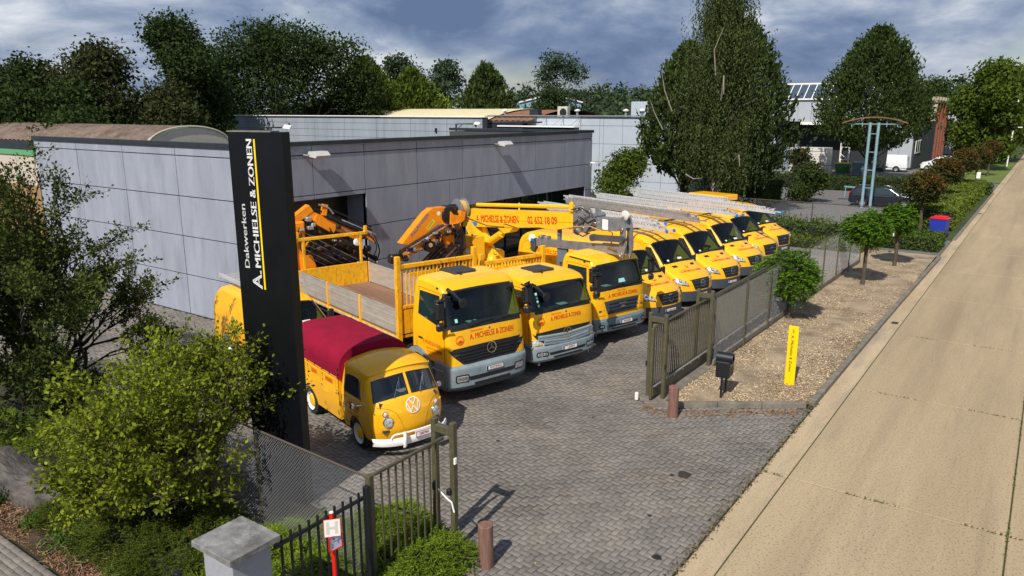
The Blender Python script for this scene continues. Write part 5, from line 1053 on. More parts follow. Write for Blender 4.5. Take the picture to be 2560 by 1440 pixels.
for i, (x, y) in enumerate([(-30.2, 36.7), (-31.5, 24.5)]):
    t = thing('roof_lamp', ['black bracket with white lamp standing on the roof edge right of the pylon', 'black bracket with white lamp on the roof just over the pylon top'][i], 'lamp', (x if i == 0 else -31.0, y if i == 0 else 23.0, 5.35), R(0), 'lamps on roof brackets')
    m_ = MB().box((0, 0, .45), (.07, .07, .9)).bar((0, 0, .88), (.85, .75, .9), .06, .06).bar((0, 0, .5), (.3, .27, .88), .04, .04); m_.build('bracket', BKP, t); MB().prism([(-.22, -.06), (.12, -.10), (.22, .06), (-.1, .12)], 'y', -.15, .15).build('lamp_head', WHT, t, (.95, .85, .92), (0, 0, R(40)))
# ---------------------------------------------------------------- buildings behind
def corr(name, x0, x1, yc, half, z0, zc, m, parent, nx, amp=.035, wl=.55):
    mb = MB(); r = (half ** 2 + (zc - z0) ** 2) / (2 * (zc - z0)); a0 = math.asin(half / r); G = []
    for i in range(nx + 1):
        x = x0 + (x1 - x0) * i / nx; a = amp * math.sin(2 * PI * x / wl); G.append([(x, yc + (r + a) * math.sin(t), zc - r + (r + a) * math.cos(t)) for t in np.linspace(-a0, a0, 15)])
    mb.grid(G); o = mb.build(name, m, parent)
    return r, a0
bb = thing('vaulted_shed', 'shed with a brown corrugated barrel roof and a pale rounded gable', 'building')
corr('roof', -75, -34.95, 21.7, 2.25, 5.42, 6.28, mat('brown_corrugated_sheet', (.085, .058, .045), .9, col2=(.17, .125, .10), vs=.9, dirt=((.28, .22, .17), 4, .6)), bb, 1200)
gb = [(21.7 - 2.2, 4.6), (21.7 + 2.2, 4.6)] + [(21.7 + 2.15 * math.cos(a), 5.40 + .82 * math.sin(a)) for a in np.linspace(0, PI, 15)]
MB().prism(gb, 'x', -35.1, -34.8).build('gable', mat('pale_concrete', (.42, .40, .36), .85, var=.15, dirt=((.2, .2, .18), 3, .5)), bb)
gt = MB(); P = [(-34.78, 21.7 + 2.2 * math.cos(a), 5.42 + .86 * math.sin(a)) for a in np.linspace(0, PI, 21)]; gt.tube(P, .05, 5, False); gt.build('gable_trim', mat('pale_trim', (.4, .38, .3), .8), bb)
for k in range(12): x0_ = -75 + k * 3.35; MB().box((x0_ + 1.65, 19.3, 2.35), (3.3, .3, 4.5)).build('wall_panel', mat('roughcast_wall', (.48, .42, .36), .95, var=.1, vs=30), bb); MB().box((x0_ + 1.65, 19.13, 1.5), (3.3, .1, 2.9)).build('lower_panel', mat('ochre_render', (.27, .17, .08), .9, var=.2, vs=9), bb)
MB().box((-55, 19.2, 4.75), (40, .25, .3)).build('fascia', mat('green_fascia', (.10, .30, .14), .6), bb); MB().box((-55, 19.25, 5.15), (40, .3, .5)).build('eaves', DKM, bb)
gw = mat('pale_blue_grey_cladding', (.235, .27, .325), .6, col2=(.29, .325, .38), vs=.5, dirt=((.13, .16, .20), .9, .6), stretch=(2.5, 1, .25))
bg_ = thing('long_low_building', 'long low pale blue-grey cladded building with streaked panels behind the pylon', 'building', (-31.2, 41, 0)); bg_.scale = (.82, .82, 1)
MB().box((-16.7, .5, 3.2), (33.4, .8, 6.4)).build('wall', PJ, bg_)
zr_ = [4.5, 5.08, 5.62, 6.13, 6.60]
for j in range(8):
    for k in range(4): MB().box((-33.4 + 4.18 * j + 2.09, 0.06, (zr_[k] + zr_[k + 1]) / 2), (4.15, .06, zr_[k + 1] - zr_[k] - .02), bev=.004).build('panel', gw, bg_)
MB().box((-16.7, .4, 6.65), (33.5, 1.1, .06)).build('parapet_cap', WHT, bg_); MB().box((-.1, .1, 3.5), (.45, .2, 6.2)).build('corner_post', DKM, bg_); MB().box((-16.7, 4.5, 6.2), (33.4, 8, .1)).build('roof', DKM, bg_)
for x, z in ((-33.1, 6.2), (-24.6, 5.9), (-5.3, 5.7), (-1.0, 6.3)): MB().box((x, -.05, z - .1 if z > 6 else z), (.18, .15, .3), bev=.03).build('wall_lamp', BKP, bg_)
MB().box((-1.4, -.1, 5.35), (.9, .1, .4)).build('sign_board', WHT, bg_)
wp = mat('white_cladding', (.38, .43, .50), .5, var=.05, vs=.6, dirt=((.30, .35, .42), .8, .5))
bw = thing('white_panel_building', 'pale white-blue panelled building with a canopy behind the grey building and big trees', 'building', (-42.3, 56, 0))
MB().box((9.7, .6, 3.2), (19.0, 1.0, 6.4)).build('wall', PJ, bw); MB().box((9.7, 5.6, 6.3), (19.3, 10, .12)).build('roof', DKM, bw); MB().box((9.7, .3, 6.62), (19.4, .9, .09)).build('parapet_cap', STL, bw)
xs_ = [.2, 1.3, 3.0, 4.6, 6.3, 8.0, 9.7, 11.5, 11.85, 13.6, 15.4, 17.1, 18.6, 19.2]; zs_ = [.3, 1.45, 2.9, 4.37, 5.83, 6.56]
for a, b in zip(xs_[:-1], xs_[1:]):
    for c, d in zip(zs_[:-1], zs_[1:]): MB().box(((a + b) / 2, .07, (c + d) / 2), (b - a - .025, .06, d - c - .025), bev=.004).build('panel', wp, bw)
MB().box((5.6, -.4, 5.72), (7.9, 1.0, .12), bev=.02).build('canopy', WHT, bw); MB().box((5.8, .03, 5.2), (6.5, .08, .8)).build('window_pane', GLS, bw)
for k in range(5): MB().bar((2.3 + k * 1.7, -.85, 5.8), (2.9 + k * 1.7, .0, 6.5), .025).bar((2.9 + k * 1.7, .0, 5.8), (2.9 + k * 1.7, .0, 6.55), .05).build('canopy_stay', STL, bw)
MB().box((21.2, .8, 2.9), (2.6, .1, 5.2)).build('window_pane', mat('bluish_glass', (.05, .08, .09), .08), bw); MB().box((22.6, .7, 3.1), (.14, .12, 6.2)).build('corner_frame', mat('pale_blue_frame', (.2, .3, .4), .5), bw)
MB().box((16.3, 4, 7.1), (6.5, 3.0, 1.35), bev=.02).build('plant_room', wp, bw)
def rooft(x, y, z, kind, label):
    t = thing(kind, label, 'roof vent' if kind == 'roof_vent' else 'air conditioner', (x, y, z), 0, 'plant on the white building roof')
    if kind == 'roof_vent': MB().tube([(0, 0, 0), (0, 0, .55)], .12, 10).build('pipe', STL, t); MB().lathe([(.001, .2), (.28, .08), (.26, .0), (.1, 0)], 14, (0, 0, .5), 'z').build('cowl', WHT, t)
    else:
        MB().box((0, 0, .5), (1.0, .5, 1.0), bev=.03).build('cabinet', mat('beige_metal', (.5, .47, .4), .5), t); MB().lathe([(.001, -.02), (.34, -.02), (.34, 0)], 20, (.1, -.27, .5), 'y').build('fan_grille', BLK, t)
        for k in range(8): MB().box((-.505, 0, .12 + k * .1), (.01, .42, .05)).build('louvre', BLU, t)
rooft(-35.2, 57.5, 6.4, 'air_conditioner', 'beige air conditioning unit with a round fan on the roof edge')
for x, y, lb in ((-34.0, 57.8, 'tall grey cylindrical flue next to the air conditioning unit'), (-29.7, 58.5, 'mushroom vent, middle one of the white cowls on the roof'), (-28.2, 58.5, 'low white mushroom vent left of the roof plant room'), (-41.5, 57.5, 'vent on a dark stub above the canopy building'), (-25.9, 59.2, 'small white vent directly beside the plant room')): rooft(x, y, 6.5 if y < 59 else 6.45, 'roof_vent', lb)
MB().box((0, 0, .35), (.9, .6, .7)).build('chimney_stub', DKM, None, (-37.8, 57.0, 6.5)); tag(bpy.data.objects['chimney_stub'], 'dark square chimney stub on the pale roof edge', 'chimney')
cr_ = thing('cream_vault_roof_hall', 'hall with a long low cream barrel roof rising behind the blue-grey building', 'building')
corr('roof', -66, -41.5, 62, 7.0, 6.3, 7.22, mat('cream_roof_sheet', (.60, .53, .33), .7, var=.06, vs=2), cr_, 500, .02, 1.0)
corr('brown_roof', -41.5, -37, 62, 7.0, 6.2, 7.1, mat('brown_roof_sheet', (.22, .10, .05), .8, var=.2), cr_, 60, .03, .6); MB().box((-52, 62, 3.1), (28, 13.6, 6.2)).build('wall', DKM, cr_)
for i, (x, y, w, l, z, lb) in enumerate([(-81, 98, 11, 12, 7.6, 'pale blue corrugated shed with a shallow gable roof, far behind left'), (-72, 112, 10, 14, 9.6, 'larger pale blue corrugated shed with a gable roof in the distance')]):
    t = thing('blue_shed', lb, 'shed', (x, y, 0), R(38), 'far pale blue sheds'); bl = mat('pale_blue_sheet', (.20, .32, .42), .6, var=.1)
    MB().prism([(-w / 2, 0), (w / 2, 0), (w / 2, z - 1.2), (0, z), (-w / 2, z - 1.2)], 'y', -l / 2, l / 2).build('wall', bl, t)
    for k in range(10): MB().box((-w / 2 + (k + .5) * w / 10, -l / 2 - .03, (z - 1.5) / 2), (.12, .06, z - 1.5)).build('rib', mat('pale_rib', (.3, .42, .52), .6), t)
    for sg in (-1, 1): MB().bar((0, -l / 2 - .2, z + .05), (sg * (w / 2 + .2), -l / 2 - .2, z - 1.2), .1, .2).build('verge', WHT, t)
MB().tube([(0, 0, 0), (0, 0, 1.6)], .3, 10).lathe([(.001, .3), (.5, .1), (.5, 0), (.3, 0)], 12, (0, 0, 1.6), 'z').build('flue', STL, None, (-70.5, 86, 6.2)); tag(bpy.data.objects['flue'], 'pale round flue pipe with a cap sticking up before the blue shed', 'flue')
bs_ = thing('distant_dark_hall', 'dark blue hall with a bright roof edge glimpsed under the big oak', 'building'); MB().box((-66, 56, 3.6), (12, 4, 7.2)).build('wall', mat('dark_blue_wall', (.012, .03, .055), .6), bs_); MB().box((-66, 53.9, 7.25), (12, .3, .12)).build('roof_edge', WHT, bs_)
bs_ = thing('distant_green_hall', 'greenish shed half hidden among the left trees', 'building'); MB().box((-75, 33, 3.4), (16, 5, 7.0)).build('wall', mat('green_wall', (.05, .16, .12), .6), bs_); MB().box((-75, 30.4, 6.95), (16, .3, .2)).build('roof_edge', WHT, bs_)
# white skylight hall on the right
sk = thing('skylight_hall', 'pale hall with a row of sloping skylights over a dark open bay and lattice column', 'building', (-27.5, 96, 0))
wg = mat('pale_grey_cladding', (.36, .39, .44), .5, var=.05, vs=1)
for k in range(8): MB().box((-.6 + k * 1.55, .1, 7.05), (1.53, .12, 2.5), bev=.01).build('panel', wg, sk)
MB().box((5, 3.5, 4), (13, .2, 8)).build('back_wall', mat('dark_bay', (.012, .016, .02), .7), sk); MB().box((5, 1.8, 8.2), (13, 3.4, .12)).build('ceiling', DKM, sk); MB().box((-.9, 1.5, 4), (.6, 3, 8)).build('side_wall', wg, sk)
MB().box((5, .0, 8.4), (13.2, .4, .16)).build('eaves', WHT, sk); MB().box((5, 2.6, 10.25), (13.2, .5, .18)).build('ridge', WHT, sk)
MB().add([(-1.5, .1, 8.45), (11.5, .1, 8.45), (11.5, 2.5, 10.2), (-1.5, 2.5, 10.2)], [(0, 1, 2, 3)]).build('skylight_glass', mat('skylight_glass', (.05, .075, .11), .15), sk)
for k in range(15): MB().bar((-1.4 + k * .92, .06, 8.5), (-1.4 + k * .92, 2.46, 10.26), .09, .06).build('glazing_bar', WHT, sk)
MB().box((3.7, .0, 5.6), (3.0, .15, .35)).build('sign_board', WHT, sk)
lt = MB()
for x in (7.0, 7.9):
    for y in (0, .5): lt.bar((x, y, 0), (x, y, 5.8), .09)
for k in range(8): lt.bar((7.0, 0, k * .72), (7.9, 0, k * .72 + (.72 if k % 2 else 0)), .05).bar((7.9 if k % 2 == 0 else 7.0, 0, k * .72), (7.0 if k % 2 == 0 else 7.9, 0, (k + 1) * .72), .05)
lt.build('lattice_column', WHT, sk)
for k in range(4): MB().box((8.4 + k * 1.45, 8.0, 3.0), (1.43, .15, 5.4)).build('panel', wg, sk)
MB().box((13.5, 17, 2.9), (.2, 18, 5.6)).build('side_wall', mat('slate_grey_wall', (.045, .055, .065), .7, var=.1), sk)
for k in range(3): MB().box((13.63, 10.0 + k * 1.6, 2.7), (.06, 1.3, 1.6)).build('window_frame', WHT, sk); MB().box((13.68, 10.0 + k * 1.6, 2.7), (.03, 1.05, 1.35)).build('window_pane', GLS, sk)
rc = thing('brick_gabled_building', 'narrow red brick facade with tall pale window strips and a stepped top', 'building', (-14.9, 126, 0))
BR = mat('red_brick', (.23, .06, .03), .85, var=.2, vs=4, bump=.4, bs=8)
MB().box((0, 7, 4.2), (.5, 14, 8.4)).build('wall', BR, rc)
for k in range(5): MB().box((.35, .5 + k * 3.3, 4.3), (.3, .7, 8.6)).build('pier', BR, rc); MB().box((.1, .5 + k * 3.3, 8.8), (.9, .8, .5)).build('merlon', mat('weathered_stone', (.3, .28, .2), .9, var=.2), rc)
for k in range(4): MB().box((.32, 2.15 + k * 3.3, 3.0), (.08, 1.2, 5.4)).build('window_strip', mat('pale_stone', (.42, .36, .3), .8, var=.1), rc)
MB().box((.1, 7, 8.35), (.8, 14.4, .3)).build('cornice', mat('weathered_stone', (.3, .28, .2), .9), rc); MB().box((.2, -.1, 4), (.6, .3, 8)).build('corner_pier', mat('pale_stone', (.42, .36, .3), .8), rc)
t = thing('far_grey_building', 'pale grey building with a flat white roof edge behind the brick facade', 'building'); MB().box((-18, 150, 3.6), (12, 8, 7.2)).build('wall', wg, t); MB().box((-18, 146, 7.4), (12.2, .4, .4)).build('roof_edge', WHT, t)
# ---------------------------------------------------------------- pylon sign
BLS = mat('black_sign_sheet', (.0035, .004, .006), .32, var=.2, vs=2, spec=.4)
pa = math.atan2(8.01 - 7.75, -10.16 + 11.33)
py = thing('pylon_sign', 'tall black pylon sign with white vertical lettering and a yellow line', 'sign', (-11.33, 7.75, 0), pa); Wp = 1.13
MB().box((.45, .10, 3.345), (.90, .20, 6.65), bev=.006).build('front_panel', BLS, py); MB().box((.92, .13, 3.33), (.06, .12, 6.6)).build('recess', BLS, py); MB().box((Wp - .12, .10, 3.345), (.24, .20, 6.65), bev=.006).build('side_panel', BLS, py)
MB().box((.45, .10, 6.675), (.92, .22, .02)).build('cap', mat('dirty_zinc', (.16, .15, .13), .7, var=.3), py)
f = lambda x0, z0: (lambda u, v: (x0 - v, -.004, z0 + u))
L = MB()
text(L, 'MICHIELSE', lambda u, v: f(.50, 4.38)(u, v), .125, 1.12, 'l', bold=.012); LW = mat('white_vinyl', (.8, .8, .82), .4); L.build('lettering', LW, py); L = MB()
text(L, '& ZONEN', lambda u, v: f(.50, 5.58)(u, v), .125, .96, 'l', bold=.012); L.build('lettering', LW, py); L = MB()
text(L, 'A', lambda u, v: f(.50, 4.0)(u, v), .215, .25, 'l', bold=.014); text(L, '.', lambda u, v: f(.50, 4.27)(u, v), .19, .05, 'l', bold=.01); L.build('lettering', LW, py); L = MB()
text(L, 'Dakwerken', lambda u, v: f(.255, 4.36)(u, v), .105, 1.10, 'l', bold=.005); L.build('lettering', mat('white_vinyl', (.8, .8, .82), .4), py)
MB().box((.555, -.004, 5.275), (.034, .006, 2.55)).build('yellow_line', mat('yellow_vinyl', (.85, .58, .005), .4), py)
# ---------------------------------------------------------------- gates and fences
def portal(parent, y, xa=-7.45, xb=-7.05, h=2.25):
    m = MB()
    for x in (xa, xb): m.box((x, y, h / 2), (.09, .11, h), bev=.012)
    m.box(((xa + xb) / 2, y, h - .16), (xb - xa - .08, .10, .13), bev=.008); return m.build('portal_frame', OLV, parent)
def bars(parent, x, ys_, z0, z1, w=.026, m=OLV, nm='bar'):
    me = MB().box((0, 0, (z1 - z0) / 2), (w, w, z1 - z0)).mesh(nm, m)
    for y in ys_: link(nm, me, parent, (x, y, z0))
ga = thing('sliding_gate', 'olive green sliding gate with many upright bars, rolled back along the fence', 'gate')
bars(ga, -7.25, np.arange(16.2, 25.6, .118), .45, 1.93)
MB().box((-7.25, 20.9, 1.96), (.06, 9.6, .05), bev=.01).build('top_rail', OLV, ga); MB().box((-7.25, 20.9, .33), (.11, 9.6, .24), bev=.012).build('bottom_beam', OLV, ga)
MB().box((-7.18, 20.9, .475), (.05, 9.6, .012)).build('toothed_rack', STL, ga)
for y in (16.1, 25.65): MB().box((-7.25, y, 1.05), (.07, .09, 1.8), bev=.01).build('end_stile', OLV, ga)
for k in range(16): MB().box((-7.185, 16.8 + k * .55, .42), (.02, .06, .03)).build('bracket', mat('pale_bolt', (.6, .6, .5), .5), ga)
gp = thing('gate_posts', 'pair of olive green double-post frames guiding the sliding gate', 'gate frame'); portal(gp, 16.38); portal(gp, 19.42)
for x in (-7.0, -7.5): MB().box((x, 16.32, .95), (.03, .05, .14), bev=.01).build('sensor', BLK, gp)
MB().box((-7.25, 17.9, .06), (.6, 3.6, .10), bev=.02).build('concrete_base', KRB, gp); MB().box((-7.62, 16.1, .13), (.09, .09, .22), bev=.03).build('white_stop', WHT, gp)
gl = thing('receiving_gate_frame', 'olive green double-post frame with a dangling white cord, closing side of the gate', 'gate frame'); portal(gl, 8.45, -7.50, -7.12)
MB().tube([(-7.48, 8.38, 1.02), (-7.38, 8.36, 1.07), (-7.2, 8.36, .96), (-7.1, 8.36, .92), (-7.05, 8.36, .76)], .014, 6).build('cord', WHT, gl); MB().box((-7.06, 8.42, 1.62), (.035, .07, .12), bev=.015).build('sensor', PLT, gl)
MB().box((-7.46, 8.38, 1.1), (.08, .1, .16), bev=.02).box((-7.16, 8.38, 1.08), (.08, .1, .12), bev=.02).build('lock_box', BLK, gl)
fl = thing('bar_fence', 'olive green upright-bar fence section between the corner post and the gate frame', 'fence')
bars(fl, -7.31, np.linspace(7.05, 8.25, 9), .12, 1.93, .024); MB().bar((-7.31, 6.9, 1.95), (-7.31, 8.42, 1.95), .05, .04).build('rail', OLV, fl); MB().bar((-7.31, 6.9, .13), (-7.31, 8.42, .13), .04, .04).build('rail', OLV, fl)
MB().box((-7.40, 6.9, .96), (.10, .10, 1.92), bev=.01).build('corner_post', OLV, fl)
fk = thing('black_railing', 'black metal railing with upright pickets beside the grey pillar', 'fence')
bars(fk, -7.42, np.linspace(5.36, 6.7, 10), .15, 1.72, .026, BKP, 'picket'); MB().bar((-7.42, 5.25, 1.60), (-7.42, 6.85, 1.60), .04, .045).build('rail', BKP, fk); MB().bar((-7.42, 5.25, .35), (-7.42, 6.85, .35), .04, .045).build('rail', BKP, fk); MB().box((-7.36, 6.80, .9), (.09, .08, 1.8), bev=.008).build('post', BKP, fk)
fk2 = thing('black_side_gate', 'black metal gate end in front of the grey pillar at the frame bottom', 'gate'); MB().box((-8.28, 4.42, .65), (.09, .09, 1.45), bev=.01).build('post', BKP, fk2); MB().box((-8.45, 4.18, .72), (.10, .10, .98), bev=.01).build('stile', BKP, fk2); MB().bar((-8.45, 4.18, 1.10), (-8.62, 3.3, 1.10), .05, .06).build('rail', BKP, fk2)
for k in range(6): MB().box((-8.47 - k * .028, 4.06 - k * .145, .60), (.028, .028, 1.14)).build('picket', BKP, fk2)
# chain link
def chain(parent, a, b, z0, z1, pitch=.062, r=.0016, m=None, name='wire_mesh'):
    a = np.array(a, float); b = np.array(b, float); L = np.hypot(*(b - a)); d = (b - a) / L; H = z1 - z0; n = int((L + H) / pitch) + 1; V = []; F = []; c = 0; nrm = np.array([-d[1], d[0]])
    for sgn in (1, -1):
        for k in range(n):
            u0 = k * pitch - (H if sgn > 0 else 0); p0 = [u0, 0.]; p1 = [u0 + sgn * H, H]
            if sgn < 0: p0[0] = k * pitch; p1[0] = p0[0] - H
            # clip to 0..L
            def cl(p, q):
                if p[0] < 0: t = -p[0] / (q[0] - p[0]) if q[0] != p[0] else 0; return [0, p[1] + t * (q[1] - p[1])]
                if p[0] > L: t = (L - p[0]) / (q[0] - p[0]); return [L, p[1] + t * (q[1] - p[1])]
                return p
            if (p0[0] < 0 and p1[0] < 0) or (p0[0] > L and p1[0] > L): continue
            q0, q1 = cl(p0, p1), cl(p1, p0); 
            P0 = np.array([*(a + d * q0[0]), z0 + q0[1]]); P1 = np.array([*(a + d * q1[0]), z0 + q1[1]])
            off = nrm * r * 1.5 * sgn
            for P in (P0, P1):
                w = P + np.array([*off, 0]); t_ = np.array([d[0] * .7, d[1] * .7, -.7 * sgn]) * r
                V += [w + t_, w - t_ * .5 + np.array([*nrm, 0]) * r * .87, w - t_ * .5 - np.array([*nrm, 0]) * r * .87]
            F += [(c, c + 1, c + 4, c + 3), (c + 1, c + 2, c + 5, c + 4), (c + 2, c, c + 3, c + 5)]; c += 6
    o = link(name, npmesh(name, V, F, m or STL), parent); o['kind'] = 'stuff'; return o
WIRE = mat('fence_wire', (.42, .43, .45), .4, .3)
DGR = mat('dark_green_wire', (.55, .56, .57), .45, .1)
fc = thing('chain_link_fence', 'silvery chain link fence running past the foot of the pylon', 'fence')
chain(fc, (-7.45, 6.92), (-15.5, 7.25), .05, 1.83, .066, .0018, WIRE); MB().tube([(-7.45, 6.92, 1.86), (-15.5, 7.25, 1.86)], .02, 6).build('top_rail', mat('brown_rail', (.08, .06, .05), .6), fc)
for x in (-10.2, -12.9, -15.4): MB().tube([(x, 7.02 - (x + 10) * .04, 0), (x, 7.02 - (x + 10) * .04, 1.9)], .024, 8).build('post', OLV, fc)
fr = thing('chain_link_fence', 'chain link fence behind the mailbox and the little round trees', 'fence')
chain(fr, (-6.95, 19.5), (-6.75, 37.6), .08, 2.12, .075, .0013, DGR); MB().tube([(-6.95, 19.5, 2.13), (-6.75, 37.6, 2.13)], .016, 6).build('top_wire', mat('brown_rail', (.08, .06, .05), .6), fr)
for k in range(8): y = 21.9 + k * 2.25; MB().tube([(-6.93 + .011 * (y - 19.5), y, 0), (-6.93 + .011 * (y - 19.5), y, 2.15)], .026, 8).build('post', OLV, fr)
MB().bar((-6.95, 19.5, .2), (-6.75, 37.6, .2), .04, .14).build('bottom_board', KRB, fr)
fb = thing('wire_fence', 'thin wire fence with olive posts between the hedge and the car park', 'fence')
for i, (x0, x1) in enumerate([(-22, -7.0)]): MB().tube([(x0, 44.95, 1.93), (x1, 45.0, 1.9)], .025, 6).tube([(x0, 44.95, 1.0), (x1, 45.0, 1.0)], .006, 4).tube([(x0, 44.95, .4), (x1, 45.0, .4)], .006, 4).build('wire', mat('brown_rail', (.08, .06, .05), .6), fb)
for x in (-21, -17.5, -14.1, -10.8, -7.1): MB().tube([(x, 44.97, 0), (x, 44.97, 1.95)], .035, 8).build('post', OLV, fb)
chain(fb, (-22, 44.96), (-7, 45.0), .1, 1.9, .12, .0022, DGR)
ff = thing('far_wire_fence', 'thin far wire fence in front of the white vans', 'fence'); MB().tube([(-30, 76.9, 1.95), (-8.9, 76.9, 1.95)], .03, 6).tube([(-30, 76.9, 1.2), (-8.9, 76.9, 1.2)], .01, 4).build('wire', BKP, ff)
for x in (-24, -19, -14.2, -9.2): MB().tube([(x, 76.9, 0), (x, 76.9, 2)], .04, 8).build('post', OLV, ff)
# ---------------------------------------------------------------- street furniture
WD1 = mat('reddish_timber', (.15, .075, .055), .85, col2=(.22, .12, .09), vs=9, bump=.6, bs=30, stretch=(2, 2, .25), dirt=((.06, .035, .03), 6, .5))
for i, (x, y, h) in enumerate([(-6.46, 8.42, .73), (-6.49, 15.72, .76)]):
    m = MB().lathe([(.001, h), (.105, h), (.118, h - .012), (.122, 0)], 24, axis='z'); o = m.build('bollard', WD1, None, (x, y, 0), (R(1.2), 0, 0)); tag(o, ['reddish round timber bollard on the paving beside the closing-side gate frame', 'reddish round timber bollard at the sliding gate end of the driveway'][i], 'bollard', 'timber bollards at the entrance')
t = thing('mailbox', 'black mailbox with a rounded newspaper tube on two black legs', 'mailbox', (-5.95, 17.55, 0), R(5))
for y in (-.28, .28): MB().box((-.0, y * .75, .45), (.05, .05, .9), bev=.004).build('leg', BKP, t)
MB().box((0, 0, .80), (.34, .46, .42), bev=.02).build('box', BKP, t); MB().lathe([(.09, -.2), (.135, -.2), (.135, .2), (.09, .2)], 18, (0, 0, 1.06), 'x').build('newspaper_tube', BKP, t); MB().box((.175, .05, .9), (.01, .3, .03)).build('letter_slot', STL, t)
t = thing('yellow_house_sign', 'upright yellow address board with the number 5 and vertical black lettering', 'sign', (-4.82, 19.32, 0), R(2)); MB().box((0, 0, .83), (.25, .05, 1.62), bev=.006).build('board', mat('bright_yellow_sign', (.88, .57, .0), .4), t)
L = MB(); ft = lambda x0, z0: (lambda u, v: (x0 + v, -.029, z0 - u)); BT = mat('black_lettering', (.01, .01, .01), .5)
text(L, 'A. Michielse & Zonen', ft(-.045, 1.40), .075, .98, 'l', bold=.002); L.build('lettering', BT, t); L = MB(); text(L, '5', lambda u, v: (u, -.029, 1.50 + v - .03), .09); L.build('house_number', BT, t)
# grey pillar with stone cap
t = thing('gate_pillar', 'pale rendered square pillar with a weathered bluestone cap', 'pillar', (-7.74, 4.93, 0)); MB().box((0, 0, .85), (.60, .56, 1.70), bev=.008).build('shaft', mat('pale_render', (.30, .31, .355), .85, var=.06, vs=14, bump=.4, bs=120), t)
CAPM = mat('weathered_bluestone', (.10, .095, .095), .8, col2=(.24, .235, .24), vs=2.6, bump=.4, bs=30, dirt=((.42, .42, .43), 5, .55)); MB().box((0, 0, 1.745), (.80, .74, .085), bev=.008).build('capstone', CAPM, t)
# H marker post
t = thing('hydrant_marker_post', 'red round post with a white square H plate and a small slanted red-edged plate', 'sign post', (-7.14, 5.96, 0), 0)
MB().lathe([(.001, 1.86), (.026, 1.86), (.03, 1.85)], 16, axis='z').build('post_cap', WHT, t); RP = mat('red_post_paint', (.62, .012, .008), .4, var=.1); MB().lathe([(.03, 0), (.03, 1.85)], 16, axis='z').build('post', RP, t)
a = -.62; M = Matrix.Rotation(a, 4, 'X'); 
pl_ = MB().box((0, 0, 0), (.21, .012, .235), M=Matrix.Identity(4)); po = pl_.build('plate', mat('off_white_plate', (.72, .70, .68), .4), t, (.045, -.038, 1.66), (R(-6), 0, R(50)))
L = MB(); f = lambda u, v: (u, -.008, v)
for x in (-.055, .055): poly(L, f, [(x - .02, -.085), (x + .02, -.085), (x + .02, .085), (x - .02, .085)])
poly(L, f, [(-.035, -.018), (.035, -.018), (.035, .018), (-.035, .018)]); L.build('letter_h', mat('faded_grey_print', (.52, .49, .47), .5), po)
e = MB(); [e.bar(p, q, .008) for p, q in (((-.105, -.004, .12), (.105, -.004, .12)), ((-.107, -.004, -.12), (-.107, -.004, .12)), ((.107, -.004, -.12), (.107, -.004, .12)))]; e.build('plate_edge', RP, po)
p2 = MB().box((0, 0, 0), (.20, .012, .20)).build('number_plate', mat('pale_blue_plate', (.52, .55, .72), .4), t, (.045, .0, 1.43), (0, 0, R(84)))
e = MB(); [e.bar(p, q, .016) for p, q in (((-.1, -.008, .1), (.1, -.008, .1)), ((-.1, -.008, -.1), (.1, -.008, -.1)), ((-.1, -.008, -.1), (-.1, -.008, .1)), ((.1, -.008, -.1), (.1, -.008, .1)))]; e.build('red_border', RP, p2)
L = MB(); text(L, '2', lambda u, v: (u - .05, -.010, v - .06), .06); text(L, '1', lambda u, v: (u + .04, -.010, v - .03), .06); text(L, '4', lambda u, v: (u - .03, -.010, v + .035), .05); poly(L, lambda u, v: (u, -.010, v), [(-.06, .018), (.07, .018), (.07, .024), (-.06, .024)]); L.build('numerals', BT, p2)
# wheelie bin, sign frame, far bins and boxes
t = thing('wheelie_bin', 'blue wheelie bin with a bright red lid at the roadside', 'bin', (-4.75, 49.0, 0), R(-10)); MB().prism([(-.36, 0), (.36, 0), (.44, 1.0), (-.44, 1.0)], 'y', -.36, .36).build('body', mat('blue_bin', (.012, .03, .30), .45), t); MB().box((0, 0, 1.06), (.92, .8, .10), bev=.04).box((0, .05, 1.14), (.7, .5, .08), bev=.04).build('lid', mat('red_lid', (.6, .01, .02), .4), t)
for x in (-.34, .34): MB().lathe([(.001, -.05), (.1, -.05), (.1, .05), (.001, .05)], 14, (x, .4, .1), 'x').build('wheel', BLK, t)
t = thing('arched_sign_frame', 'pale blue double-pole frame topped by a wide rusty curved roof', 'sign frame', (-10.8, 60.6, 0), R(12)); LB_ = mat('pale_blue_steel', (.20, .32, .38), .5, var=.1)
for x in (-.28, .28): MB().tube([(x, 0, 0), (x, 0, 6.2)], .105, 12).build('pole', LB_, t)
for z in (1.5, 2.8, 4.1, 5.4): MB().bar((-.28, 0, z), (.28, 0, z), .05).build('tie', LB_, t)
MB().bar((-1.8, 0, 6.1), (1.8, 0, 6.1), .06).build('cross_beam', LB_, t); G = [[(2.15 * u, y, 6.62 - .42 * u * u + o_) for y in (-.3, .3)] for o_ in (0,) for u in np.linspace(-1, 1, 17)]; c_ = MB().grid(G).grid([[(p[0], p[1], p[2] - .08) for p in r] for r in G]).grid([[G[i][0], (G[i][0][0], G[i][0][1], G[i][0][2] - .08)] for i in range(17)]); c_.build('curved_roof', mat('rusty_timber', (.17, .09, .045), .8, var=.3), t)
for x in (-1.5, -.8, .8, 1.5): MB().bar((x, 0, 5.9), (x, 0, 6.45), .05).build('hanger', LB_, t)
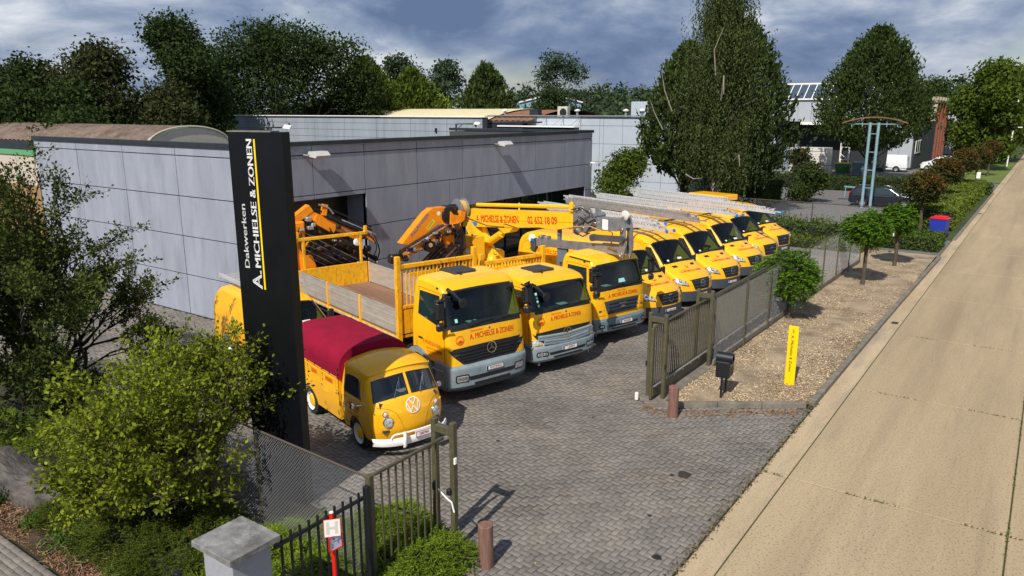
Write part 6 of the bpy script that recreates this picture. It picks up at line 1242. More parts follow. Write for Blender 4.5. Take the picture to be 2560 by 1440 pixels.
for i, (x, y, w, h, m, lm, lb) in enumerate([(-19.1, 91.5, 1.5, 1.25, (.01, .09, .02), (.5, .5, .02), 'green wheeled container with a yellow lid by the lattice column'), (-16.9, 91.5, 2.3, 1.4, (.10, .16, .20), (.25, .35, .42), 'blue-grey metal skip right of the green container')]):
    t = thing('waste_container', lb, 'container', (x, y, 0), 0); MB().prism([(-w / 2 + .08, .15), (w / 2 - .08, .15), (w / 2, h), (-w / 2, h)], 'y', -.5, .5).build('body', mat('bin%d' % i, m, .5), t); MB().box((0, 0, h + .06), (w + .06, 1.1, .14), bev=.04).build('lid', mat('lid%d' % i, lm, .5), t)
t = thing('white_container', 'large off-white storage box standing before the dark open bay', 'container', (-23.0, 92.8, 0)); MB().box((0, 0, 1.45), (4.2, 2.2, 2.9), bev=.03).build('body', mat('off_white_metal', (.55, .54, .5), .5, var=.05), t); MB().box((0, -1.12, 2.55), (4.2, .04, .04)).build('seam', STL, t)
t = thing('grey_cabinet', 'grey ribbed cabinet standing left of the white storage box', 'cabinet', (-25.8, 94.2, 0)); MB().box((0, 0, 1.6), (1.7, 1.2, 3.2), bev=.02).build('body', mat('grey_blue_metal', (.16, .2, .24), .5), t); [MB().box((-.7 + k * .28, -.62, 1.6), (.04, .04, 3.0)).build('rib', STL, t) for k in range(6)]
t = thing('grey_planter_box', 'pale grey meter box in the far hedge', 'box', (-22.0, 78.0, 0)); MB().box((0, 0, .6), (1.2, .6, 1.2), bev=.02).build('body', mat('stone_grey', (.2, .2, .19), .8), t)
MB().box((0, 0, 0), (.16, .02, .45), bev=.004).build('white_sign_tag', WHT, None, (-5.9, 40.6, 1.25)); tag(bpy.data.objects['white_sign_tag'], 'small white tag board by the third round tree', 'sign')
t = thing('number_board', 'small white board on a post by the far hedge end', 'sign', (-5.1, 78.5, 0)); MB().box((0, 0, .8), (.06, .06, 1.6)).build('post', STL, t); MB().box((0, -.05, 1.5), (.3, .03, .55)).build('board', WHT, t)
# far light mast with white cross
t = thing('white_post', 'thin white post with a crossbar at the far right', 'post', (-4.7, 118, 0)); MB().tube([(0, 0, 0), (.25, 0, 9.5)], .09, 8).build('pole', WHT, t); MB().bar((-.9, 0, 5.0), (1.1, 0, 5.0), .1).build('crossbar', WHT, t)
# ---------------------------------------------------------------- far vehicles
def car(kind, pose, rz, label, col):
    t = thing('parked_car' if kind == 'suv' else 'parked_van', label, 'car' if kind == 'suv' else 'van', (pose[0], pose[1], 0), rz)
    if kind == 'suv': top = [(0, .28), (0, .70), (-.25, .92), (-1.15, 1.06), (-1.85, 1.52), (-2.3, 1.60), (-4.25, 1.52), (-4.6, 1.0), (-4.65, .4)]; hw = [(.3, .86), (.9, .92), (1.55, .72)]; ar = [(-.85, .37, .33), (-3.65, .37, .33)]; rear = 7
    elif kind == 'long': top = [(0, .3), (0, .7), (-.15, 1.1), (-.9, 1.35), (-1.75, 1.92), (-2.2, 2.0), (-5.15, 1.98), (-5.25, .4)]; hw = [(.3, .92), (1.1, .95), (2.0, .82)]; ar = [(-.95, .38, .33), (-4.1, .38, .33)]; rear = 6
    else: top = [(0, .28), (0, .65), (-.2, .95), (-1.1, 1.18), (-1.9, 1.70), (-2.3, 1.80), (-4.35, 1.78), (-4.5, .4)]; hw = [(.3, .86), (1.0, .9), (1.8, .76)]; ar = [(-.85, .36, .32), (-3.55, .36, .32)]; rear = 6
    sh = Shell(top, hw, r=.09, nose=(.25, 2.5, 1.2), crown=.05, arches=ar, sill=.3, rear=rear); sh.body('body', col, t); z1 = top[5][1]
    sh.patch(MB(), [(3.08, -.86), (3.08, .86), (3.95, .84), (3.95, -.84)], .006).build('windscreen', GLS, t); xr = top[6][0]
    for sg in (-1, 1):
        if kind == 'suv': sh.sidep(MB(), [(-1.45, 1.04), (xr + .05, 1.04), (xr + .15, 1.42), (-2.0, 1.45)], sg, .006).build('side_window', GLS, t); MB().bar(sh.side(-1.9, z1 - .02, sg), sh.side(xr, z1 - .02, sg), .03).build('roof_rail', CHR, t)
        else: sh.sidep(MB(), [(-1.25, 1.2), (-2.5, 1.22), (-2.5, z1 - .3), (-1.75, z1 - .25)], sg, .006).build('side_window', GLS, t); sh.sidep(MB(), [(-1.5, .5), (-3.2, .5), (-3.2, .66), (-1.5, .66)], sg, .012).build('side_moulding', BLK, t)
        sh.patch(MB(), [(1.3, sg * .6), (1.3, sg * .97), (2.2, sg * .97), (1.9, sg * .7)], .008, (3, 3)).build('headlight', LENS, t)
        for cx, _, cz in ar: wheel(t, cx, sg * .78, cz, .2, STL, sg)
        MB().box((0, 0, 0), (.1, .16, .12), bev=.03).build('mirror', col, t, sh.side(-1.5, 1.12, sg, .1)); MB().box((top[-2][0] + .0, sg * .78, 1.0), (.06, .14, .35)).build('tail_light', mat('tail_red', (.35, .01, .01), .3), t)
    sh.patch(MB(), [(.0, -.95), (.0, .95), (.8, .97), (.8, -.97)], .01).build('bumper', BLK, t); MB().box((-2.3, 0, .55), (3.4, 1.3, .4)).build('underbody', BLK, t)
    return t
s_ = car('suv', (-7.6, 62.3), R(4), 'dark blue-black estate car with roof rails parked behind the pale blue poles', mat('black_car_paint', (.006, .008, .016), .12, coat=1))
VW_ = mat('white_van_paint', (.72, .74, .78), .3, coat=.5)
car('long', (-19.0, 100.4), PI, 'white panel van seen from the side, its rear towards the slate wall', VW_)
car('mid', (-13.1, 104.8), PI, 'small white van with black trim facing left beside the brick facade', VW_)
car('suv', (-11.5, 111.5), PI + .2, 'dark car partly hidden behind the small white van', mat('dark_car_paint', (.015, .02, .025), .15, coat=1))
tb = MB().bar((-13.8, 67.4, .9), (-11.2, 66.8, .9), .08, .12).bar((-13.7, 67.4, 0), (-13.7, 67.4, .9), .06).bar((-11.3, 66.8, 0), (-11.3, 66.8, .9), .06); tag(tb.build('barrier_rail', LB_), 'pale blue low rail left of the dark estate car', 'barrier')
# ---------------------------------------------------------------- vegetation
def leaves(C, size, aspect=.55, up=.3, drop=0, D=None, jit=.35):
    """folded leaf quads at centres C"""
    n = len(C); s = size * rng.uniform(1 - jit, 1 + jit, n)[:, None]
    a = rng.normal(0, 1, (n, 3)) if D is None else D + rng.normal(0, .45, (n, 3)); a[:, 2] -= drop; a /= np.linalg.norm(a, axis=1)[:, None]
    nr = rng.normal(0, 1, (n, 3)); nr[:, 2] += up * 3; b = np.cross(nr, a); b /= np.linalg.norm(b, axis=1)[:, None] + 1e-9; nn_ = np.cross(a, b)
    V = np.stack([C - a * s, C - b * s * aspect - nn_ * s * .12, C + a * s, C + b * s * aspect - nn_ * s * .12], 1).reshape(-1, 3); return V
def leafobj(name, V, m, parent, kind=None):
    F = np.arange(len(V)).reshape(-1, 4); o = link(name, npmesh(name, V, F, m), parent)
    if kind: o['kind'] = kind
    return o
BARK = mat('bark', (.075, .055, .04), .95, var=.35, vs=6, bump=.8, bs=20, stretch=(2, 2, .5)); BARKD = mat('dark_bark', (.03, .024, .018), .95, var=.3, vs=5); BIRCH = mat('birch_bark', (.24, .21, .18), .8, var=.3, vs=8, stretch=(1, 1, 4))
def crown_blobs(blobs, n, csz, leaf, m, parent, per=9, shell=.55, up=.3, aspect=.55, stretchz=1, name='crown', drop=0):
    """blobs (x,y,z,rx,rz); clusters spread through each blob's outer volume"""
    w = np.array([b[3] ** 2 * b[4] for b in blobs]) ** .8; w /= w.sum(); k = rng.choice(len(blobs), n, p=w); B_ = np.array(blobs)[k]
    d = rng.normal(0, 1, (n, 3)); d /= np.linalg.norm(d, axis=1)[:, None]; r = (1 - shell * rng.uniform(0, 1, n) ** 1.8) * (1 + rng.normal(0, .06, n))
    C = np.stack([B_[:, 0] + d[:, 0] * r * B_[:, 3], B_[:, 1] + d[:, 1] * r * B_[:, 3], B_[:, 2] + d[:, 2] * r * B_[:, 4]], 1); C = C[C[:, 2] > .25]; n = len(C)
    C = np.repeat(C, per, 0) + rng.normal(0, csz, (n * per, 3)) * np.array([1, 1, .75 * stretchz]); return leafobj(name, leaves(C, leaf, aspect, up, drop), m, parent)
def limbs(base, blobs, r, m, parent, fork=.35, name='trunk', jitter=.3):
    mb = MB(); H = max(b[2] for b in blobs) - base[2]; top = Vector(base) + Vector((0, 0, H * fork)); b0 = Vector(base)
    mb.tube([b0 + Vector((0, 0, -.1)), b0 + Vector((.02, .03, H * fork * .5)), top, top + Vector((random.uniform(-.2, .2), random.uniform(-.2, .2), H * (.70 - fork)))], [r * 1.25, r, r * .8, r * .15], 9)
    for b in blobs:
        e = Vector(b[:3]); mid = (top + e) / 2 + Vector((random.uniform(-1, 1), random.uniform(-1, 1), -.1)) * jitter * (e - top).length * .3; mb.tube([top - Vector((0, 0, r)), mid, e, e + (e - mid) * .15], [r * .45, r * .3, r * .12, .01], 6)
    return mb.build(name, m, parent)
def tree(label, x, y, blobs, n, csz, leaf, m, r=.3, bark=BARKD, fork=.3, group='trees beyond the buildings', nm='leafy_tree', **k):
    t = thing(nm, label, 'tree', (x, y, 0), 0, group); limbs((0, 0, 0), blobs, r, bark, t, fork); crown_blobs(blobs, n, csz, leaf, m, t, **k); return t
def randblobs(h, w, z0, n, seed, top=1.0):
    q = random.Random(seed); B_ = []
    for i in range(n):
        z = z0 + (h - z0) * (i + .5) / n; f = math.sin(PI * min(.98, .18 + .75 * (z - z0) / (h - z0))) ** .7; a = q.uniform(0, 2 * PI) + i * 2.4; d = w * f * q.uniform(.35, .62) * (1 if z < h * .8 else .5)
        rr = w * q.uniform(.34, .5) * (.8 if z > h * .75 else 1); B_.append((d * math.cos(a), d * math.sin(a), min(z, h - rr * .7), rr, rr * q.uniform(.7, .95)))
    B_.append((0, 0, h - w * .3, w * .38, w * .35)); return B_
D1 = leafmat('dark_oak_leaves', (.027, .044, .013)); D2 = leafmat('brownish_leaves', (.036, .042, .015)); D3 = leafmat('mid_green_leaves', (.036, .055, .015)); D4 = leafmat('hornbeam_leaves', (.055, .082, .012)); D5 = leafmat('yellow_green_leaves', (.16, .21, .02)); D6 = leafmat('bluish_far_leaves', (.038, .058, .030)); BL_ = leafmat('birch_leaves', (.046, .062, .020), .5)
tree('dark bushy tree at the far left edge behind the brown barrel roof', -57.3, 23.7, randblobs(10.3, 5.2, 2, 9, 1), 2300, .45, .15, D1)
tree('olive-brown topped tree, second from the left edge', -53.4, 27.4, randblobs(11.2, 4.2, 2, 9, 2), 2400, .45, .14, D2)
tree('low dark tree filling the gap between the two left oaks', -52, 24.5, randblobs(8.5, 4.2, 1, 8, 3), 1900, .45, .14, D1)
tree('tall dark oak with a pointed top, left of the broadest tree', -56.4, 34.3, randblobs(14.0, 4.6, 2, 12, 4), 3300, .42, .14, D1)
tree('olive-leaved tree in front of the tall pointed oak', -50, 29.5, randblobs(8.6, 3.8, 1, 8, 44), 1900, .42, .13, D2)
bl = [(-3.5, -2.5, 9.5, 3.0, 2.6), (-1.2, -.5, 11.3, 3.1, 2.6), (1.6, 1.2, 11.2, 3.0, 2.5), (4.2, 3.6, 10.2, 2.8, 2.5), (-4.5, -3.5, 6.5, 2.6, 2.2), (5.2, 4.8, 7.8, 2.2, 2.0), (1.5, 0, 8.2, 3.0, 2.2), (-2, -2.5, 7.0, 2.6, 1.8), (0, .5, 12.6, 1.7, 1.6), (3.2, 2.6, 12.0, 1.5, 1.4)]
t_ = tree('broadest dark oak with several bare trunks showing under its crown', -64.2, 49.2, [(b_[0] * 1.2, b_[1] * 1.2, b_[2] * 1.12, b_[3] * 1.2, b_[4] * 1.1) for b_ in bl], 4200, .45, .16, D1, .35, BARK, .22, shell=.7)
m_ = MB(); [m_.tube([(dx_, dy_, 0), (dx_ * 1.4, dy_ * 1.4, 3.5), (dx_ * 2.4, dy_ * 2.2, 8)], [.28, .2, .1], 7) for dx_, dy_ in ((-2.2, -1.6), (.2, .4), (1.7, 1.4))]; m_.build('stem', BARK, t_)
for i, (x, y, h, w) in enumerate([(-47.5, 22.5, 7.0, 3.2), (-49.5, 30.5, 6.8, 3.4), (-62, 40, 6.6, 3.4), (-62, 54, 7.8, 3.6), (-58, 55, 8.5, 3.2)]): tree(['dark undergrowth bush at the left end behind the barrel roof', 'dark undergrowth bush under the tall pointed oak', 'dark undergrowth bush just left of the blue-grey building', 'dark bush right under the broadest oak', 'dark tree between the broadest oak and the bright hornbeams'][i], x, y, randblobs(h, w, .5, 6, 20 + i), 1300, .4, .12, (D1, D3, D1, D1, D1)[i], .15, group='undergrowth bushes behind the roofs')
def pyramid(label, x, y, h, w, z0, n, leaf, m, group='pyramidal hornbeams', r=.25, nm='hornbeam', stems=True, vase=False):
    t = thing(nm, label, 'tree', (x, y, 0), 0, group); mb = MB(); mb.tube([(0, 0, 0), (0, 0, z0 + .5), (0, 0, h * .9)], [r, r * .9, .02], 8)
    for k in range(26): a = k * 2.4; z = z0 + (h - z0) * .5 * k / 26; q = w * (.85 if vase else .55) * (1 - .6 * k / 26); mb.tube([(0, 0, z0 * .6 + .3 * k / 26), (q * .5 * math.cos(a), q * .5 * math.sin(a), z0 + .3 + (z - z0) * .8), (q * math.cos(a), q * math.sin(a), z + 1.5)], [.07, .05, .01], 5)
    mb.build('trunk', BARKD, t)
    u = rng.uniform(0, 1, n) ** .9; z = z0 + (h - z0) * u; prof = np.interp(u, [0, .12, .3, .6, .85, 1], [.45, .85, 1, .78, .38, .03] if not vase else [.35, .9, 1, .72, .40, .03]) * w
    a = rng.uniform(0, 2 * PI, n); lobe = 1 + .13 * np.sin(a * 5 + z * 1.1) + .09 * np.sin(a * 9 - z * 2.3); rr = prof * lobe * (1 - .55 * rng.uniform(0, 1, n) ** 2.2); rr *= (1 + rng.normal(0, .07, n))
    C = np.stack([rr * np.cos(a), rr * np.sin(a), z], 1); per = 8; Cn = np.repeat(C, per, 0); dd = Cn.copy(); dd[:, 2] = 0; dd /= np.linalg.norm(dd, axis=1)[:, None] + 1e-6; t_ = rng.uniform(0, 1, len(Cn))[:, None]; L = h * .06
    D = dd * .5 + np.array([0, 0, 1.0]); Cn = Cn + D * t_ * L + rng.normal(0, .09 * w * .35, Cn.shape); leafobj('crown', leaves(Cn, leaf, .55, .2, D=D), m, t); return t
pyramid('bright green pyramidal hornbeam, left one of the touching pair', -61.1, 59.1, 12.0, 4.6, 1, 1900, .2, D4)
pyramid('bright green pyramidal hornbeam, right one of the touching pair', -59.6, 64.8, 11.0, 4.4, 1, 1700, .2, D4)
pyramid('lone pyramidal hornbeam beside the pale blue sheds', -51.4, 67.7, 11.4, 3.8, 1, 1700, .19, D3)
tree('rounded dark tree showing just behind the paired hornbeams', -82.5, 87.2, randblobs(15, 5, 3, 8, 31), 900, .5, .25, D6)
tree('loose dark tree on the skyline right of the hornbeam pair', -96.6, 114.7, randblobs(16, 7, 3, 9, 32), 1000, .6, .3, D6, group='far skyline trees')
tree('small yellow-green bush at the foot of the hornbeams', -62.6, 73.4, randblobs(8.6, 2.4, 3, 6, 33), 500, .3, .17, D5)
tree('airy dark poplar on the skyline over the distant blue roof', -68.8, 110.3, [(0, 0, 14.5, 3.0, 2.2), (-2.4, 0, 12.5, 2.0, 1.6), (2.4, 1, 13, 2.4, 2.0), (0, 0, 9, 3.6, 2.4), (-2, 0, 7, 3, 2.4), (3, 0, 8, 3, 2.6)], 1000, .4, .22, D6, shell=.8)
tree('dark rounded tree right of the distant blue shed', -62, 98, randblobs(9.8, 4.4, 1, 7, 34), 1000, .5, .22, D1)
for i, (px, d, z) in enumerate([(1290, 170, 11.5), (1325, 150, 11.2), (1470, 190, 12.5), (1520, 180, 13), (1565, 200, 14), (1600, 170, 12.6), (1060, 190, 13), (1500, 130, 9.5), (1430, 120, 8.8), (860, 130, 13.5), (2360, 190, 15), (2420, 210, 16), (2330, 170, 13), (2500, 230, 13), (2560, 190, 12), (2050, 210, 13)]):
    az = math.atan((px - 1280) / 1934) - R(35.3); x, y = d * math.sin(az), d * math.cos(az)
    tree('hazy skyline tree ' + ('above the pale blue sheds', 'right of the pale blue shed', 'left of the roof plant room', 'above the roof plant room', 'highest one left of the birch', 'touching the birch on its left', 'right behind the hornbeam pair', 'low one above the air conditioner', 'low one above the roof flue', 'between the broad oak and the hornbeams', 'over the brick facade', 'right of the brick facade top', 'left of the brick facade top', 'by the right frame edge', 'at the very right edge', 'behind the skylight hall')[i], x, y, [(-5, 0, z * .5, 5.5, z * .42), (0, 0, z * .58, 5, z * .42), (5, 1, z * .5, 5.5, z * .40), (0, 0, z * .3, 8, z * .3)], 420, .7, .42, D6 if i % 3 else D3, group='hazy skyline trees')
far = [];  C = []
for k in range(260):
    px = -200 + k * 11.5; d = 215 + random.uniform(-25, 60); az = math.atan((px - 1280) / 1934) - R(35.3); h = random.uniform(6.5, 12); c0 = np.array([d * math.sin(az), d * math.cos(az), h * .5]); dd = rng.normal(0, 1, (48, 3)); dd /= np.linalg.norm(dd, axis=1)[:, None]; C.append(c0 + dd * np.array([5.5, 5.5, h * .5]))
C = np.concatenate(C); C = C[C[:, 2] > 0]; C = np.repeat(C, 5, 0) + rng.normal(0, .8, (len(C) * 5, 3)); o = leafobj('far_woods', leaves(C, .55), D6, None, 'stuff'); tag(o, 'far low band of woods along the horizon', 'woods')
# birch and its hornbeam neighbour
pyramid('dark hornbeam crowding the left side of the weeping birch', -19.6, 47.2, 10.6, 2.7, 2.8, 2200, .14, D3, 'large trees beside the white building', .25, vase=True)
pyramid('tall dark hornbeam hidden behind the weeping birch', -17.6, 51.5, 12.2, 3.4, 2, 2000, .15, D1, 'large trees beside the white building')
def birch(label, x, y, h, w):
    t = thing('weeping_birch', label, 'tree', (x, y, 0), 0, 'large trees beside the white building'); q = random.Random(5); mb = MB(); tr = MB().tube([(0, 0, 0), (.1, 0, h * .3), (-.1, .1, h * .6), (.15, 0, h * .97)], [.32, .24, .14, .02], 9)
    S = []; L = []
    for k in range(120):
        z = h * q.uniform(.22, .97); a = q.uniform(0, 2 * PI); f = math.sin(PI * min(1, .30 + .66 * z / h)) ** .6; reach = w * f * q.uniform(.55, 1.05); e = (reach * math.cos(a), reach * math.sin(a), z + reach * .28)
        tr.tube([(0, 0, z - .9 - reach * .3), (e[0] * .45, e[1] * .45, z + reach * .10), (e[0] * .8, e[1] * .8, z + reach * .28)], [.045, .022, .008], 4)
        for j in range(19):
            u = .12 + .93 * q.random(); p0 = np.array([e[0] * u + q.gauss(0, .35), e[1] * u + q.gauss(0, .35), z + reach * .28 * min(1, u) + q.uniform(-.1, .2)]); ln = min(q.uniform(1.0, 3.2), p0[2] - .3); m = int(ln / .075); zz_ = np.linspace(0, ln, m); sw = q.uniform(-.12, .12)
            L.append(np.stack([p0[0] + sw * zz_ + rng.normal(0, .07, m), p0[1] + rng.normal(0, .07, m), p0[2] - zz_], 1))
    tr.build('trunk', BIRCH, t); C = np.concatenate(L); D = np.tile(np.array([0, 0, -1.0]), (len(C), 1)); leafobj('crown', leaves(C, .074, .5, .1, D=D), BL_, t)
    for (a, b, c) in (((1.2, -3.0, 7.6), (1.5, -3.6, 8.9), (1.7, -4.0, 7.9)), ((-1.9, -2.6, 7.0), (-2.3, -2.9, 8.2), (-2.5, -3.0, 9.3)), ((-2.8, -1.8, 5.9), (-3.3, -2.0, 6.9), (-3.5, -2.2, 7.6)), ((2.0, -2.6, 4.2), (2.5, -3.2, 4.6), (2.7, -3.5, 4.0)), ((.5, -2.2, 9.0), (.4, -2.4, 10.4), (.9, -2.4, 11.6)), ((-.5, -3.4, 3.4), (.2, -3.9, 3.2), (.8, -4.1, 3.3))): MB().tube([a, b, c], [.04, .03, .012], 6).build('bare_branch', BIRCH, t)
    return t
birch('very tall weeping birch with hanging shoots and bare pale branches', -16.9, 45.6, 14.9, 3.1)
tree('round leafy shrub at the corner of the grey building', -19.2, 38.3, randblobs(4.8, 2.3, .3, 8, 60), 1900, .22, .08, D4, .08, BARK, .2, 'shrubs by the grey building', 'leafy_shrub')
tree('low dark shrub right of the weeping birch by the glass corner', -15.4, 62, randblobs(2.8, 1.6, .3, 6, 61), 700, .25, .11, D3, .08, BARK, .2, 'shrubs by the grey building', 'leafy_shrub')
tree('small yellowish shrub before the white storage box', -21.5, 81.5, randblobs(3.2, 2.2, .3, 6, 62), 500, .25, .13, D2, .08, BARK, .2, 'shrubs by the grey building', 'leafy_shrub')
pyramid('big vase-shaped dark hornbeam over the arched sign frame', -15.3, 84.5, 14.3, 5.0, 3.2, 4300, .15, D3, 'large trees on the right', .35, vase=True)
tree('large spreading tree right of the brick facade', -6.9, 110, randblobs(12.4, 4.4, 2.5, 12, 70), 2400, .5, .22, D4, .3, BARK, .25, 'large trees on the right')
tree('bright green tree at the right frame edge along the road', -6.2, 128, randblobs(13.0, 5.4, 2, 9, 71), 1200, .5, .25, D4, .3, BARK, .25, 'large trees on the right')
tree('dark bush mass under the far roadside trees', -8.3, 124, randblobs(5.0, 3.6, .5, 8, 72), 1000, .4, .2, D3, .2, BARK, .2, 'large trees on the right')
tree('dark conifer-like tree behind the brick facade', -17, 142, randblobs(11.5, 5, 2, 9, 73), 900, .5, .25, D1, .3, BARK, .25, 'large trees on the right')
MAPL = leafmat('bronze_maple_leaves', (.085, .045, .012), .5); MAPD = leafmat('dark_maple_leaves', (.042, .046, .014), .45)
for i, (x, y, h) in enumerate([(-6.0, 51.2, 3.55), (-6.0, 62, 3.9), (-5.9, 73, 4.0), (-5.7, 85, 3.8), (-5.6, 99, 4.0)]):
    lb = ['small maple with orange-brown top nearest the blue bin', 'second small bronze maple from the blue bin', 'third small bronze maple from the blue bin', 'fourth small bronze maple along the far hedge', 'farthest small bronze maple in the roadside row'][i]
    t = thing('maple_tree', lb, 'tree', (x, y, 0), 0, 'small roadside maples'); B_ = [(0, 0, h - 1.0, .95, .9), (.35, .3, h - 1.2, .7, .7), (-.35, -.2, h - 1.2, .7, .7)]; limbs((0, 0, 0), B_, .10, BARK, t, .4); crown_blobs(B_, 520, .16, .085, MAPD, t, per=9); 
    B2 = [(0, 0, h - .6, .8, .5), (.3, -.3, h - .75, .6, .45)]; crown_blobs(B2, 110, .14, .085, MAPL, t, per=8, shell=.3, name='coloured_tips')
# round-headed little trees with feathery leaflets
ROB = leafmat('robinia_leaves', (.075, .15, .014), .35, .3)
def globe(label, x, y, h, rad, lean=0):
    rad *= 1.12; t = thing('globe_tree', label, 'tree', (x, y, 0), 0, 'round-headed trees in the wood chip strip'); zc = h - rad * .82; mb = MB().tube([(0, 0, -.05), (.02, .01, .5), (lean * .5, .02, zc * .7), (lean, 0, zc - .2)], [.10, .078, .068, .06], 10)
    n = 1000; d = rng.normal(0, 1, (n, 3)); d[:, 2] = d[:, 2] * .8 + .12; d /= np.linalg.norm(d, axis=1)[:, None]; r = rad * (.45 + .50 * rng.uniform(0, 1, n) ** .6) * np.array([1 + .12 * math.sin(5 * q[0] + 4 * q[1]) for q in d])
    E = d * r[:, None] * np.array([1, 1, .80]) + np.array([lean, 0, zc])
    for k in range(0, n, 9): mb.tube([(lean, 0, zc - .25), tuple(E[k] * .5 + np.array([lean, 0, zc - .1]) * .5), tuple(E[k])], [.022, .014, .005], 4, False)
    mb.build('trunk', BARK, t); C = []; D = []
    for k in range(n):
        ax = d[k] * .7 + rng.normal(0, .4, 3); ax[2] -= .25; ax /= np.linalg.norm(ax); sd_ = np.cross(ax, [0, 0, 1.0]); sd_ /= np.linalg.norm(sd_) + 1e-6; L = rad * rng.uniform(.20, .32)
        for j in range(9):
            u = j / 8; p = E[k] + ax * L * u + np.array([0, 0, -.25 * L * u * u])
            for sg in (-1, 1): C.append(p + sd_ * sg * .035); D.append(sd_ * sg + ax * .25)
    C = np.array(C); leafobj('crown', leaves(C, .046, .45, .8, D=np.array(D) * 2.2), ROB, t); return t
globe('nearest bright green ball-headed tree, behind the yellow address board', -6.72, 25.9, 2.42, .93, -.05); globe('middle ball-headed green tree on the wood chip strip', -5.70, 33.0, 3.12, .80, .02); globe('farthest ball-headed green tree next to the box hedge', -5.3, 38.0, 2.95, .72)
# hedges
def hedge(label, x0, x1, y0, y1, h, leaf, m, dens=260, nm='box_hedge', rag=.05, group='clipped hedges'):
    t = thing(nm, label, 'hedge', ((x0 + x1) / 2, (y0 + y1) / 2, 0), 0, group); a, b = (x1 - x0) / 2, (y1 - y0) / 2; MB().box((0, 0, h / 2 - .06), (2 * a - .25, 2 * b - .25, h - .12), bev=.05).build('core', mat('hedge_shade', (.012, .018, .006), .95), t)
    A = [('t', 4 * a * b), ('x', 4 * b * h), ('y', 4 * a * h)]; C = []
    for k, ar in A:
        n = int(ar * dens); u, v = rng.uniform(-1, 1, n), rng.uniform(-1, 1, n); s_ = np.where(rng.uniform(0, 1, n) < .5, -1, 1); j = rng.normal(0, rag, n) - rag; 
        if k == 't': P = np.stack([u * a, v * b, h + j + rag * 1.5 * np.sin(u * a * 3) * np.sin(v * b * 2.1)], 1)
        elif k == 'x': P = np.stack([s_ * (a + j), u * b, (v + 1) / 2 * h], 1)
        else: P = np.stack([u * a, s_ * (b + j), (v + 1) / 2 * h], 1)
        C.append(P)
    C = np.concatenate(C); leafobj('foliage', leaves(C, leaf, .55, .3), m, t); return t
HG = leafmat('hedge_leaves', (.050, .080, .016)); HGL = leafmat('light_hedge_leaves', (.085, .115, .018)); HGD = leafmat('dark_hedge_leaves', (.032, .050, .012))
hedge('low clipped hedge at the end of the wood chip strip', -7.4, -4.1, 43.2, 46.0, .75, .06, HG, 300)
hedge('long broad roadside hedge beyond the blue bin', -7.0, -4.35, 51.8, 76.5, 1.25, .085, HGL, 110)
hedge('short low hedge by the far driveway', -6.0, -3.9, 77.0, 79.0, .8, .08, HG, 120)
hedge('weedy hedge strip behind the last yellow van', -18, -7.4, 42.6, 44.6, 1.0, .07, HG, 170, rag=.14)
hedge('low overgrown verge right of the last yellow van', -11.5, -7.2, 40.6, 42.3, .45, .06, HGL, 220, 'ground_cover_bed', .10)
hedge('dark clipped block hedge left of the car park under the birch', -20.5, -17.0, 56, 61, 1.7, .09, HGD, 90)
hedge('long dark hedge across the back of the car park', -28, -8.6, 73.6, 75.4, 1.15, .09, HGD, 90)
# weeds along fences
def tuft(C, n, size, m, name, label, cat, spread, h):
    V = []; 
    for (x, y) in C:
        k = n; a = rng.uniform(0, 2 * PI, k); r = rng.uniform(0, spread, k); P = np.stack([x + r * np.cos(a), y + r * np.sin(a), rng.uniform(.02, h, k)], 1); V.append(P)
    V = np.concatenate(V); o = leafobj(name, leaves(V, size, .3, .2, D=np.tile(np.array([0, 0, 1.2]), (len(V), 1))), m, None, 'stuff'); tag(o, label, cat)
tuft([(-4.05, 18.3 + k * .5) for k in range(14)], 60, .03, HGL, 'kerb_weeds', 'small weeds growing along the kerb edge', 'weeds', .12, .08)
tuft([(-18 + k * .6, 44.7) for k in range(18)] + [(-14 + k * .5, 76.6) for k in range(10)], 40, .09, HGL, 'tall_weeds', 'taller weeds standing along the wire fences', 'weeds', .4, 1.3)
